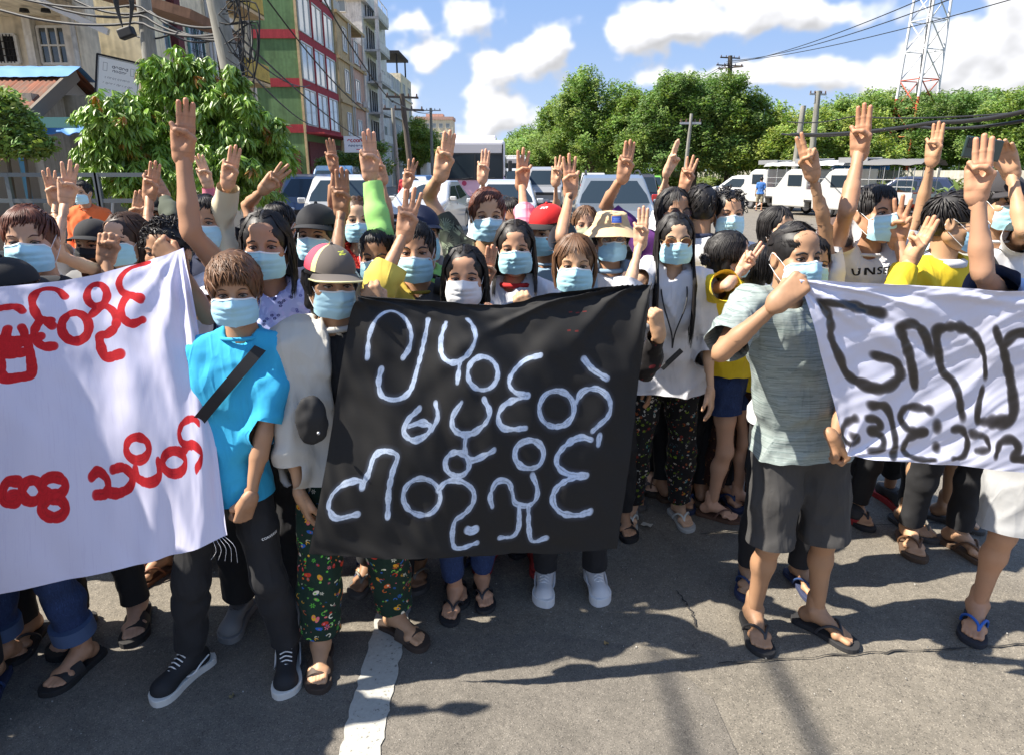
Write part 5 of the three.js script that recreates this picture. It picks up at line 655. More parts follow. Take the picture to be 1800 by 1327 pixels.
{ const B = bld('tall pale grey apartment block with arched balconies', -13.4, -68), Dp = 12; slab(B, 'wall', 9, 16.4, Dp, -4.6, 8.2, -Dp / 2, whiteM); for (let i = 0; i < 5; i++) { const y = 4.2 + i * 2.7; slab(B, 'balcony', 1.4, .18, 5.2, .6, y, -3.2, greyM); slab(B, 'balcony_wall', .1, .75, 5.2, 1.25, y + .42, -3.2, whiteM); windowOn(B, 'x', .03, y + 1.2, -3.2, 3, 1.9, { v: 3, glass: dark }); windowOn(B, 'x', .03, y + 1.2, -8.5, 1.6, 1.6, { v: 2 }); slab(B, 'column', .3, 2.7, .3, 1.1, y + 1.3, -.8, whiteM); windowOn(B, 'z', -2.2, y + 1.1, .02, 1.4, 1.5, { v: 2 }); } slab(B, 'parapet', 9.6, .9, Dp + .4, -4.5, 16.7, -Dp / 2, whiteM); part('rooftop_rail', [rod(V3(-9, 17.9, .1), V3(.2, 17.9, .1), .05), rod(V3(.2, 17.9, .1), V3(.2, 17.9, -Dp), .05), ...[0, 1, 2, 3, 4].map((i) => rod(V3(.2, 17, -i * 3), V3(.2, 17.9, -i * 3), .04))], steel, B); }
{ const B = bld('narrow grey building with a dark roof terrace', -13.8, -82), Dp = 18; slab(B, 'wall', 9, 12.2, 9, -4.5, 6.1, -4.5, greyM); slab(B, 'wall', 9, 13.2, 9, -4.4, 6.6, -13.5, creamM); slab(B, 'terrace_roof', 8, .3, 8, -4, 15.6, -13, dark); for (const [x, z] of [[-.4, -9.6], [-.4, -16.6], [-7, -9.6], [-3, -9.6]]) part('terrace_post', rod(V3(x, 13, z), V3(x, 15.6, z), .1), dark, B); for (let i = 0; i < 4; i++) for (const z of [-2.4, -6.6, -11, -15.5]) { windowOn(B, 'x', z < -9 ? .12 : .02, 3.6 + i * 2.6, z, 1.6, 1.5, { v: 2, sill: 1 }); } for (let i = 0; i < 4; i++) slab(B, 'ledge', 9.3, .2, 18.1, -4.4, 2.4 + i * 2.7, -9, whiteM); }
{ const B = bld('low white shop houses with blue awnings further along', -13.6, -101), Dp = 26; slab(B, 'wall', 9, 7.6, Dp, -4.5, 3.8, -Dp / 2, whiteM); slab(B, 'awning', 2, .15, 12, 1, 3.1, -7, mat([.05, .16, .32], .7)); for (const z of [-4, -9, -14, -19, -24]) windowOn(B, 'x', .02, 5.4, z, 2, 1.6, { v: 3 }); slab(B, 'roof', 9.6, .5, Dp + .4, -4.4, 7.8, -Dp / 2, greyM); }
{ const p = at(768, 301, 260), B = bld('distant cream block with a red roof above the far trees', p.x, p.z); slab(B, 'wall', 13, 19, 10, 0, 9.5, 0, creamM); slab(B, 'roof', 13.6, 1.0, 10.6, 0, 19.4, 0, pinkM); slab(B, 'roof_top', 6, 1.2, 6, 0, 20.4, 0, pinkM); for (let i = 0; i < 5; i++) for (let k = -2; k <= 2; k++) windowOn(B, 'z', k * 2.4, 4.5 + i * 3.1, 5.02, 1.3, 1.5, { v: 1 }); }
{ const p = at(915, 301, 120), B = bld('long grey overpass shelter beyond the bus', p.x + 6, p.z); slab(B, 'roof', 30, 1.2, 5, 0, 4.9, 0, greyM); slab(B, 'fascia', 30.2, .5, 5.2, 0, 4.1, 0, whiteM); for (let i = -3; i <= 3; i++) slab(B, 'column', .5, 4, .5, i * 4.4, 2, 0, greyM); }
{ // beige building behind the poles
  const B = bld('old beige building with maroon pillars and tangled pipes behind the poles', -13, -25.5), Dp = 12; slab(B, 'wall', 9, 12.5, Dp, -4.5, 6.25, -Dp / 2, creamM); for (const z of [-.9, -3.3, -7.2]) slab(B, 'maroon_pillar', .3, 12.5, .5, .16, 6.25, z, maroon); for (let i = 0; i < 3; i++) { const y = 3.8 + i * 3; windowOn(B, 'x', .03, y, -2.1, 1.3, 1.7, { v: 2, frame: mat([.1, .24, .24], .6) }); windowOn(B, 'x', .03, y, -5.2, 1.4, 1.7, { v: 2, frame: mat([.1, .24, .24], .6), grille: 1 }); slab(B, 'balcony', 1.1, .2, 3, .56, y - 1.1, -9.3, tanM); slab(B, 'balcony_wall', .12, .8, 3, 1.05, y - .65, -9.3, wallTexture([.5, .36, .08], .3)); windowOn(B, 'x', .03, y + .1, -9.3, 2.2, 1.8, { v: 3, glass: dark }); slab(B, 'air_conditioner', .45, .55, .9, .28, y + 1.1, -7.9, whiteM); }
  for (const [z, c] of [[-1.5, 0], [-6.4, 1], [-6.8, 0], [-11.2, 1]]) part('drainpipe', rod(V3(.14, 0, z), V3(.14, 12.5, z), .07, .07, 6), c ? greyM : frameWhite, B); slab(B, 'signboard', .12, 1.1, 2.2, .3, 4.6, -4.2, wallTexture([.3, .26, .2], .4));
}
{ // cream house, upper left
  const D0 = 19.5, c = at(97, 80, D0), B = bld('cream two-storey house with a white-framed window and overhanging eave', c.x, -D0), M = wallTexture([.76, .7, .58], .16), X = (px, py = 80, d = D0) => at(px, py, d).x - c.x, Y = (py, px = 97, d = D0) => at(px, py, d).y - .13;
  slab(B, 'wall', 14, 10, 1, X(138) - 7, 5, -.5, M); slab(B, 'side_wing', X(262, 80, 22) - X(132, 80, 22), 11, 1, (X(262, 80, 22) + X(132, 80, 22)) / 2, 5.5, -3, wallTexture([.8, .72, .52], .16)); windowOn(B, 'z', 0, (Y(48) + Y(113)) / 2, .03, .72, Y(48) - Y(113), { v: 3, hN: 2, f: .06, frame: frameWhite, glass: mat([.03, .04, .04], .1, { clearcoat: 1 }) }); windowOn(B, 'z', X(8), (Y(62) + Y(112)) / 2, .03, .7, Y(62) - Y(112), { v: 2, grille: 1, glass: dark }); for (const px of [62, 130]) slab(B, 'white_pilaster', .2, Y(20) - Y(130), .3, X(px), (Y(20) + Y(130)) / 2, .1, whiteM);
  slab(B, 'soffit', 6, .2, 2.2, X(60) - 1.6, Y(22), 1.0, M); const ev = slab(B, 'roof', 7.5, .2, 2.9, X(60), Y(-20), 1.3, wallTexture([.2, .11, .07], .3)); ev.rotation.z = -.28; const fa = slab(B, 'fascia', 3.6, .14, .1, 0, 0, 0, frameWhite); fa.position.set(X(155), Y(28), 2.0); fa.rotation.z = -.42; for (const px of [105, 140]) part('ceiling_lamp', new THREE.CylinderGeometry(.09, .11, .08, 12).translate(X(px), Y(26) - .14, 1.2), dark, B);
}
{ // shop with a rusty corrugated roof
  const rust = (() => { const t = noiseTex(512, (u, v) => { const s = N3(u * 46, v * 3, 2) * .5 + .5, n = fbmT(u, v, 7, 3), o = sstep(-.1, .4, n + s * .3); return [lerp(.5, .62, o) * (.78 + .22 * s), lerp(.38, .37, o) * (.8 + .2 * s), lerp(.3, .25, o) * (.85 + .15 * s)]; }); t.repeat.set(.35, .35); return mat([.72, .66, .62], .85, { map: t, side: THREE.DoubleSide }); })();
  const Rr = at(163, 122, 13.2), base = V3(Rr.x, .13, -13.2), B = thing('shop', 'dark open shop under a rusty corrugated roof with blue tarpaulin', 'building', base), rh = Rr.y - .13, eh = rh - .86, W = 7.5;
  const sheetC = (x0, x1, y0, z0, y1, z1, name) => { const n = Math.round((x1 - x0) / .76); for (let k = 0; k < n; k++) { const a = lerp(x0, x1, k / n), b = lerp(x0, x1, (k + 1) / n) + .05; const g = grid(24, 6, (u, v) => { const x = lerp(a, b, u), c = Math.cos(x * 2 * Math.PI / .095) * .016; return V3(x, lerp(y0, y1, v) + c + (k % 2) * .004, lerp(z0, z1, v)); }, (u, v) => [lerp(a, b, u), v * 1.8]); part(name, g, rust, B); } };
  sheetC(-W, -.35, rh, 0, eh, 1.5, 'roof_sheet'); sheetC(-W, -.35, rh, -.02, eh, -1.5, 'roof_sheet');
  const Bd = mat([.16, .13, .1], .9); part('bargeboard', [box(.06, .22, 1.75, -.33, (rh + eh) / 2 - .08, .75).translate(0, 0, 0)], Bd, B).rotation.set(0, 0, 0); B.children[B.children.length - 1].geometry.translate(.33, -(rh + eh) / 2 + .08, -.75).rotateX(Math.atan2(rh - eh, 1.5)).translate(-.33, (rh + eh) / 2 - .08, .75);
  part('gable', grid(2, 2, (u, v) => V3(-.5, lerp(eh, rh, v) - .05, (u - .5) * 2.8 * (1 - v)), null), mat([.34, .3, .26], .9, { side: THREE.DoubleSide }), B);
  part('tarpaulin', grid(26, 8, (u, v) => { const x = lerp(-2.6, -.22, u), t = v * 2 - 1; return V3(x, rh + .05 - Math.abs(t) * .22 + .012 * N3(x * 4, v * 5, 1), t * .42); }), mat([.08, .22, .44], .6, { side: THREE.DoubleSide }), B); part('tarpaulin', grid(16, 6, (u, v) => V3(lerp(-.4, 1.0, u), eh - .05 - v * .25 + .05 * N3(u * 5, v * 4, 3), 1.0 + v * .4)), mat([.06, .2, .46], .6, { side: THREE.DoubleSide }), B);
  slab(B, 'back_wall', 12, 3, .15, -4, 1.5, -1.6, mat([.36, .34, .31], .95)); slab(B, 'side_wall', .15, 2.9, 2.6, -.55, 1.45, -.2, wallTexture([.36, .33, .29], .4)); slab(B, 'side_panel', 2.2, 1.5, .1, .6, 2.2, .2, wallTexture([.3, .28, .24], .4)); slab(B, 'counter', 5, .9, .5, -3.4, .45, .9, mat([.3, .22, .15], .9)); slab(B, 'ceiling', 7, .08, 3.0, -4, 2.55, 0, mat([.36, .33, .29], .95));
  for (const x of [-.7, -2.3, -4.4]) part('blue_post', rod(V3(x, 0, 1.3), V3(x, 2.5, 1.3), .05, .05, 8), mat([.06, .2, .3], .6), B); slab(B, 'teal_beam', 3.2, .16, .12, -1.2, 2.42, 1.45, mat([.07, .2, .2], .7));
  { const y0 = eh - .25, n = 6; for (let k = 0; k < n; k++) { const a = -4.4 + k * .6; part('awning_sheet', grid(20, 4, (u, v) => { const x = a + u * .63; return V3(x, y0 - v * .35 - (x + 4.4) * .1 + Math.cos(x * 2 * Math.PI / .095) * .014, 1.3 + v * 1.3); }, (u, v) => [a + u * .6, v]), rust, B); } }
}
{ // notice board on the pole, street sign, metal racks
  const tex = canvas(512, 640, (c, w, h) => { c.fillStyle = '#c9c8c4'; c.fillRect(0, 0, w, h); c.strokeStyle = '#555'; c.lineWidth = 6; c.strokeRect(3, 3, w - 6, h - 6); const R = rng(9); c.strokeStyle = '#33343c'; const glyphs = (y, n, s, lw, x0) => { c.lineWidth = lw; for (let i = 0; i < n; i++) { const x = x0 + i * s * 1.25; c.beginPath(); c.arc(x, y, s * .42, R() * 3, R() * 3 + 4.6); c.stroke(); if (R() < .5) { c.beginPath(); c.moveTo(x + s * .4, y - s * .6); c.lineTo(x + s * .4, y + s * .5); c.stroke(); } } }; glyphs(110, 5, 34, 8, 190); glyphs(165, 5, 32, 7, 195); glyphs(270, 10, 26, 4, 100); glyphs(350, 11, 28, 4, 80); glyphs(440, 10, 26, 4, 95); c.lineWidth = 4; c.strokeRect(60, 70, 50, 110); c.strokeRect(410, 80, 44, 100); });
  const p = at(207, 147, 12.3), B = thing('notice_board', 'tilted white notice board with handwritten dark lettering', 'sign', p, .22); B.rotation.z = -.2; part('board', box(.62, .74, .03), mat([.6, .6, .58], .6), B); part('print', new THREE.PlaneGeometry(.6, .72).translate(0, 0, .019), mat([1, 1, 1], .6, { map: tex }), B); part('edge', [box(.03, .78, .05, -.325, 0, 0), box(.66, .03, .05, 0, .385, 0)], dark, B); part('post', rod(V3(0, -.37, -.03), V3(0, -p.y + .1, -.03), .025), steel, B);
  const t2 = canvas(256, 160, (c, w, h) => { c.fillStyle = '#dfe0e2'; c.fillRect(0, 0, w, h); const R = rng(4); c.strokeStyle = '#b02030'; c.lineWidth = 9; for (let i = 0; i < 6; i++) { c.beginPath(); c.arc(48 + i * 30, 44, 12, R() * 3, R() * 3 + 4.8); c.stroke(); } c.strokeStyle = '#20355a'; c.lineWidth = 6; for (let i = 0; i < 7; i++) { c.beginPath(); c.arc(50 + i * 26, 96, 8, R() * 3, R() * 3 + 4.6); c.stroke(); } c.fillStyle = '#c0546a'; c.fillRect(120, 128, 110, 10); });
  const q = at(627, 254, 30), Sg = thing('street_sign', 'small white shop sign with red and blue lettering by the red awning', 'sign', q, .1); part('board', box(1.05, .66, .05), frameWhite, Sg); part('print', new THREE.PlaneGeometry(1.0, .62).translate(0, 0, .03), mat([1, 1, 1], .6, { map: t2 }), Sg); part('post', rod(V3(.4, -.3, 0), V3(.4, -q.y + .1, 0), .03), steel, Sg);
  const fr = mat([.12, .14, .15], .5, { metalness: .4 }); for (const [px, lab] of [[55, 'grey steel frame lying in front of the dark shop'], [225, 'second steel frame standing by the mango tree']]) { const o = at(px, 330, 7.9), Rk = thing('steel_rack', lab, 'rack', V3(o.x, 0.0, o.z)), w = px < 100 ? 1.5 : .35; for (const x of px < 100 ? [-.75, -.25, .25, .75] : [-.35, .35]) part('upright', box(.045, 1.78, .045, x, .89, 0), fr, Rk); for (const y of [1.76, 1.48, .9]) part('rail', box(px < 100 ? 1.5 : .7, .045, .04, 0, y, 0), fr, Rk); }
}
// ---------------------------------------------------------------- banners: cloth sheets with painted writing
function cr(p0, p1, p2, p3, t) { return .5 * (2 * p1 + (p2 - p0) * t + (2 * p0 - 5 * p1 + 4 * p2 - p3) * t * t + (3 * p1 - p0 - 3 * p2 + p3) * t * t * t); }
function sheetMap(ctrl) { // ctrl[row][col] = [px, py, depth]; rows from the bottom up
  const nr = ctrl.length, nc = ctrl[0].length, P = ctrl.map((r) => r.map((c) => at(...c))), g = (r, c) => { r = clamp(r, 0, nr - 1); c = clamp(c, 0, nc - 1); return P[r][c]; };
  return (u, v) => { const x = u * (nc - 1), y = v * (nr - 1), i = Math.min(nc - 2, x | 0), j = Math.min(nr - 2, y | 0), a = x - i, b = y - j, q = V3(); for (const k of ['x', 'y', 'z']) { const rows = [-1, 0, 1, 2].map((m) => cr(g(j + m, i - 1)[k], g(j + m, i)[k], g(j + m, i + 1)[k], g(j + m, i + 2)[k], a)); q[k] = cr(...rows, b); } return q; };
}
function inverse(map, n = 70) { const pts = []; for (let j = 0; j <= n; j++) for (let i = 0; i <= n; i++) { const p = proj(map(i / n, j / n)); pts.push([p[0], p[1], i / n, j / n]); } const W = n + 1; return (x, y) => { let b = 0, bd = 1e9; for (let k = 0; k < pts.length; k++) { const d = (pts[k][0] - x) ** 2 + (pts[k][1] - y) ** 2; if (d < bd) { bd = d; b = k; } } let i = clamp(b % W, 1, n - 1), j = clamp((b / W) | 0, 1, n - 1); const o = pts[j * W + i], ux = pts[j * W + i + 1], vx = pts[(j + 1) * W + i], ax = ux[0] - o[0], ay = ux[1] - o[1], bx = vx[0] - o[0], by = vx[1] - o[1], det = ax * by - ay * bx, dx = x - o[0], dy = y - o[1]; return [o[2] + (dx * by - dy * bx) / det / n, o[3] + (ax * dy - ay * dx) / det / n]; }; }
function lettering(ctx, W, H, inv, strokes, opt) { // strokes in photograph pixels: {p: [[x,y]...], w, closed}
  const R = rng(opt.seed ?? 1), ppu = opt.ppu;
  for (const s of strokes) {
    const c = new THREE.CatmullRomCurve3(s.p.map(([x, y]) => V3(x, y, 0)), !!s.closed, 'centripetal'), len = c.getLength(), n = Math.max(4, Math.ceil(len / 1.1)), amp = opt.rough ?? .12;
    for (let i = 0; i <= n; i++) {
      const q = c.getPointAt(i / n), [u, v] = inv(q.x, q.y), r = (s.w ?? opt.w) * (1 + amp * (.7 * N3(q.x * .05, q.y * .05, opt.seed ?? 1) + .22 * N3(q.x * .16, q.y * .16, 3)) + .06 * (R() - .5)) * .5, x = u * W, y = (1 - v) * H;
      ctx.save(); ctx.translate(x, y); ctx.scale(ppu[0], ppu[1]); ctx.beginPath();
      if (opt.soft) { const gr = ctx.createRadialGradient(0, 0, 0, 0, 0, r * 1.5); gr.addColorStop(0, opt.color(i / n, R, .32)); gr.addColorStop(.5, opt.color(i / n, R, .2)); gr.addColorStop(1, opt.color(i / n, R, 0)); ctx.fillStyle = gr; ctx.arc(0, 0, r * 1.5, 0, 7); } else { ctx.fillStyle = opt.color(i / n, R, 1); ctx.arc(0, 0, r, 0, 7); }
      ctx.fill(); ctx.restore();
    }
    if (opt.streak) for (let k = 0; k < 5; k++) { // bristle marks along the stroke
      const off = (R() - .5) * (s.w ?? opt.w) * .8; ctx.strokeStyle = opt.streak; ctx.lineWidth = 1.1 + R() * 1.4;
      for (let i = 0; i < n; i += 2) { if (N3(i * .06, k * 7, off) < .05) continue; const a = c.getPointAt(i / n), b = c.getPointAt(Math.min(1, (i + 2.2) / n)), dx = b.x - a.x, dy = b.y - a.y, l = Math.hypot(dx, dy) || 1, [u0, v0] = inv(a.x - dy / l * off, a.y + dx / l * off), [u1, v1] = inv(b.x - dy / l * off, b.y + dx / l * off); ctx.beginPath(); ctx.moveTo(u0 * W, (1 - v0) * H); ctx.lineTo(u1 * W, (1 - v1) * H); ctx.stroke(); }
    }
  }
}
const zoomPts = (list, k, ox, oy) => list.map((s) => ({ ...s, w: s.w, p: s.p.map(([x, y]) => [ox + x / k, oy + y / k]) }));
const ring = (x, y, rx, ry, w) => ({ p: Array.from({ length: 12 }, (_, i) => [x + Math.cos(i * .5236) * rx, y + Math.sin(i * .5236) * ry]), closed: true, w });
const S = (...p) => ({ p });
function sheet(name, label, map, tex, m, nu, nv, fold, hang) {
  const n = V3(), e = .004; const f = (u, v) => { const p = map(u, v), a = map(Math.min(1, u + e), v).sub(map(Math.max(0, u - e), v)), b = map(u, Math.min(1, v + e)).sub(map(u, Math.max(0, v - e))); n.crossVectors(a, b).normalize(); return p.addScaledVector(n, fold(u, v)); };
  const g = grid(nu, nv, f); const mesh = new THREE.Mesh(g, m); mesh.name = numbered(name); mesh.castShadow = mesh.receiveShadow = true; scene.add(mesh); tagged(mesh, label, 'banner', 'protest banners held in front of the crowd'); return { mesh, f };
}
{ // white cloth, red letters
  const map = sheetMap([[[-330, 1105, 1.72], [-40, 1052, 1.86], [190, 1005, 1.93], [330, 968, 1.97], [399, 940, 1.99]], [[-330, 830, 1.76], [-40, 800, 1.9], [170, 770, 1.98], [312, 745, 2.02], [373, 740, 2.06]], [[-330, 620, 1.8], [-40, 612, 1.95], [140, 590, 2.04], [285, 565, 2.1], [345, 560, 2.14]], [[-330, 520, 1.84], [-40, 507, 1.98], [130, 490, 2.08], [245, 462, 2.16], [322, 436, 2.2]]]), inv = inverse(map);
  const W = 1600, H = 1024, k = 2.655, L = zoomPts([S([-40, 305], [30, 292], [80, 292], [105, 312]), S([-40, 442], [60, 445], [130, 440], [190, 428]), S([32, 392], [22, 432]), S([98, 385], [112, 418], [102, 455]), { p: [[0, 470], [-6, 560], [12, 622], [80, 620], [140, 603], [143, 540], [118, 455], [50, 480], [0, 470]] }, S([-40, 500], [40, 512], [120, 500]), S([302, 246], [268, 214], [215, 206], [165, 226], [150, 268], [163, 312], [188, 348], [240, 356]), S([245, 380], [200, 350], [160, 402], [165, 445], [200, 474], [250, 474]), ring(350, 385, 64, 66), ring(450, 236, 46, 52), S([425, 330], [478, 285], [532, 318], [540, 375], [500, 418], [466, 425], [472, 490], [490, 525], [562, 510]), S([692, 82], [640, 96], [580, 132], [555, 182], [572, 224], [625, 240], [660, 248]), S([655, 260], [600, 240], [566, 292], [574, 342], [612, 370], [665, 350]),
    ...[S([82, 1105], [30, 1108], [8, 1150], [18, 1196], [60, 1206], [84, 1190], [72, 1166], [45, 1172]), ring(145, 1150, 46, 50), ring(245, 1128, 55, 42), ring(245, 1232, 55, 44), S([418, 1088], [450, 1060], [490, 1086], [502, 1130], [488, 1162], [438, 1172]), S([520, 1050], [568, 1040], [612, 1080], [602, 1130], [552, 1160], [492, 1152]), ring(640, 950, 54, 55), S([628, 1048], [640, 1090], [690, 1110], [735, 1090], [742, 1045], [735, 1010]), ring(810, 1016, 54, 54), S([850, 968], [890, 932], [936, 960], [938, 1002], [915, 1045]), S([926, 832], [900, 812], [852, 832], [832, 882], [852, 930], [890, 938])].map((s) => ({ ...s, w: 13 }))], k, 0, 430);
  const tex = canvas(W, H, (c) => { const R = rng(5); c.fillStyle = '#cbc9de'; c.fillRect(0, 0, W, H); for (let i = 0; i < 2600; i++) { c.fillStyle = R() < .5 ? 'rgba(172,170,196,.14)' : 'rgba(205,203,222,.16)'; c.fillRect(R() * W, R() * H, 1 + R() * 2, 20 + R() * 70); } lettering(c, W, H, inv, L, { w: 18.5, ppu: [W / 745, H / 545], rough: .24, seed: 3, streak: 'rgba(120,8,16,.2)', color: (t, R) => { const d = Math.floor(R() * 26); return `rgba(${176 + d},${14 + d * .5},${24 + d * .5},.55)`; } }); });
  const b = sheet('banner', 'white cloth banner with large red hand-painted letters', map, tex, mat([1, 1, 1], .9, { map: tex, side: THREE.DoubleSide }), 120, 80, (u, v) => { const pin = Math.exp(-((u - .93) ** 2) * 16), ray = Math.atan2(1 - v + .05, .96 - u + .02); return .010 * N3(u * 7, v * 2.2, 1) * (1 - v * .3) + .009 * Math.sin(ray * 19) * pin * sstep(0, .25, 1 - v) + .0022 * N3(u * 14 + v * 5, v * 5, 3) + .0005 * N3(u * 40, v * 12, 5); });
  for (let i = 0; i < 5; i++) { const p = b.f(.88 + i * .02, 0); part('loose_thread', tube([p, p.clone().add(V3(.01 + i * .006, -.03, .01)), p.clone().add(V3(-.01 + i * .012, -.06 - i * .008, .012))], .0007, 6, 3), mat([.7, .7, .74], .9), b.mesh); }
}
{ // black cloth, white letters
  const map = sheetMap([[[543, 972, 2.02], [690, 982, 2.0], [820, 978, 2.03], [950, 972, 2.07], [1086, 966, 2.12]], [[566, 850, 2.0], [700, 850, 2.0], [835, 845, 2.03], [970, 838, 2.08], [1104, 825, 2.16]], [[592, 690, 2.03], [720, 690, 2.03], [850, 688, 2.06], [985, 680, 2.12], [1124, 665, 2.2]], [[614, 560, 2.04], [735, 562, 2.09], [860, 570, 2.14], [990, 548, 2.18], [1140, 535, 2.26]], [[630, 520, 2.05], [745, 528, 2.12], [868, 538, 2.18], [985, 519, 2.21], [1144, 500, 2.3]]]), inv = inverse(map);
  const W = 1400, H = 1100, k = 2.571, L = zoomPts([S([375, 330], [383, 230], [420, 150], [480, 120], [540, 150], [572, 220], [562, 290], [535, 332]), S([650, 155], [632, 250], [602, 370], [560, 490], [500, 520], [440, 500], [426, 440], [438, 380]), S([730, 170], [706, 250], [716, 330], [760, 355], [820, 325], [860, 250], [850, 190], [825, 155]), S([790, 355], [780, 445]), ring(895, 402, 68, 74), S([1156, 320], [1090, 340], [1030, 400], [1014, 450], [1040, 485], [1100, 500], [1055, 514], [990, 545], [964, 600], [986, 645], [1090, 645]), ring(1230, 562, 80, 82), S([1318, 535], [1350, 482], [1410, 470], [1460, 510], [1466, 580], [1420, 630], [1390, 660]), S([1350, 335], [1390, 382], [1455, 425]), S([610, 560], [552, 620], [540, 670], [582, 702], [640, 680], [660, 642], [620, 625], [560, 640]), S([682, 535], [692, 600], [665, 655]), S([800, 530], [758, 600], [765, 650], [820, 676], [890, 640], [926, 580], [900, 515]), S([820, 676], [814, 740], [835, 790], [880, 780], [946, 744]), ring(780, 810, 54, 54), S([350, 920], [348, 892], [290, 892], [222, 940], [200, 1000], [230, 1050], [332, 1036]), S([350, 912], [380, 850], [410, 770], [460, 750], [510, 770], [490, 840], [472, 930], [465, 1055]), ring(620, 960, 84, 84), S([692, 930], [730, 892], [800, 888], [852, 930], [852, 990], [812, 1040], [772, 1065], [770, 1190], [872, 1170]), { p: [[825, 1112], [845, 1118], [868, 1110]], w: 13 }, ring(1105, 765, 66, 64), S([940, 1005], [930, 960], [960, 890], [1010, 890], [1030, 940], [1042, 985], [1110, 995], [1140, 960], [1140, 910], [1120, 860]), S([1060, 1000], [1055, 1110], [1030, 1140], [970, 1145]), S([1102, 1000], [1106, 1110], [1120, 1160], [1182, 1140]), S([1386, 700], [1340, 690], [1270, 730], [1230, 790], [1242, 830], [1290, 855], [1362, 860], [1290, 870], [1230, 912], [1210, 970], [1240, 1020], [1310, 1036], [1382, 1025]), S([1422, 680], [1415, 722])], k, 500, 500);
  const tex = canvas(W, H, (c) => { const R = rng(6); c.fillStyle = '#131212'; c.fillRect(0, 0, W, H); for (let i = 0; i < 1500; i++) { c.fillStyle = R() < .6 ? 'rgba(28,27,27,.3)' : 'rgba(8,8,8,.3)'; c.fillRect(R() * W, R() * H, 20 + R() * 60, 1.4); } lettering(c, W, H, inv, L, { w: 13, ppu: [W / 540, H / 455], soft: true, rough: .1, seed: 8, color: (t, R, a) => `rgba(96,112,140,${a * .2})` }); lettering(c, W, H, inv, L, { w: 7.8, ppu: [W / 540, H / 455], rough: .5, seed: 4, streak: 'rgba(60,68,86,.2)', color: (t, R) => { const d = Math.floor(R() * 34); return `rgba(${170 + d},${184 + d},${204 + d},.5)`; } }); for (const [x, y] of [[1000, 548], [1012, 549], [1024, 547], [1008, 581], [995, 580]]) { const [u, v] = inv(x, y); c.fillStyle = 'rgba(130,26,22,.7)'; c.fillRect(u * W, (1 - v) * H, 14, 7); } });
  sheet('banner', 'black cloth banner with white brushed letters', map, tex, mat([1, 1, 1], .82, { map: tex, side: THREE.DoubleSide, sheen: .5, sheenColor: lin(.3, .3, .32), sheenRoughness: .5 }), 140, 100, (u, v) => { const dx = 1.0 - u, dy = 1.0 - v, a = Math.atan2(dy, dx + .01), r = Math.hypot(dx, dy); const rays = .034 * Math.pow(.5 + .5 * Math.sin(a * 15 + 1.4 * N3(a * 2, r * 2, 1)), 3) * Math.exp(-r * 2.1) * sstep(0, .12, r); const a2 = Math.atan2(dy, u + .02), r2 = Math.hypot(u, dy); return rays + .007 * Math.sin(a2 * 12) * Math.exp(-r2 * 3) * sstep(0, .1, r2) + .009 * N3(u * 4, v * 2.4, 7) + .004 * N3(u * 14 + v * 9, v * 8, 9); });
}
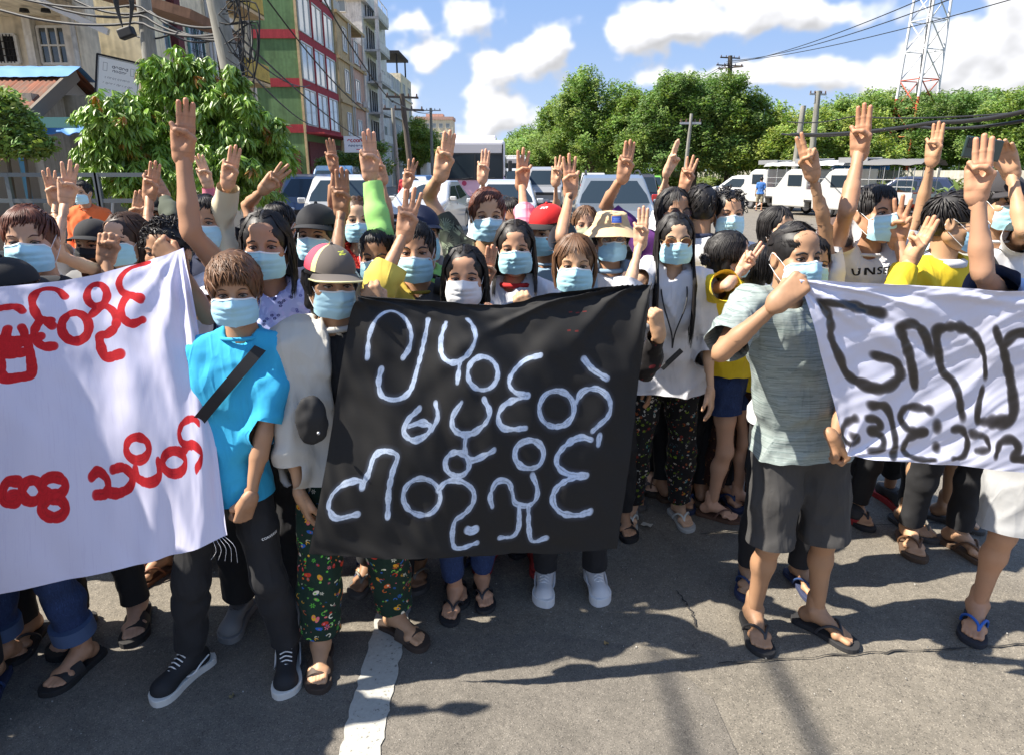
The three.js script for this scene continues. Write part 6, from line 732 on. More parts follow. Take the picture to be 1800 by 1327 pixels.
{ // white plastic sheet, sprayed black letters
  const map = sheetMap([[[1492, 802, 2.02], [1600, 812, 2.0], [1700, 820, 1.98], [1800, 830, 1.95], [2060, 850, 1.9]], [[1462, 690, 2.02], [1590, 700, 2.0], [1700, 708, 1.98], [1800, 712, 1.95], [2060, 720, 1.9]], [[1432, 580, 2.0], [1575, 592, 1.99], [1700, 600, 1.97], [1800, 602, 1.94], [2060, 600, 1.89]], [[1406, 492, 2.0], [1570, 500, 1.98], [1700, 507, 1.95], [1800, 511, 1.93], [2060, 510, 1.88]]]), inv = inverse(map);
  const W = 1400, H = 760, k = 2.95, big = [S([180, 236], [330, 255], [440, 285], [512, 300]), S([190, 248], [236, 330], [240, 420], [282, 520], [332, 622], [480, 684], [560, 662], [602, 610], [580, 552], [468, 520]), S([590, 372], [622, 440], [652, 540], [682, 690]), S([600, 362], [662, 350], [722, 400], [762, 505]), S([790, 382], [880, 366], [970, 400], [1030, 500], [1042, 625]), S([786, 392], [800, 500], [822, 600], [880, 660], [902, 740], [922, 832]), S([1090, 380], [1120, 460], [1152, 560], [1182, 700], [1172, 842], [1090, 856], [1000, 848], [1010, 760], [1032, 690]), S([1130, 470], [1180, 412], [1240, 400], [1300, 430]), S([1300, 430], [1330, 560], [1320, 700])].map((s) => ({ ...s, w: 15 })), small = [S([372, 836], [318, 870], [300, 930], [330, 972], [372, 968], [380, 938], [345, 935]), S([420, 838], [480, 850], [502, 888], [442, 908], [512, 942], [500, 1000], [438, 1012]), S([436, 768], [520, 778], [560, 860], [572, 960], [560, 1052]), S([762, 800], [700, 788], [632, 790], [604, 840], [640, 895], [740, 912], [642, 938], [618, 1010], [680, 1050], [782, 1056]), { p: [[785, 880], [798, 884]], w: 15 }, { p: [[785, 994], [798, 998]], w: 15 }, S([868, 900], [920, 900], [952, 960], [930, 1040], [870, 1052]), S([962, 920], [1040, 940], [1062, 1000], [990, 1012]), S([1090, 1042], [1120, 962], [1180, 950], [1212, 1000], [1182, 1050], [1250, 1052]), S([1270, 960], [1330, 950], [1360, 1010], [1300, 1050])].map((s) => ({ w: 11, ...s })), L = zoomPts([...big, ...small], k, 1380, 450);
  const tex = canvas(W, H, (c) => { c.fillStyle = '#c8cade'; c.fillRect(0, 0, W, H); lettering(c, W, H, inv, L, { w: 16, ppu: [W / 610, H / 330], soft: true, rough: .45, seed: 5, color: (t, R, a) => `rgba(24,22,26,${a * 1.15})` }); });
  const wavy = (u, v) => { const a = Math.atan2(1.02 - v, u + .03), r = Math.hypot(u, 1 - v), a2 = Math.atan2(v + .03, u + .03), r2 = Math.hypot(u, v); return .008 * Math.sin(a * 15 + 2 * N3(a * 4, r * 2, 3)) * Math.exp(-r * 1.5) * sstep(0, .1, r) + .008 * Math.sin(a2 * 13 + 1.4 * N3(a2 * 3, r2, 5)) * Math.exp(-r2 * 2.2) * sstep(0, .08, r2) + .006 * N3(u * 1.2 + v * 1.5, v * 5 - u * 4.5, 2) + .0014 * N3(u * 2 + v * 2, v * 18 - u * 14, 4) + .003 * Math.sin((v * 1.1 + u * .12) * 60) * sstep(.82, .95, v); };
  sheet('banner', 'shiny white plastic banner with blurred black sprayed letters', map, tex, mat([1, 1, 1], .34, { map: tex, side: THREE.DoubleSide, clearcoat: .5, clearcoatRoughness: .12 }), 140, 90, wavy);
}
// ---------------------------------------------------------------- printed fabrics
function fabric(n, draw) { const t = canvas(n, n, draw); t.wrapS = t.wrapT = THREE.RepeatWrapping; return t; }
const prints = {};
const rep = (t, r) => { t.repeat.set(r, r); return t; };
prints.lilac = rep(fabric(256, (c, w) => { const R = rng(3); c.fillStyle = '#a9b0dd'; c.fillRect(0, 0, w, w); for (let i = 0; i < 260; i++) { c.fillStyle = ['#8e93cc', '#c8cdf0', '#b9b4e2'][i % 3]; c.globalAlpha = .6; c.beginPath(); c.ellipse(R() * w, R() * w, 5 + R() * 10, 4 + R() * 6, R() * 3, 0, 7); c.fill(); } c.globalAlpha = 1; for (let i = 0; i < 60; i++) { const x = R() * w, y = R() * w; c.fillStyle = ['#3c3f74', '#54589a', '#2e3160'][i % 3]; for (let k = 0; k < 5; k++) { c.beginPath(); c.arc(x + Math.cos(k * 1.26) * 4, y + Math.sin(k * 1.26) * 3, 2.2, 0, 7); c.fill(); } } }), 4);
function comic(bg, cols, seed, n, big) { return fabric(512, (c, w) => { const R = rng(seed); c.fillStyle = bg; c.fillRect(0, 0, w, w); for (let i = 0; i < n; i++) { const x = R() * w, y = R() * w, r = (6 + R() * 14) * big, k = i % 4; c.save(); c.translate(x, y); c.rotate(R() * 6.3); c.fillStyle = cols[Math.floor(R() * cols.length)]; c.strokeStyle = c.fillStyle; if (k === 0) { c.beginPath(); c.ellipse(0, 0, r, r * .6, 0, 0, 7); c.fill(); c.fillStyle = cols[Math.floor(R() * cols.length)]; c.beginPath(); c.arc(r * .3, 0, r * .3, 0, 7); c.fill(); } else if (k === 1) { for (let q = 0; q < 6; q++) { c.beginPath(); c.ellipse(Math.cos(q * 1.05) * r * .5, Math.sin(q * 1.05) * r * .5, r * .35, r * .16, q * 1.05, 0, 7); c.fill(); } } else if (k === 2) { c.lineWidth = r * .34; c.beginPath(); c.arc(0, 0, r * .6, .3, 4.5); c.stroke(); } else { c.beginPath(); c.arc(0, 0, r * .35, 0, 7); c.fill(); } c.restore(); } }); }
prints.comic = rep(comic('#0b2a1e', ['#c8341f', '#e2a326', '#58b53a', '#e8e0c8', '#2b62b8', '#d9672a', '#e06a7a', '#7fc84e'], 5, 210, .95), 2.6);
prints.monster = rep(comic('#0d0d10', ['#7d9a1c', '#8f2a1f', '#a9aaa6', '#2f6a70', '#5f7f1a', '#a8531f', '#c9c4b8', '#3c3c40'], 9, 300, .78), 2.6);
prints.black_floral = rep(comic('#141012', ['#6a1f25', '#8a3a3a', '#2a2a30', '#4a3030'], 12, 90, .9), 2.4);
prints.batik = rep(comic('#3a1f14', ['#8a5a30', '#1a0d08', '#a87a48'], 15, 160, .8), 3);
prints.palm = rep(fabric(256, (c, w) => { const R = rng(8); c.fillStyle = '#3b4239'; c.fillRect(0, 0, w, w); for (let i = 0; i < 90; i++) { c.strokeStyle = ['#6d7a66', '#1d221d', '#8d9a84'][i % 3]; c.lineWidth = 2 + R() * 2; const x = R() * w, y = R() * w, a = R() * 6; for (let k = 0; k < 5; k++) { c.beginPath(); c.moveTo(x, y); c.lineTo(x + Math.cos(a + k * .35) * 26, y + Math.sin(a + k * .35) * 26); c.stroke(); } } }), 3);
prints.plaid = rep(fabric(128, (c, w) => { c.fillStyle = '#d79aa8'; c.fillRect(0, 0, w, w); c.fillStyle = 'rgba(245,225,230,.7)'; c.fillRect(0, 20, w, 20); c.fillRect(20, 0, 20, w); c.fillStyle = 'rgba(170,80,110,.55)'; c.fillRect(0, 84, w, 12); c.fillRect(84, 0, 12, w); }), 9);
prints.redknit = rep(fabric(128, (c, w) => { c.fillStyle = '#c3201a'; c.fillRect(0, 0, w, w); c.fillStyle = '#e85a3a'; for (let i = 0; i < 8; i++) for (let j = 0; j < 8; j++) c.fillRect(i * 16 + (j % 2) * 8, j * 16, 7, 6); }), 8);
prints.heather = rep(fabric(512, (c, w) => { const R = rng(4); c.fillStyle = '#87918e'; c.fillRect(0, 0, w, w); for (let i = 0; i < 900; i++) { c.fillStyle = R() < .5 ? 'rgba(60,78,76,.35)' : 'rgba(178,196,192,.3)'; c.fillRect(R() * w - 60, R() * w, 30 + R() * 110, 1 + R() * 1.6); } }), 2.2);
prints.denim = rep(fabric(256, (c, w) => { const R = rng(14); c.fillStyle = '#23365e'; c.fillRect(0, 0, w, w); for (let i = 0; i < 2600; i++) { c.fillStyle = R() < .5 ? 'rgba(20,30,60,.4)' : 'rgba(80,105,160,.28)'; c.fillRect(R() * w, R() * w, 1.2, 3 + R() * 7); } }), 4);
prints.capPanels = fabric(512, (c, w) => { c.fillStyle = '#5a524b'; c.fillRect(0, 0, w, w); c.fillStyle = '#d8465a'; c.fillRect(w * .56, 0, w * .25, w); c.fillStyle = '#d8d48a'; c.fillRect(w * .53, 0, w * .035, w); c.fillRect(w * .81, 0, w * .035, w); c.fillStyle = '#c9cf46'; const R = rng(2); for (let i = 0; i < 14; i++) { c.beginPath(); c.ellipse(w * (.03 + R() * .07), w * (.36 + R() * .12), 9, 6, R() * 3, 0, 7); c.fill(); } });
prints.capPanels.repeat.set(1, 1);
prints.patch = canvas(128, 96, (c, w, h) => { c.fillStyle = '#c9a06a'; c.fillRect(0, 0, w, h); c.fillStyle = '#2f55b0'; c.fillRect(8, 10, w - 16, h - 20); c.fillStyle = '#6f8fd8'; c.fillRect(26, 30, w - 56, 8); c.fillRect(30, 46, w - 70, 6); c.fillRect(22, 60, w - 50, 7); });
prints.redcap = canvas(512, 256, (c, w, h) => { c.fillStyle = '#c01a1c'; c.fillRect(0, 0, w, h); c.fillStyle = '#f0e8e4'; c.font = 'bold 40px sans-serif'; c.save(); c.translate(w * .0, h * .38); c.fillText('SUP', 6, 0); c.restore(); });
function decal(txt, w, h, font, color, bg) { return canvas(w, h, (c) => { c.clearRect(0, 0, w, h); if (bg) { c.fillStyle = bg; c.fillRect(0, 0, w, h); } c.fillStyle = color; c.font = font; c.textAlign = 'center'; c.textBaseline = 'middle'; c.fillText(txt, w / 2, h / 2); }); }

// ---------------------------------------------------------------- the crowd
const C = { black: [.014, .014, .016], navy: [.014, .02, .05], white: [.6, .6, .62], cyan: [.03, .37, .62], beige: [.5, .48, .43], grey: [.16, .16, .16], lime: [.30, .62, .17], yellow: [.72, .52, .02], purple: [.1, .02, .15], pink: [.66, .2, .27], orange: [.68, .13, .03], olive: [.05, .06, .04], cream: [.55, .48, .33], ltgrey: [.34, .345, .35], dkgrey: [.045, .043, .042], denim: [.22, .32, .42], jersey: [.015, .05, .16] };
const JEANS = { map: prints.denim, to: 1.8, e: .01, e1: .018 }, BLK = { c: C.black, to: 1.93, e: .012, e1: .022 };
const FFS = [['flipflop', [.03, .03, .035], [.02, .02, .022]], ['flipflop', [.12, .06, .03], [.1, .06, .035]], ['flipflop', [.03, .06, .16], [.03, .04, .09]], ['flipflop', [.2, .19, .17], [.11, .1, .09]], ['slide', [.05, .03, .02], [.04, .03, .02]]];
const FF = ['flipflop', [.03, .03, .035], [.02, .02, .022]], SL = ['slide', [.02, .018, .018], [.015, .014, .014]];
const tee = (c, x = {}) => ({ c, s: .72, e: .02, ...x });
const ppl = {};
const off = (x, z, top) => proj(V3(x, top, -z));
// front row
ppl.boy = person({ label: 'boy in a bright blue t-shirt holding the corner of the red-lettered banner', h: [405, 447], d: 2.13, lod: 0, yaw: 6, hy: 10, hp: 4, hair: ['fringe', 'brown'], mask: 'blue', skin: 'tan', shirt: { c: C.cyan, s: .86, e: .018, es1: .028, hem: .475, wr: .009, flare: .02 }, leg: { c: C.black, e: .01, e1: .024, to: 1.86 }, shoe: ['sneaker', [.012, .012, .014]], feet: [[338, 1185, -30], [508, 1172, 8]], L: { w: [437, 880], tip: [415, 945], e: [462, 770], dd: -.1, pose: 'fist', palm: [-.8, 0, -.5] }, w: .82, wide: .84, strap: { side: 1 } });
ppl.capman = person({ label: 'person in a cap with pink and yellow panels and an open beige jacket', h: [576, 433], d: 2.2, lod: 0, yaw: 12, hy: 20, hp: 3, hr: -4, hatted: 1, hair: ['bob', 'black', .12], mask: 'blue', skin: 'tan', cap: ['ball', [.1, .085, .075], [.1, .085, .075], [.62, .58, .3], 4], capMap: prints.capPanels, shirt: [{ c: C.black, s: .6, e: .014, name: 't_shirt' }, { c: C.beige, s: 1.5, e: .022, open: [.045, .055], hem: .5, name: 'jacket', wr: .011, collar: C.beige, es1: .02 }], leg: { map: prints.comic, e: .022, e1: .045, to: 1.78 }, shoe: ['slide', [.06, .04, .028], [.045, .03, .022]], feet: [[566, 1165, -4], [698, 1112, 40]], R: { w: [528, 872], tip: [545, 920], e: [505, 760], dd: -.1 }, L: { w: [668, 548], tip: [648, 506], pole: [.2, -.8, -.7], dd: -.05, pose: 'fist', palm: [0, -.3, -1], hs: .9 } });
ppl.hairy = person({ label: 'person in a lilac floral sleeveless top with one arm stretched up high', h: [462, 371], d: 2.42, lod: 0, fem: 1, yaw: 4, hy: 4, hair: ['long', 'black', .2], mask: 'blue', skin: 'tan', wide: 1.06, arm: .88, shirt: { map: prints.lilac, s: .1, e: .03, hem: .5, es1: .02 }, leg: { ...BLK, e1: .035 }, shoe: ['clog', [.2, .2, .2], [.2, .2, .2]], feet: [[425, 1085, -4], [528, 1070, 6]], R: { w: [321, 270], tip: [321, 172], e: [332, 400], dd: -.12, pose: 'salute', hs: .88, grow: 1.2 } });
ppl.grey = person({ label: 'man in a grey-green heather t-shirt gripping the plastic banner by its corner', h: [1405, 391], d: 2.28, lod: 0, yaw: 10, hy: 4, hp: -4, hair: ['tied', 'black'], mask: 'blue', skin: 'tan', w: .86, shirt: { map: prints.heather, s: .8, e: .026, es1: .036, hem: .49, wr: .01, flare: .025 }, leg: { c: C.dkgrey, to: .98, e: .026, e1: .045 }, shoe: FF, feet: [[1322, 1105, -14], [1432, 1105, 30]], R: { w: [1372, 528], tip: [1425, 482], e: [1292, 598], dd: -.27, hs: .92, pose: 'fist', palm: [.1, -.5, -1] }, L: { w: [1466, 770], tip: [1490, 800], e: [1490, 690], dd: -.12, pose: 'fist' } });
ppl.jersey = person({ label: 'person in a navy and blue jersey and light grey shorts with an arm up', h: [1880, 378], d: 2.2, lod: 0, yaw: -8, hair: ['short', 'black'], mask: 'blue', skin: 'mid', shirt: { c: C.jersey, s: .62, e: .028, es1: .04, hem: .5, collar: [.01, .03, .1] }, leg: { c: C.ltgrey, to: .92, e: .03, e1: .05 }, shoe: ['flipflop', [.02, .12, .5], [.02, .022, .03]], feet: [[1712, 1095, -28], [1850, 1085, 10]], R: { w: [1718, 338], tip: [1728, 250], e: [1722, 462], dd: -.1, pose: 'salute', grow: 1.1 }, L: { w: [1900, 560], dd: -.2, pose: 'fist' } });
ppl.white_mask = person({ label: 'woman with centre-parted black hair and a white mask behind the black banner', h: [816, 432], d: 2.52, lod: 0, fem: 1, hair: ['long', 'black', .16], mask: 'white', skin: 'mid', shirt: tee(C.black), leg: JEANS, shoe: FF, feet: [[800, 1062, -8], [848, 1042, 10]], L: { w: [880, 560], dd: -.12, pose: 'fist' } });
ppl.sneakers = person({ label: 'person with shaggy brown hair behind the black banner in white running shoes', h: [1012, 412], d: 2.62, lod: 0, fem: 1, hy: -3, hair: ['bob', 'brown', .2], mask: 'blue', skin: 'mid', shirt: { map: prints.black_floral, s: 1.9, e: .02 }, leg: BLK, shoe: ['runner', [.62, .62, .63], [.72, .72, .72]], feet: [[958, 1030, -6], [1045, 1028, 6]], L: { w: [1158, 585], tip: [1150, 528], e: [1150, 680], dd: -.28, pose: 'fist', palm: [-.6, 0, -1] }, R: { w: [935, 552], tip: [915, 522], dd: -.3, pose: 'fist', palm: [0, -.2, -1] } });
ppl.redhair = person({ label: 'young man with reddish side-swept hair in a black t-shirt behind the red-lettered banner', h: [42, 362], d: 2.4, lod: 0, yaw: 10, hy: 8, hair: ['short', 'red'], mask: 'blue', skin: 'light', shirt: tee(C.black), leg: BLK, shoe: SL });
ppl.jeans = person({ label: 'person in jeans with turned-up cuffs and black sandals below the red-lettered banner', h: [6, 456], d: 2.12, lod: 0, hair: ['crop', 'black'], cap: ['ball', [.012, .012, .013], [.012, .012, .013]], hy: 160, mask: 'blue', skin: 'tan', shirt: tee(C.black), leg: { ...JEANS, to: 1.72, e1: .024, cuff: [.06, .1, .2] }, shoe: SL, feet: [[12, 1170, -10], [148, 1172, -14]], R: { w: off(-1.86, 2.05, 1.88), tip: off(-1.86, 2.05, 2.05), pose: 'salute' } });
ppl.curlyholder = person({ label: 'person with tousled black hair in white holding up the red-lettered banner corner', h: [288, 388], d: 2.6, lod: 0, yaw: -5, hair: ['curly', 'black'], skin: 'tan', shirt: { c: C.white, s: .7, e: .022, collar: C.white }, leg: BLK, shoe: ['flipflop', [.16, .06, .03], [.14, .06, .03]], feet: [[288, 1005, -22], [345, 985, 8]], R: { w: [186, 452], tip: [196, 385], e: [196, 540], dd: -.16, pose: 'fist' }, L: { w: [310, 462], tip: [284, 440], dd: -.36, pose: 'fist', palm: [0, -.35, -1], e: [352, 520] } });
// second row, left
ppl.batik = person({ label: 'woman with long brown hair and patterned brown sleeves holding a hand up', h: [214, 374], d: 2.95, fem: 1, hair: ['long', 'dbrown', .3], mask: 'blue', skin: 'light', hy: -12, shirt: { map: prints.batik, s: .3, e: .02 }, leg: BLK, shoe: FF, R: { w: [116, 348], tip: [121, 288], e: [98, 440], pose: 'salute2', dd: -.1, hs: .82 } });
person({ label: 'person in a black cap and black mask beside the woman with brown hair', h: [157, 387], d: 3.35, hatted: 1, hair: ['short', 'black'], cap: ['ball', [.014, .014, .015], [.014, .014, .015]], mask: 'black', skin: 'mid', shirt: tee(C.grey), leg: BLK, shoe: FF });
person({ label: 'person half hidden behind the red-haired man showing a small raised hand', h: [62, 392], d: 3.5, lod: 2, hair: ['short', 'black'], mask: 'blue', skin: 'mid', shirt: tee(C.white), leg: BLK, shoe: FF, L: { w: [95, 352], tip: [90, 306], e: [102, 420], pose: 'salute2' } });
ppl.orange = person({ label: 'person in an orange shirt and mask standing in front of the dark shop', h: [141, 318], d: 7.2, lod: 1, hair: ['short', 'black'], mask: 'blue', skin: 'mid', shirt: { c: C.orange, s: 1.4, e: .03 }, leg: BLK, shoe: FF, group: 'people beside the road' });
person({ label: 'person with a tan raised hand in front of the mango tree leaves', h: [302, 400], d: 3.2, lod: 1, hair: ['short', 'black'], mask: 'blue', skin: 'tan', shirt: tee(C.navy), leg: BLK, shoe: FF, R: { w: [262, 342], tip: [270, 283], e: [258, 420], pose: 'salute' } });
person({ label: 'person almost hidden behind the woman with brown hair raising a salute', h: [224, 392], d: 3.5, lod: 2, hair: ['short', 'black'], mask: 'blue', skin: 'mid', shirt: tee(C.grey), leg: BLK, shoe: FF, L: { w: [240, 388], tip: [246, 338], pose: 'salute', e: [255, 440] } });
person({ label: 'person with a dark cap, black mask and dark green sleeve under the tree', h: [272, 341], d: 4.0, lod: 1, hatted: 1, hair: ['short', 'black'], cap: ['ball', [.016, .016, .016], [.016, .016, .016]], mask: 'black', skin: 'tan', shirt: { c: C.olive, s: 1.75, e: .022 }, leg: BLK, shoe: FF, L: { w: [287, 342], tip: [272, 318], e: [302, 390], pose: 'relaxed' } });
person({ label: 'man with spiky black hair and a navy t-shirt under the mango tree', h: [356, 343], d: 3.15, hy: 8, hair: ['short', 'black'], mask: 'blue', skin: 'tan', shirt: tee(C.navy), leg: BLK, shoe: FF });
person({ label: 'person in a pink lace sleeve raising a hand beside the spiky-haired man', h: [402, 400], d: 3.55, lod: 1, fem: 1, hair: ['long', 'black', .2], mask: 'blue', skin: 'light', shirt: { c: C.pink, s: 1.9, e: .02 }, leg: BLK, shoe: FF, R: { w: [364, 322], tip: [351, 290], e: [380, 400], pose: 'salute' } });
person({ label: 'person in a loose cream sleeve and wristband raising a salute', h: [448, 392], d: 3.1, lod: 1, hair: ['short', 'black'], mask: 'blue', skin: 'mid', shirt: { c: C.cream, s: 1.85, e: .024, es1: .026 }, leg: BLK, shoe: FF, R: { w: [400, 318], tip: [413, 262], e: [392, 400], pose: 'salute' } });
person({ label: 'person whose spread fingers point sideways above the woman in lilac', h: [486, 356], d: 3.5, lod: 1, hair: ['short', 'black'], mask: 'blue', skin: 'mid', shirt: tee(C.black), leg: BLK, shoe: FF, R: { w: [466, 330], tip: [505, 282], e: [436, 378], pose: 'salute2', twist: 30 } });
person({ label: 'person in a plain black cap and navy shirt with a blue mask', h: [553, 361], d: 2.85, hy: -4, hatted: 1, hair: ['short', 'black'], cap: ['ball', [.018, .018, .02], [.018, .018, .02]], mask: 'blue', skin: 'tan', shirt: tee(C.navy), leg: BLK, shoe: FF });
person({ label: 'person in a white t-shirt with a brown arm held straight up', h: [662, 402], d: 2.75, lod: 1, hair: ['short', 'black'], mask: 'blue', skin: 'dark', shirt: tee(C.white), leg: BLK, shoe: FF, R: { w: [600, 368], tip: [597, 290], e: [594, 448], pose: 'salute', dd: -.05 } });
person({ label: 'woman with light brown hair and a red knitted top', h: [626, 346], d: 3.7, fem: 1, hy: 15, hair: ['long', 'brown', .2], mask: 'blue', skin: 'light', shirt: { map: prints.redknit, s: .6, e: .022 }, leg: BLK, shoe: FF });
person({ label: 'person far back whose thin raised hand shows beside the white car', h: [598, 378], d: 4.1, lod: 2, hair: ['short', 'black'], skin: 'tan', mask: 'blue', shirt: tee(C.white), leg: BLK, shoe: FF, R: { w: [586, 292], tip: [581, 253], e: [588, 340], pose: 'salute' } });
person({ label: 'person with a bare bent arm raised behind the lime green sleeve', h: [716, 385], d: 3.9, lod: 2, hair: ['short', 'black'], skin: 'mid', mask: 'blue', shirt: tee(C.white), leg: BLK, shoe: FF, R: { w: [672, 312], tip: [660, 284], e: [692, 380], pose: 'two' } });
person({ label: 'person in a lime green jacket with black cuffs and a navy cap', h: [738, 363], d: 2.95, hatted: 1, hair: ['short', 'black'], cap: ['ball', C.navy, C.navy], mask: 'blue', skin: 'light', hy: 20, shirt: [{ c: C.lime, s: 1.83, e: .022, es: .012, es1: .012, collar: C.lime }], leg: BLK, shoe: FF, R: { w: [650, 304], tip: [649, 240], e: [668, 412], pose: 'salute', dd: -.12 }, cuffs: 1 });
ppl.yellowsleeve = person({ label: 'man in a dark grey t-shirt with a yellow printed sleeve raising a salute', h: [728, 388], d: 2.65, lod: 0, hair: ['short', 'black'], mask: 'blue', skin: 'mid', hy: 4, shirt: [{ c: [.06, .06, .065], s: .5, e: .018, name: 't_shirt' }, { c: [.62, .47, .08], s: 1.45, sl: 0, e: .012, es1: .018, armOnly: 1, hem: .2, name: 'yellow_sleeve', nr: .05, wr: .012 }], leg: BLK, shoe: FF, R: { w: [712, 408], tip: [722, 332], e: [664, 505], dd: -.16, pose: 'salute2' } });
person({ label: 'person whose small raised hand shows in front of the parked motorcycles', h: [752, 382], d: 4.3, lod: 2, hair: ['short', 'black'], skin: 'mid', mask: 'blue', shirt: tee(C.grey), leg: BLK, shoe: FF, R: { w: [716, 322], tip: [726, 281], e: [710, 370], pose: 'salute2' } });
// second row, centre
person({ label: 'man with wavy reddish hair and a palm-print t-shirt raising a salute', h: [857, 331], d: 3.1, lod: 0, hy: 6, hair: ['swept', 'red'], mask: 'blue', skin: 'mid', shirt: { map: prints.palm, s: .6, e: .024 }, leg: BLK, shoe: FF, R: { w: [776, 302], tip: [795, 214], e: [761, 370], pose: 'salute', dd: -.1 } });
person({ label: 'girl with long dark hair in a white and grey jacket over a red collar', h: [905, 387], d: 2.88, lod: 0, fem: 1, hair: ['long', 'soft', .22], mask: 'blue', skin: 'mid', shirt: { c: [.55, .56, .6], s: 1.6, e: .026, collar: [.45, .02, .02], wr: .012 }, leg: BLK, shoe: ['clog', [.3, .02, .02], [.3, .02, .02]], R: { w: [852, 492], tip: [862, 420], e: [846, 580], dd: -.1, pose: 'salute' } });
person({ label: 'person in a red cap and light denim shirt raising a salute', h: [962, 361], d: 3.3, lod: 1, yaw: -20, hy: -22, hp: 8, hatted: 1, hair: ['short', 'black'], cap: ['ball', [.5, .02, .02], [.02, .02, .02]], capMap: prints.redcap, mask: 'blue', skin: 'mid', shirt: { c: C.denim, s: .95, e: .026, es1: .03 }, leg: BLK, shoe: FF, L: { w: [1003, 336], tip: [1010, 264], e: [984, 408], pose: 'salute2', dd: -.1 } });
person({ label: 'person in a pink checked shirt raising a salute behind the girl in white', h: [897, 348], d: 3.5, lod: 1, hair: ['short', 'black'], mask: 'blue', skin: 'tan', shirt: { map: prints.plaid, s: 1.35, e: .022 }, leg: BLK, shoe: FF, L: { w: [917, 322], tip: [921, 268], e: [925, 392], pose: 'salute2' } });
person({ label: 'person whose raised hand shows in front of the pink bus', h: [868, 352], d: 4.2, lod: 2, hair: ['short', 'black'], mask: 'blue', skin: 'light', shirt: tee(C.white), leg: BLK, shoe: FF, R: { w: [848, 312], tip: [851, 271], e: [850, 350], pose: 'salute' } });
person({ label: 'person whose slim raised hand shows beside the silver van', h: [1000, 376], d: 4.4, lod: 2, hair: ['short', 'black'], mask: 'blue', skin: 'mid', shirt: tee(C.grey), leg: BLK, shoe: FF, R: { w: [977, 318], tip: [979, 277], e: [978, 372], pose: 'salute2' } });
person({ label: 'woman with a brown fringe and olive green mask behind the bucket hat', h: [1030, 362], d: 4.3, lod: 1, fem: 1, hair: ['bob', 'brown', .14], mask: 'green', skin: 'light', shirt: tee(C.grey), leg: BLK, shoe: FF });
person({ label: 'person in a tan bucket hat with a blue patch, glasses and denim jacket', h: [1076, 374], d: 3.28, lod: 0, hatted: 1, hair: ['bob', 'black', .1], cap: ['bucket', [.6, .43, .24], [.6, .43, .24]], patchMap: prints.patch, glasses: 'clear', mask: 'blue', skin: 'tan', shirt: [{ c: C.white, s: .4, e: .016, name: 't_shirt' }, { c: C.denim, s: 1.8, e: .022, open: [0, .05], name: 'jacket', collar: C.denim }], leg: BLK, shoe: SL });
person({ label: 'person with black hair, dark sunglasses and a purple shirt raising a salute', h: [1187, 330], d: 3.6, hair: ['bob', 'black', .12], glasses: 'dark', mask: 'blue', skin: 'mid', hy: 14, shirt: { c: C.purple, s: .8, e: .028 }, leg: BLK, shoe: FF, R: { w: [1096, 308], tip: [1104, 249], e: [1072, 376], pose: 'salute', dd: -.06 } });
person({ label: 'person behind the purple shirt with a pale forearm and slanting hand', h: [1206, 352], d: 3.8, lod: 1, hair: ['short', 'black'], mask: 'blue', skin: 'light', shirt: { c: C.white, s: .8 }, leg: BLK, shoe: FF, R: { w: [1174, 300], tip: [1188, 242], e: [1162, 360], pose: 'salute', twist: 60 } });
person({ label: 'person whose tan hand rises beside the head with cropped black hair', h: [1222, 352], d: 3.9, lod: 2, hair: ['short', 'black'], mask: 'blue', skin: 'tan', shirt: tee(C.grey), leg: BLK, shoe: FF, R: { w: [1204, 326], tip: [1217, 273], e: [1195, 372], pose: 'salute2' } });
person({ label: 'man seen from behind with cropped black hair and a navy-collared white t-shirt', h: [1236, 323], d: 3.6, yaw: 175, back: 1, hair: ['crop', 'black'], skin: 'tan', shirt: { c: C.white, s: .7, e: .022, collar: C.navy, collarR: .016 }, leg: BLK, shoe: FF });
person({ label: 'man with curly black hair, white shirt and a black bag strap', h: [1284, 334], d: 3.6, hair: ['curly', 'black'], mask: 'blue', skin: 'mid', shirt: tee(C.white), leg: BLK, shoe: FF, strap: { side: -1, w: .025 } });
ppl.longhair = person({ label: 'woman with very long straight black hair, tinted glasses and a white blouse', h: [1190, 375], d: 3.08, lod: 0, fem: 1, yaw: -4, hy: 2, hair: ['long', 'black', .5], glasses: 'amber', mask: 'blue', skin: 'light', shirt: { c: [.6, .6, .63], s: 1.2, e: .034, hem: .47, vneck: 1, flare: .05, wr: .014, es1: .03 }, leg: { map: prints.monster, e: .024, e1: .028, to: 1.9 }, shoe: ['flipflop', [.6, .62, .58], [.4, .4, .38]], feet: [[1108, 912, -10], [1192, 910, 14]], R: { w: [1126, 425], tip: [1134, 346], e: [1108, 510], dd: -.1, pose: 'salute' } });
ppl.shorts = person({ label: 'girl with a scrunchie in a yellow top and denim shorts facing sideways', h: [1286, 406], d: 3.22, lod: 0, fem: 1, yaw: 42, hy: 40, hair: ['bob', 'black', .1], bun: [-.03, -.02, -.115], mask: 'blue', skin: 'light', shirt: { c: C.yellow, s: .9, e: .035, es1: .04, hem: .54 }, leg: { map: prints.denim, to: .42, e: .02, e1: .03 }, shoe: ['flipflop', [.12, .06, .04], [.1, .05, .03]], feet: [[1250, 908, 20], [1296, 888, 30]], R: { w: [1306, 472], tip: [1340, 416], e: [1262, 512], dd: -.12, pose: 'two' } });
person({ label: 'person with a glossy black bob turned away in a yellow shirt', h: [1338, 428], d: 3.4, lod: 1, fem: 1, yaw: 150, back: 1, hair: ['bob', 'black', .17], skin: 'mid', shirt: tee(C.yellow), leg: { map: prints.batik, to: 1.8 }, shoe: FF });
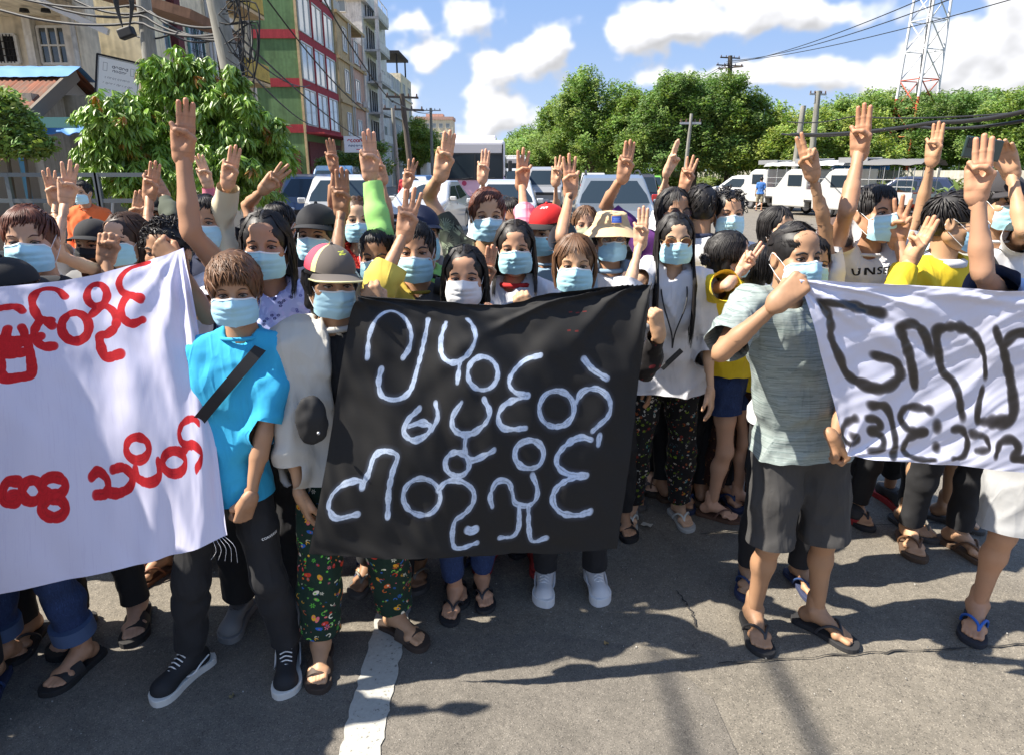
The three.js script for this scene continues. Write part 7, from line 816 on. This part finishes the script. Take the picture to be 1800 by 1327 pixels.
person({ label: 'woman with a straight black fringe behind the man in heather grey', h: [1370, 363], d: 3.8, fem: 1, hy: 25, hair: ['bob', 'black', .16], mask: 'white', skin: 'light', shirt: tee(C.white), leg: BLK, shoe: FF });
person({ label: 'person hidden behind the man in heather grey with a thick bent arm raised', h: [1428, 414], d: 2.75, lod: 1, hair: ['short', 'black'], mask: 'blue', skin: 'tan', shirt: tee(C.white), leg: BLK, shoe: FF, L: { w: [1428, 302], tip: [1418, 250], e: [1456, 384], pose: 'two', dd: -.05, grow: 1.2 }, R: { w: [1440, 720], dd: .1 } });
// right
ppl.tall = person({ label: 'tall young man in a white printed t-shirt with both hands raised', h: [1545, 325], d: 2.9, lod: 0, hy: 16, hp: -8, hair: ['short', 'black'], mask: 'blue', skin: 'tan', shirt: tee(C.white, { es1: .045, e: .028, s: .5 }), leg: { ...BLK, to: 1.75 }, shoe: ['clog', [.03, .028, .028], [.35, .02, .02]], feet: [[1487, 895, -6], [1560, 880, 10]], strap: { side: 1, w: .04 }, R: { w: [1512, 264], tip: [1516, 188], e: [1486, 372], dd: -.08, pose: 'salute' }, L: { w: [1578, 420], tip: [1592, 366], dd: -.1, pose: 'salute2', e: [1600, 500] } });
ppl.collar = person({ label: 'person in profile in a yellow sweatshirt with a white collar and glasses', h: [1688, 336], d: 2.75, lod: 0, yaw: 20, hy: 38, hair: ['short', 'black'], glasses: 'amber', mask: 'blue', skin: 'mid', shirt: { c: C.yellow, s: 1.85, e: .03, collar: C.white, collarR: .02, wr: .012 }, leg: { c: C.black, to: .95, e: .03, e1: .05 }, shoe: ['flipflop', [.13, .12, .1], [.06, .055, .05]], feet: [[1592, 925, -6], [1660, 915, 22]], R: { w: [1602, 455], tip: [1630, 388], e: [1570, 520], dd: -.14, pose: 'salute', twist: -40 } });
person({ label: 'person in a blue mask between the yellow sweatshirt and the raised bare arm', h: [1646, 378], d: 3.3, lod: 1, hair: ['short', 'black'], mask: 'blue', skin: 'tan', shirt: tee(C.white), leg: BLK, shoe: FF, R: { w: [1640, 278], tip: [1650, 227], e: [1622, 350], pose: 'salute' } });
ppl.phone = person({ label: 'person in a dark cap and white t-shirt holding up a phone', h: [1768, 304], d: 3.05, lod: 1, hy: 12, hatted: 1, hair: ['short', 'black'], cap: ['ball', [.03, .028, .032], [.03, .028, .032]], mask: 'blue', skin: 'mid', shirt: tee(C.white, { es1: .04 }), leg: BLK, shoe: FF, strap: { side: -1, w: .05 }, L: { w: [1778, 302], tip: [1766, 256], e: [1800, 385], pose: 'relaxed', dd: -.1 } });
// beyond the frame's left edge: they hold the far end of the red-lettered banner and their shadows fall across the road
const offFrame = (label, x, z, top, c, arm) => person({ label, h: off(x, z, top), d: z, lod: 3, hair: ['short', 'black'], mask: 'blue', skin: 'tan', shirt: tee(c), leg: BLK, shoe: FF, ...(arm ? { [arm]: { w: off(x + (arm === 'R' ? -.1 : .1), z - .05, top + .3), tip: off(x + (arm === 'R' ? -.1 : .1), z - .05, top + .5), pose: 'salute' } } : {}) });
offFrame('person in grey with one arm raised past the far end of the red-lettered banner', -2.0, 2.08, 1.6, C.grey, 'L');
offFrame('person in black standing in front of the far end of the red-lettered banner', -1.95, 1.5, 1.62, C.black);
offFrame('person in a grey shirt with an arm straight up near the left kerb', -1.86, 1.76, 1.6, C.grey, 'L');
offFrame('person in a black shirt close to the far end of the red-lettered banner', -1.95, 1.62, 1.6, C.black);
offFrame('person in white beside the far end of the red-lettered banner', -2.3, 1.98, 1.6, C.white, 'R');
offFrame('person in a dark shirt beside the one with an arm raised, past the red-lettered banner', -2.06, 1.88, 1.58, C.black);
offFrame('person in olive with an arm raised at the edge of the road', -2.35, 1.6, 1.6, C.olive, 'L');
offFrame('person in blue with an arm raised at the edge of the road', -2.75, 1.76, 1.66, C.denim, 'R');
offFrame('person in navy holding the far end of the red-lettered banner', -2.05, 2.3, 1.63, C.navy);
offFrame('person in cream behind the far end of the red-lettered banner', -2.45, 2.75, 1.6, C.cream, 'L');
// ---------------------------------------------------------------- vehicles
const tyreM = mat([.02, .02, .021], .85), rimM = mat([.45, .45, .46], .35, { metalness: .8 }), lampM = mat([.75, .76, .78], .12, { clearcoat: 1 }), tailM = mat([.4, .015, .015], .2, { clearcoat: 1 }), trimM = mat([.02, .02, .022], .5), carGlass = mat([.02, .03, .04], .12, { specularIntensity: .55 }), plateM = mat([.6, .6, .56], .6);
const paintOf = (c) => mat(c, .32, { clearcoat: 1, clearcoatRoughness: .06, metalness: .1 });
const CARS = { // side profile from the front: [z forward, y]; belt height; window line
  sedan: { L: 4.4, W: 1.7, H: 1.46, prof: [[2.2, .35], [2.2, .62], [2.05, .78], [1.0, .95], [.25, 1.4], [-.1, 1.46], [-.9, 1.45], [-1.55, 1.06], [-2.1, .98], [-2.2, .75], [-2.18, .35]], belt: .93, ws: [1.0, .95, .22, 1.4], rw: [-1.55, 1.06, -.95, 1.43], side: [[.78, .98], [.2, 1.36], [-.9, 1.38], [-1.35, 1.06]] },
  suv: { L: 4.4, W: 1.75, H: 1.65, prof: [[2.2, .38], [2.2, .8], [2.05, .95], [1.05, 1.06], [.4, 1.58], [.05, 1.65], [-1.7, 1.62], [-2.1, 1.1], [-2.18, .8], [-2.15, .38]], belt: 1.04, ws: [1.05, 1.07, .4, 1.57], rw: [-2.1, 1.1, -1.75, 1.58], side: [[.85, 1.1], [.32, 1.53], [-1.5, 1.52], [-1.8, 1.1]] },
  hatch: { L: 3.8, W: 1.66, H: 1.52, prof: [[1.9, .35], [1.9, .7], [1.75, .85], [1.0, .97], [.35, 1.46], [0, 1.52], [-1.4, 1.48], [-1.8, 1.0], [-1.88, .7], [-1.86, .35]], belt: .96, ws: [1.0, .98, .35, 1.45], rw: [-1.8, 1.02, -1.45, 1.45], side: [[.8, 1.0], [.28, 1.41], [-1.2, 1.4], [-1.5, 1.02]] },
  van: { L: 4.4, W: 1.7, H: 1.92, prof: [[2.2, .38], [2.2, .85], [2.05, 1.05], [1.5, 1.15], [.95, 1.82], [.6, 1.92], [-2.0, 1.9], [-2.2, 1.2], [-2.2, .38]], belt: 1.12, ws: [1.5, 1.17, .95, 1.8], rw: [-2.18, 1.2, -2.02, 1.82], side: [[1.3, 1.18], [.85, 1.76], [-1.8, 1.76], [-1.9, 1.2]] },
};
function wheel(P, x, z, r = .31) { const W = new THREE.Group(); W.name = 'wheel'; W.position.set(x, r, z); P.add(W); part('tyre', new THREE.TorusGeometry(r * .78, r * .24, 7, 16).rotateY(Math.PI / 2), tyreM, W); part('rim', new THREE.CylinderGeometry(r * .62, r * .62, .12, 18).rotateZ(Math.PI / 2), rimM, W); }
function car(kind, label, color, pos, turn, o = {}) {
  const k = CARS[kind], T = thing(o.name ?? 'car', label, o.cat ?? 'car', pos, turn, 'vehicles on the road'), pm = paintOf(color), taper = (y) => lerp(1, .79, clamp((y - k.belt) / (k.H - k.belt), 0, 1)), hw = k.W / 2;
  const sh = new THREE.Shape(k.prof.map(([z, y]) => new THREE.Vector2(z, y))); for (const z of [k.L * .31, -k.L * .3]) { const h = new THREE.Path(); h.absarc(z, .36, .36, 0, Math.PI * 2); sh.holes.push(h); }
  const g = new THREE.ExtrudeGeometry(sh, { depth: k.W - .16, bevelEnabled: true, bevelSize: .07, bevelThickness: .08, bevelSegments: 3, steps: 3, curveSegments: 10 }).rotateY(-Math.PI / 2).translate(hw - .08, 0, 0); const p = g.attributes.position; for (let i = 0; i < p.count; i++) { const y = p.getY(i), z = p.getZ(i), nose = 1 - .1 * sstep(k.L * .32, k.L * .52, Math.abs(z)); p.setX(i, p.getX(i) * taper(y) * nose); } g.computeVertexNormals(); part('body', g, pm, T);
  const quad = (z0, y0, z1, y1, off, inset = .09) => grid(6, 3, (u, v) => { const y = lerp(y0, y1, v), z = lerp(z0, z1, v) + off, w = (hw * taper(y) - inset) * (u * 2 - 1), bow = .05 * (1 - (u * 2 - 1) ** 2) * Math.sign(off); return V3(w, y + .02, z + bow); });
  part('windscreen', quad(k.ws[0], k.ws[1], k.ws[2], k.ws[3], .085), carGlass, T); part('rear_window', quad(k.rw[0], k.rw[1], k.rw[2], k.rw[3], -.085), carGlass, T);
  for (const s of [-1, 1]) { const w = k.side, mid = (w[1][0] + w[2][0]) / 2; const pane = (pts) => { const q = new THREE.ShapeGeometry(new THREE.Shape(pts.map(([z, y]) => new THREE.Vector2(z, y)))).rotateY(-Math.PI / 2), pp = q.attributes.position; for (let i = 0; i < pp.count; i++) pp.setX(i, s * (hw * taper(pp.getY(i)) + .012)); q.computeVertexNormals(); return q; }; part('side_window', pane([w[0], w[1], [mid + .05, (w[1][1] + w[2][1]) / 2], [mid + .05, w[0][1] + .01]]), carGlass, T); part('side_window', pane([[mid - .05, w[0][1] + .01], [mid - .05, (w[1][1] + w[2][1]) / 2], w[2], w[3]]), carGlass, T);
    part('mirror', box(.18, .13, .1, s * (hw + .08), k.belt + .1, k.ws[0] - .25, .03), pm, T); part('headlight', box(.36, .16, .12, s * (hw - .3), k.prof[1][1] + .02, k.L / 2 + .0, .04), lampM, T); part('tail_light', box(.2, .3, .1, s * (hw - .2), k.prof[k.prof.length - 2][1] + .1, -k.L / 2 - .03, .03), tailM, T); part('door_handle', box(.02, .03, .16, s * (hw + .01), k.belt - .08, -.1), pm, T); for (const z of [k.L * .31, -k.L * .3]) wheel(T, s * (hw - .1), z); }
  part('bumper', box(k.W - .2, .2, .16, 0, .42, k.L / 2 + .05, .06), o.bumper ?? pm, T); part('rear_bumper', box(k.W - .2, .2, .16, 0, .45, -k.L / 2 - .05, .06), pm, T); part('grille', box(k.W * .46, .12, .06, 0, k.prof[1][1] - .02, k.L / 2 + .075, .02), trimM, T); part('air_intake', box(k.W * .5, .1, .05, 0, .42, k.L / 2 + .12, .02), trimM, T); part('number_plate', box(.36, .12, .02, 0, .54, k.L / 2 + .12), cmat('plate', () => plateM), T); part('underbody', box(k.W - .3, .25, k.L - .5, 0, .32, 0), trimM, T);
  if (o.taxi) part('roof_sign', box(.5, .14, .22, 0, k.H + .14, 0, .03), mat([.65, .5, .32], .6), T); if (o.rails) for (const s of [-1, 1]) part('roof_rail', tube([V3(s * .62, k.H + .06, .1), V3(s * .62, k.H + .13, -.1), V3(s * .62, k.H + .13, -1.4), V3(s * .62, k.H + .05, -1.6)], .02, 12, 5), trimM, T);
  return T;
}
const onRoad = (px, d) => at(px, 301, d).setY(0);
const DEG = Math.PI / 180;
car('suv', 'dark blue-grey SUV parked beside the mango tree', [.06, .075, .13], onRoad(545, 20.5), 14 * DEG, {});
car('suv', 'white car with a curved roof parked next to the blue-grey SUV', [.52, .52, .52], onRoad(603, 17.5), 10 * DEG);
car('van', 'blue van parked behind the white car', [.05, .11, .2], onRoad(592, 27), 6 * DEG, { cat: 'van', name: 'van' });
car('sedan', 'white saloon car in front of the pink bus', [.55, .54, .52], onRoad(754, 21.5), -10 * DEG, { taxi: 0 });
car('hatch', 'white car with a wide windscreen beside the bus', [.5, .51, .52], onRoad(890, 19), -2 * DEG);
car('suv', 'silver SUV with roof rails behind the bucket hat', [.16, .18, .2], onRoad(1078, 16.5), -5 * DEG, { rails: 1 });
car('van', 'silver van approaching in the middle lane', [.3, .3, .3], onRoad(957, 34), -2 * DEG, { cat: 'van', name: 'van' });
car('sedan', 'white saloon approaching behind the silver van', [.52, .52, .5], onRoad(934, 41), -1 * DEG);
car('van', 'small white van far down the road beside the bus', [.5, .5, .5], onRoad(906, 54), 0, { cat: 'van', name: 'van' });
car('sedan', 'black car far down the middle of the road', [.02, .02, .025], onRoad(945, 62), 0);
car('suv', 'white SUV driving away with a dark rear window', [.5, .5, .48], onRoad(1042, 44), Math.PI - .08);
car('hatch', 'pale car between the white SUV and the dark one', [.45, .52, .6], onRoad(1078, 34), Math.PI - .1);
car('suv', 'dark grey car driving away beside the silver SUV', [.05, .05, .06], onRoad(1112, 26), Math.PI - .12);
car('hatch', 'bright green hatchback driving away along the verge', [.16, .42, .06], onRoad(1144, 42), Math.PI - .22);
car('hatch', 'white taxi with its tailgate up near the parked trucks', [.5, .5, .5], onRoad(1310, 38), -2.4);
car('sedan', 'white car half hidden on the left pavement far away', [.6, .6, .6], onRoad(728, 42), .1);
car('sedan', 'blue car parked under the far left trees', [.1, .2, .34], onRoad(742, 50), .1);
car('hatch', 'dark car parked at the right edge behind the phone', [.02, .03, .07], onRoad(1600, 30), -2.2);
function bus(label, px, d, turn, c1, c2, o = {}) { // city bus: front at +z
  const T = thing('bus', label, 'bus', onRoad(px, d), turn, 'vehicles on the road'), L = 10, W = 2.45, H = o.H ?? 3.0, hw = W / 2, lo = paintOf(c1), hi = paintOf(c2); const shell = (y0, y1, m, n) => part(n, box(W, y1 - y0, L, 0, (y0 + y1) / 2, -L / 2, .14), m, T); shell(.35, 1.62, lo, 'lower_body'); shell(1.55, H, hi, 'upper_body');
  part('windscreen', grid(10, 6, (u, v) => V3((u * 2 - 1) * (hw - .12), 1.5 + v * .95, .012 + .03 * (1 - (u * 2 - 1) ** 2))), carGlass, T); part('destination_board', grid(4, 2, (u, v) => V3((u * 2 - 1) * (hw - .14), 2.5 + v * .32, .02)), mat([.5, .48, .5], .4, { clearcoat: .6 }), T); part('windscreen_frame', [box(W - .18, .06, .04, 0, 2.47, .02), box(.06, .98, .05, 0, 1.97, .035), box(W - .2, .06, .05, 0, 1.48, .02), box(.05, 1.35, .05, -hw + .1, 2.15, .02), box(.05, 1.35, .05, hw - .1, 2.15, .02)], trimM, T); part('roof_unit', box(1.7, .2, 2.6, 0, H + .1, -1.8, .08), hi, T); part('bumper', box(W - .05, .34, .2, 0, .45, .06, .06), trimM, T); part('badge', box(.5, .04, .03, .1, .92, .02), rimM, T);
  for (const s of [-1, 1]) { part('headlight', box(.4, .18, .08, s * (hw - .34), .72, .02, .04), lampM, T); part('mirror', box(.16, .42, .2, s * (hw + .2), 2.0, .1, .04), trimM, T); for (let i = 0; i < 6; i++) part('side_window', box(.03, .85, 1.3, s * (hw + .005), 1.95, -1 - i * 1.48, .01), carGlass, T); for (const z of [-1.9, -7.4]) wheel(T, s * (hw - .12), z, .46); }
  part('notice', box(.42, .4, .015, -hw + .32, 1.22, .012), mat([.03, .38, .33], .6), T); for (const s of [-.55, .35]) part('wiper', rod(V3(s, 1.48, .06), V3(s + .45, 1.54, .06), .014), trimM, T); part('flower_sticker', new THREE.CircleGeometry(.16, 12).translate(.85, 1.28, .013), mat([.5, .08, .2], .6), T); part('flower_sticker', new THREE.CircleGeometry(.1, 12).translate(-.45, 1.32, .013), mat([.5, .05, .12], .6), T); part('interior', box(W - .3, 1.1, L - .3, 0, 1.9, -L / 2), trimM, T); return T;
}
bus('pink and white city bus facing the crowd', 835, 29, 0, [.76, .46, .58], [.82, .78, .8]);
bus('magenta bus far down the road', 962, 74, -.03, [.6, .06, .22], [.6, .1, .26], { H: 3.1 });
bus('white and blue bus half hidden behind the pink bus', 908, 66, 0, [.1, .25, .5], [.62, .62, .62]);
function lightTruck(label, px, d, turn, canopy, o = {}) { // small passenger truck: cab in front (+z), caged bed under a canopy
  const T = thing('light_truck', label, 'truck', onRoad(px, d), turn, 'light trucks parked by the wall'), pm = paintOf([.52, .52, .5]), cv = mat(canopy, .85, { side: THREE.DoubleSide });
  const sh = new THREE.Shape([[1.9, .4], [1.95, .95], [1.75, 1.15], [1.3, 1.72], [1.1, 1.82], [.3, 1.82], [.3, .4]].map(([z, y]) => new THREE.Vector2(z, y))); part('cab', new THREE.ExtrudeGeometry(sh, { depth: 1.4, bevelEnabled: true, bevelSize: .06, bevelThickness: .06, bevelSegments: 2 }).rotateY(-Math.PI / 2).translate(.7, 0, 0), pm, T); part('windscreen', grid(4, 3, (u, v) => V3((u - .5) * 1.3, lerp(1.18, 1.7, v), lerp(1.82, 1.4, v))), carGlass, T); for (const s of [-1, 1]) { part('side_window', box(.03, .45, .7, s * .765, 1.42, .85, .01), carGlass, T); part('headlight', box(.25, .16, .06, s * .5, .85, 1.99, .03), lampM, T); part('tail_light', box(.16, .12, .04, s * .66, .62, -2.06), tailM, T); for (const z of [1.25, -1.2]) wheel(T, s * .66, z, .3); part('bed_side', box(.05, .42, 2.3, s * .76, .86, -.9), pm, T); for (let i = 0; i < 5; i++) part('canopy_post', rod(V3(s * .76, 1.0, .2 - i * .55), V3(s * .76, 1.95, .2 - i * .55), .018, .018, 6), steel, T); for (const y of [1.25, 1.5]) part('side_rail', rod(V3(s * .76, y, .2), V3(s * .76, y, -2.02), .014, .014, 5), steel, T); part('bench', box(.36, .08, 2.2, s * .5, 1.02, -.9), mat([.3, .08, .05], .7), T); }
  part('bed', box(1.56, .1, 2.35, 0, .62, -.9), trimM, T); part('tailgate', box(1.5, .36, .05, 0, .84, -2.04), pm, T); part('rear_step', box(1.3, .05, .35, 0, .42, -2.2), steel, T); part('chassis', box(.9, .2, 3.6, 0, .42, -.2), trimM, T); part('canopy', grid(16, 14, (u, v) => { const a = (u - .5) * 2, z = lerp(.45, -2.25, v); return V3(a * .86, 1.96 + .26 * Math.sqrt(Math.max(0, 1 - a * a * .96)) + .03 * N3(a * 3, z * 3, px), z); }), cv, T); if (o.strip) part('valance', box(.02, .16, 2.6, -.87, 1.92, -.9), mat([.04, .2, .42], .7), T); part('rack', [box(.9, .04, 1.2, 0, 2.26, .6), box(.04, .2, 1.2, .45, 2.2, .6), box(.04, .2, 1.2, -.45, 2.2, .6)], steel, T); for (let i = 0; i < 3; i++) part('cargo_sack', new THREE.SphereGeometry(.2, 10, 8).scale(1, .7, 1.1).translate(-.4 + i * .38, 1.0, -1.4 + i * .3), mat([[.5, .45, .36], [.45, .2, .08], [.5, .5, .5]][i], .9), T); return T;
}
lightTruck('white light truck with a grey roof rack parked first in the row', 1378, 34, -2.7, [.3, .3, .29]);
lightTruck('white light truck with a pale canopy and blue strip parked second', 1452, 29.5, -2.65, [.42, .44, .46], { strip: 1 });
lightTruck('white light truck with a dark tarpaulin canopy parked last', 1536, 27, -2.6, [.13, .13, .13]);
person({ label: 'man in a blue shirt and khaki shorts standing between the parked trucks', h: [1340, 311], d: 33, lod: 2, yaw: 160, back: 1, hair: ['short', 'black'], skin: 'tan', shirt: tee([.05, .16, .45]), leg: { c: [.25, .22, .15], to: .95, e1: .04 }, shoe: FF, group: 'people beside the road' });
person({ label: 'rider in a red jacket standing by a motorcycle on the left pavement', h: [711, 302], d: 26, lod: 2, hair: ['short', 'black'], skin: 'tan', cap: ['ball', [.5, .5, .5], [.5, .5, .5]], hatted: 1, shirt: { c: [.4, .03, .04], s: 1.8 }, leg: BLK, shoe: SL, group: 'people beside the road' });
{ const T = thing('motorcycle', 'dark blue motorcycle beside the rider in red', 'motorcycle', onRoad(704, 25), .3); for (const z of [.62, -.62]) wheel(T, 0, z, .3); part('frame', [rod(V3(0, .3, .62), V3(0, .95, .4), .03), rod(V3(0, .4, -.6), V3(0, .6, .1), .04), rod(V3(0, .6, .1), V3(0, .9, .4), .04)], steel, T); part('fairing', box(.3, .45, .7, 0, .62, .1, .1), paintOf([.03, .06, .2]), T); part('seat', box(.26, .12, .75, 0, .82, -.35, .05), trimM, T); part('handlebar', rod(V3(-.34, 1.0, .38), V3(.34, 1.0, .38), .015), steel, T); part('headlight', new THREE.SphereGeometry(.1, 10, 8).translate(0, .88, .52), lampM, T); }
// ---------------------------------------------------------------- small things
{ // phone held up at the right
  const A = ppl.phone.arms.L, w = ppl.phone.out(A.w.clone().addScaledVector(A.fd, .1)), p = at(1728, 262, 3.0 - .12); const T = thing('phone', 'dark green phone held up by the person in the dark cap', 'phone', p, .1); T.rotation.z = -.12; part('case', box(.165, .082, .011, 0.0, 0, 0, .005), mat([.012, .03, .022], .3, { clearcoat: .6 }), T); part('camera_bump', box(.035, .035, .004, -.055, .015, .007, .0015), mat([.01, .01, .012], .2), T);
}
{ // pouch bag of the person in the cap with panels
  const q = ppl.capman, p = q.inv(at(548, 738, 2.02)); const F = fieldOf([ell(p, [.1, .14, .06])], .008); F.add(ell(p, [.05, .085, .03]), .01); F.near((v, x, y, z) => v - .005 * N3(x * 20, y * 16, z * 20), 4); part('pouch_bag', F.mesh(), cmat('pouch', () => mat([.012, .012, .013], .8)), q.G); part('pouch_button', new THREE.SphereGeometry(.006, 8, 6).translate(p.x + .02, p.y - .03, p.z + .042), rimM, q.G);
}
{ // lanyard with a dark holder on the white blouse
  const q = ppl.longhair, n = q.neck, f = .12, c = V3(n.x, n.y - .3, n.z + f + .03); for (const s of [-1, 1]) part('lanyard', tube([n.clone().add(V3(s * .06, .02, .03)), n.clone().add(V3(s * .05, -.1, f + .01)), c.clone().add(V3(s * .006, .06, .0)), c], .0035, 20, 5), darkMat, q.G); part('lanyard_holder', box(.022, .12, .012, 0, 0, 0, .003).rotateZ(-.75).translate(c.x - .0, c.y - .05, c.z + .006), darkMat, q.G);
}
{ // headphones round the neck, printed words on the yellow sleeve
  const q = ppl.yellowsleeve; part('headphones', tube(Array.from({ length: 9 }, (_, i) => { const a = -1.2 + i * .3 - .1; return q.neck.clone().add(V3(Math.cos(a - 1.57) * -.085 + .0, .055, Math.sin(a - 1.57) * .08)); }), .009, 24, 6), darkMat, q.G); part('ear_cushion', new THREE.CylinderGeometry(.032, .032, .025, 18).rotateZ(1.4).translate(q.neck.x + .085, q.neck.y + .035, q.neck.z + .05), darkMat, q.G);
}
{ // maker's name on the boy's trousers, wordmark on the white t-shirt, print on the jersey
  const onto = (q, px, py, w, h, tex, name, rz = 0, off = .012) => { // a small print laid on the garment found along the viewing ray
    const o = V3(0, CAMH, 0), dir = ray(px, py).normalize(), rc = new THREE.Raycaster(o, dir, .5, 6); q.G.updateMatrixWorld(true); const hit = rc.intersectObjects(q.G.children, true).find((h) => ['shirt', 'trousers', 't_shirt'].includes(h.object.name)); if (!hit) { console.log('no hit', name); return; }
    const n = hit.face.normal.clone().transformDirection(hit.object.matrixWorld); if (n.dot(dir) > 0) n.negate(); n.y *= .2; n.normalize(); const P = hit.point.clone(), xa = V3(0, 1, 0).cross(n).normalize(), ya = n.clone().cross(xa), nu = 16, nv = 6, rc2 = new THREE.Raycaster();
    const g = grid(nu, nv, (u, v) => { const a = (u - .5) * w, b = (v - .5) * h, p = P.clone().addScaledVector(xa, a * Math.cos(rz) - b * Math.sin(rz)).addScaledVector(ya, a * Math.sin(rz) + b * Math.cos(rz)); rc2.set(p.clone().addScaledVector(n, .25), n.clone().negate()); rc2.far = .5; const h2 = rc2.intersectObject(hit.object, false)[0]; return q.inv((h2 ? h2.point : p).clone().addScaledVector(n, .0035)); });
    part(name, g, mat([1, 1, 1], .8, { map: tex, transparent: true, side: THREE.DoubleSide }), q.G); };
  onto(ppl.boy, 474, 941, .07, .028, decal('CONVERSE', 256, 96, 'bold 44px sans-serif', '#e8e8e6'), 'printed_name', .14);
  onto(ppl.tall, 1552, 476, .17, .075, decal('UNSEEN', 512, 220, 'bold 120px sans-serif', '#16161a'), 'printed_word', .2);
  onto(ppl.jersey, 1762, 503, .03, .04, canvas(64, 96, (c) => { c.clearRect(0, 0, 64, 96); c.strokeStyle = '#d8dce6'; c.lineWidth = 9; c.beginPath(); c.moveTo(46, 14); c.bezierCurveTo(10, 20, 10, 44, 34, 48); c.bezierCurveTo(58, 54, 50, 84, 16, 84); c.stroke(); }), 'printed_emblem');
}
{ // litter and leaves on the asphalt
  const R = rng(77), lm = [mat([.5, .48, .42], .9, { side: THREE.DoubleSide }), mat([.3, .2, .08], .9, { side: THREE.DoubleSide }), mat([.16, .13, .06], .9, { side: THREE.DoubleSide })];
  for (const [px, py, s, k, lab] of [[1137, 925, .035, 0, 'scrap of white paper on the road beside the white-strapped sandal'], [1705, 862, .03, 0, 'pale scrap of paper on the road beside the grey shorts'], [408, 1228, .012, 2, 'dry leaf scrap on the road by the black sneaker'], [1066, 1134, .012, 1, 'dry leaf scrap in the shade right of the running shoes']]) { const p = ground(px, py); const m = part(numbered('litter'), grid(3, 3, (u, v) => V3((u - .5) * s * 1.6, .012 + .008 * N3(u * 2, v * 2, px), (v - .5) * s)), lm[k], scene); m.position.copy(p); m.rotation.y = R() * 6; tagged(m, lab, 'litter', 'scraps on the road'); }
}

{ // grit on the asphalt
  const R = rng(123), n = 2600, im = new THREE.InstancedMesh(new THREE.IcosahedronGeometry(.0024, 0), mat([1, 1, 1], .9), n), m = new THREE.Matrix4(), q = new THREE.Quaternion(); for (let i = 0; i < n; i++) { const s = .4 + R() * R() * 1.5; m.compose(V3((R() - .5) * 7, .009, -1.5 - R() * 3.2), q.setFromEuler(new THREE.Euler(R() * 6, R() * 6, R() * 6)), V3(s, s * .6, s)); im.setMatrixAt(i, m); const k = .12 + R() * .3; im.setColorAt(i, lin(k, k * .96, k * .88)); } im.name = 'grit'; im.userData = { kind: 'stuff', label: 'loose grit scattered over the road surface', category: 'grit' }; scene.add(im);
}
scene.traverse((o) => { if (o.isMesh) { o.castShadow = true; o.receiveShadow = true; } });
{ let tri = 0; scene.traverse((o) => { if (o.isMesh && !o.isInstancedMesh) tri += (o.geometry.index ? o.geometry.index.count : o.geometry.attributes.position.count) / 3; }); console.log('triangles', tri, 'things', scene.children.length); }
renderer.render(scene, camera);
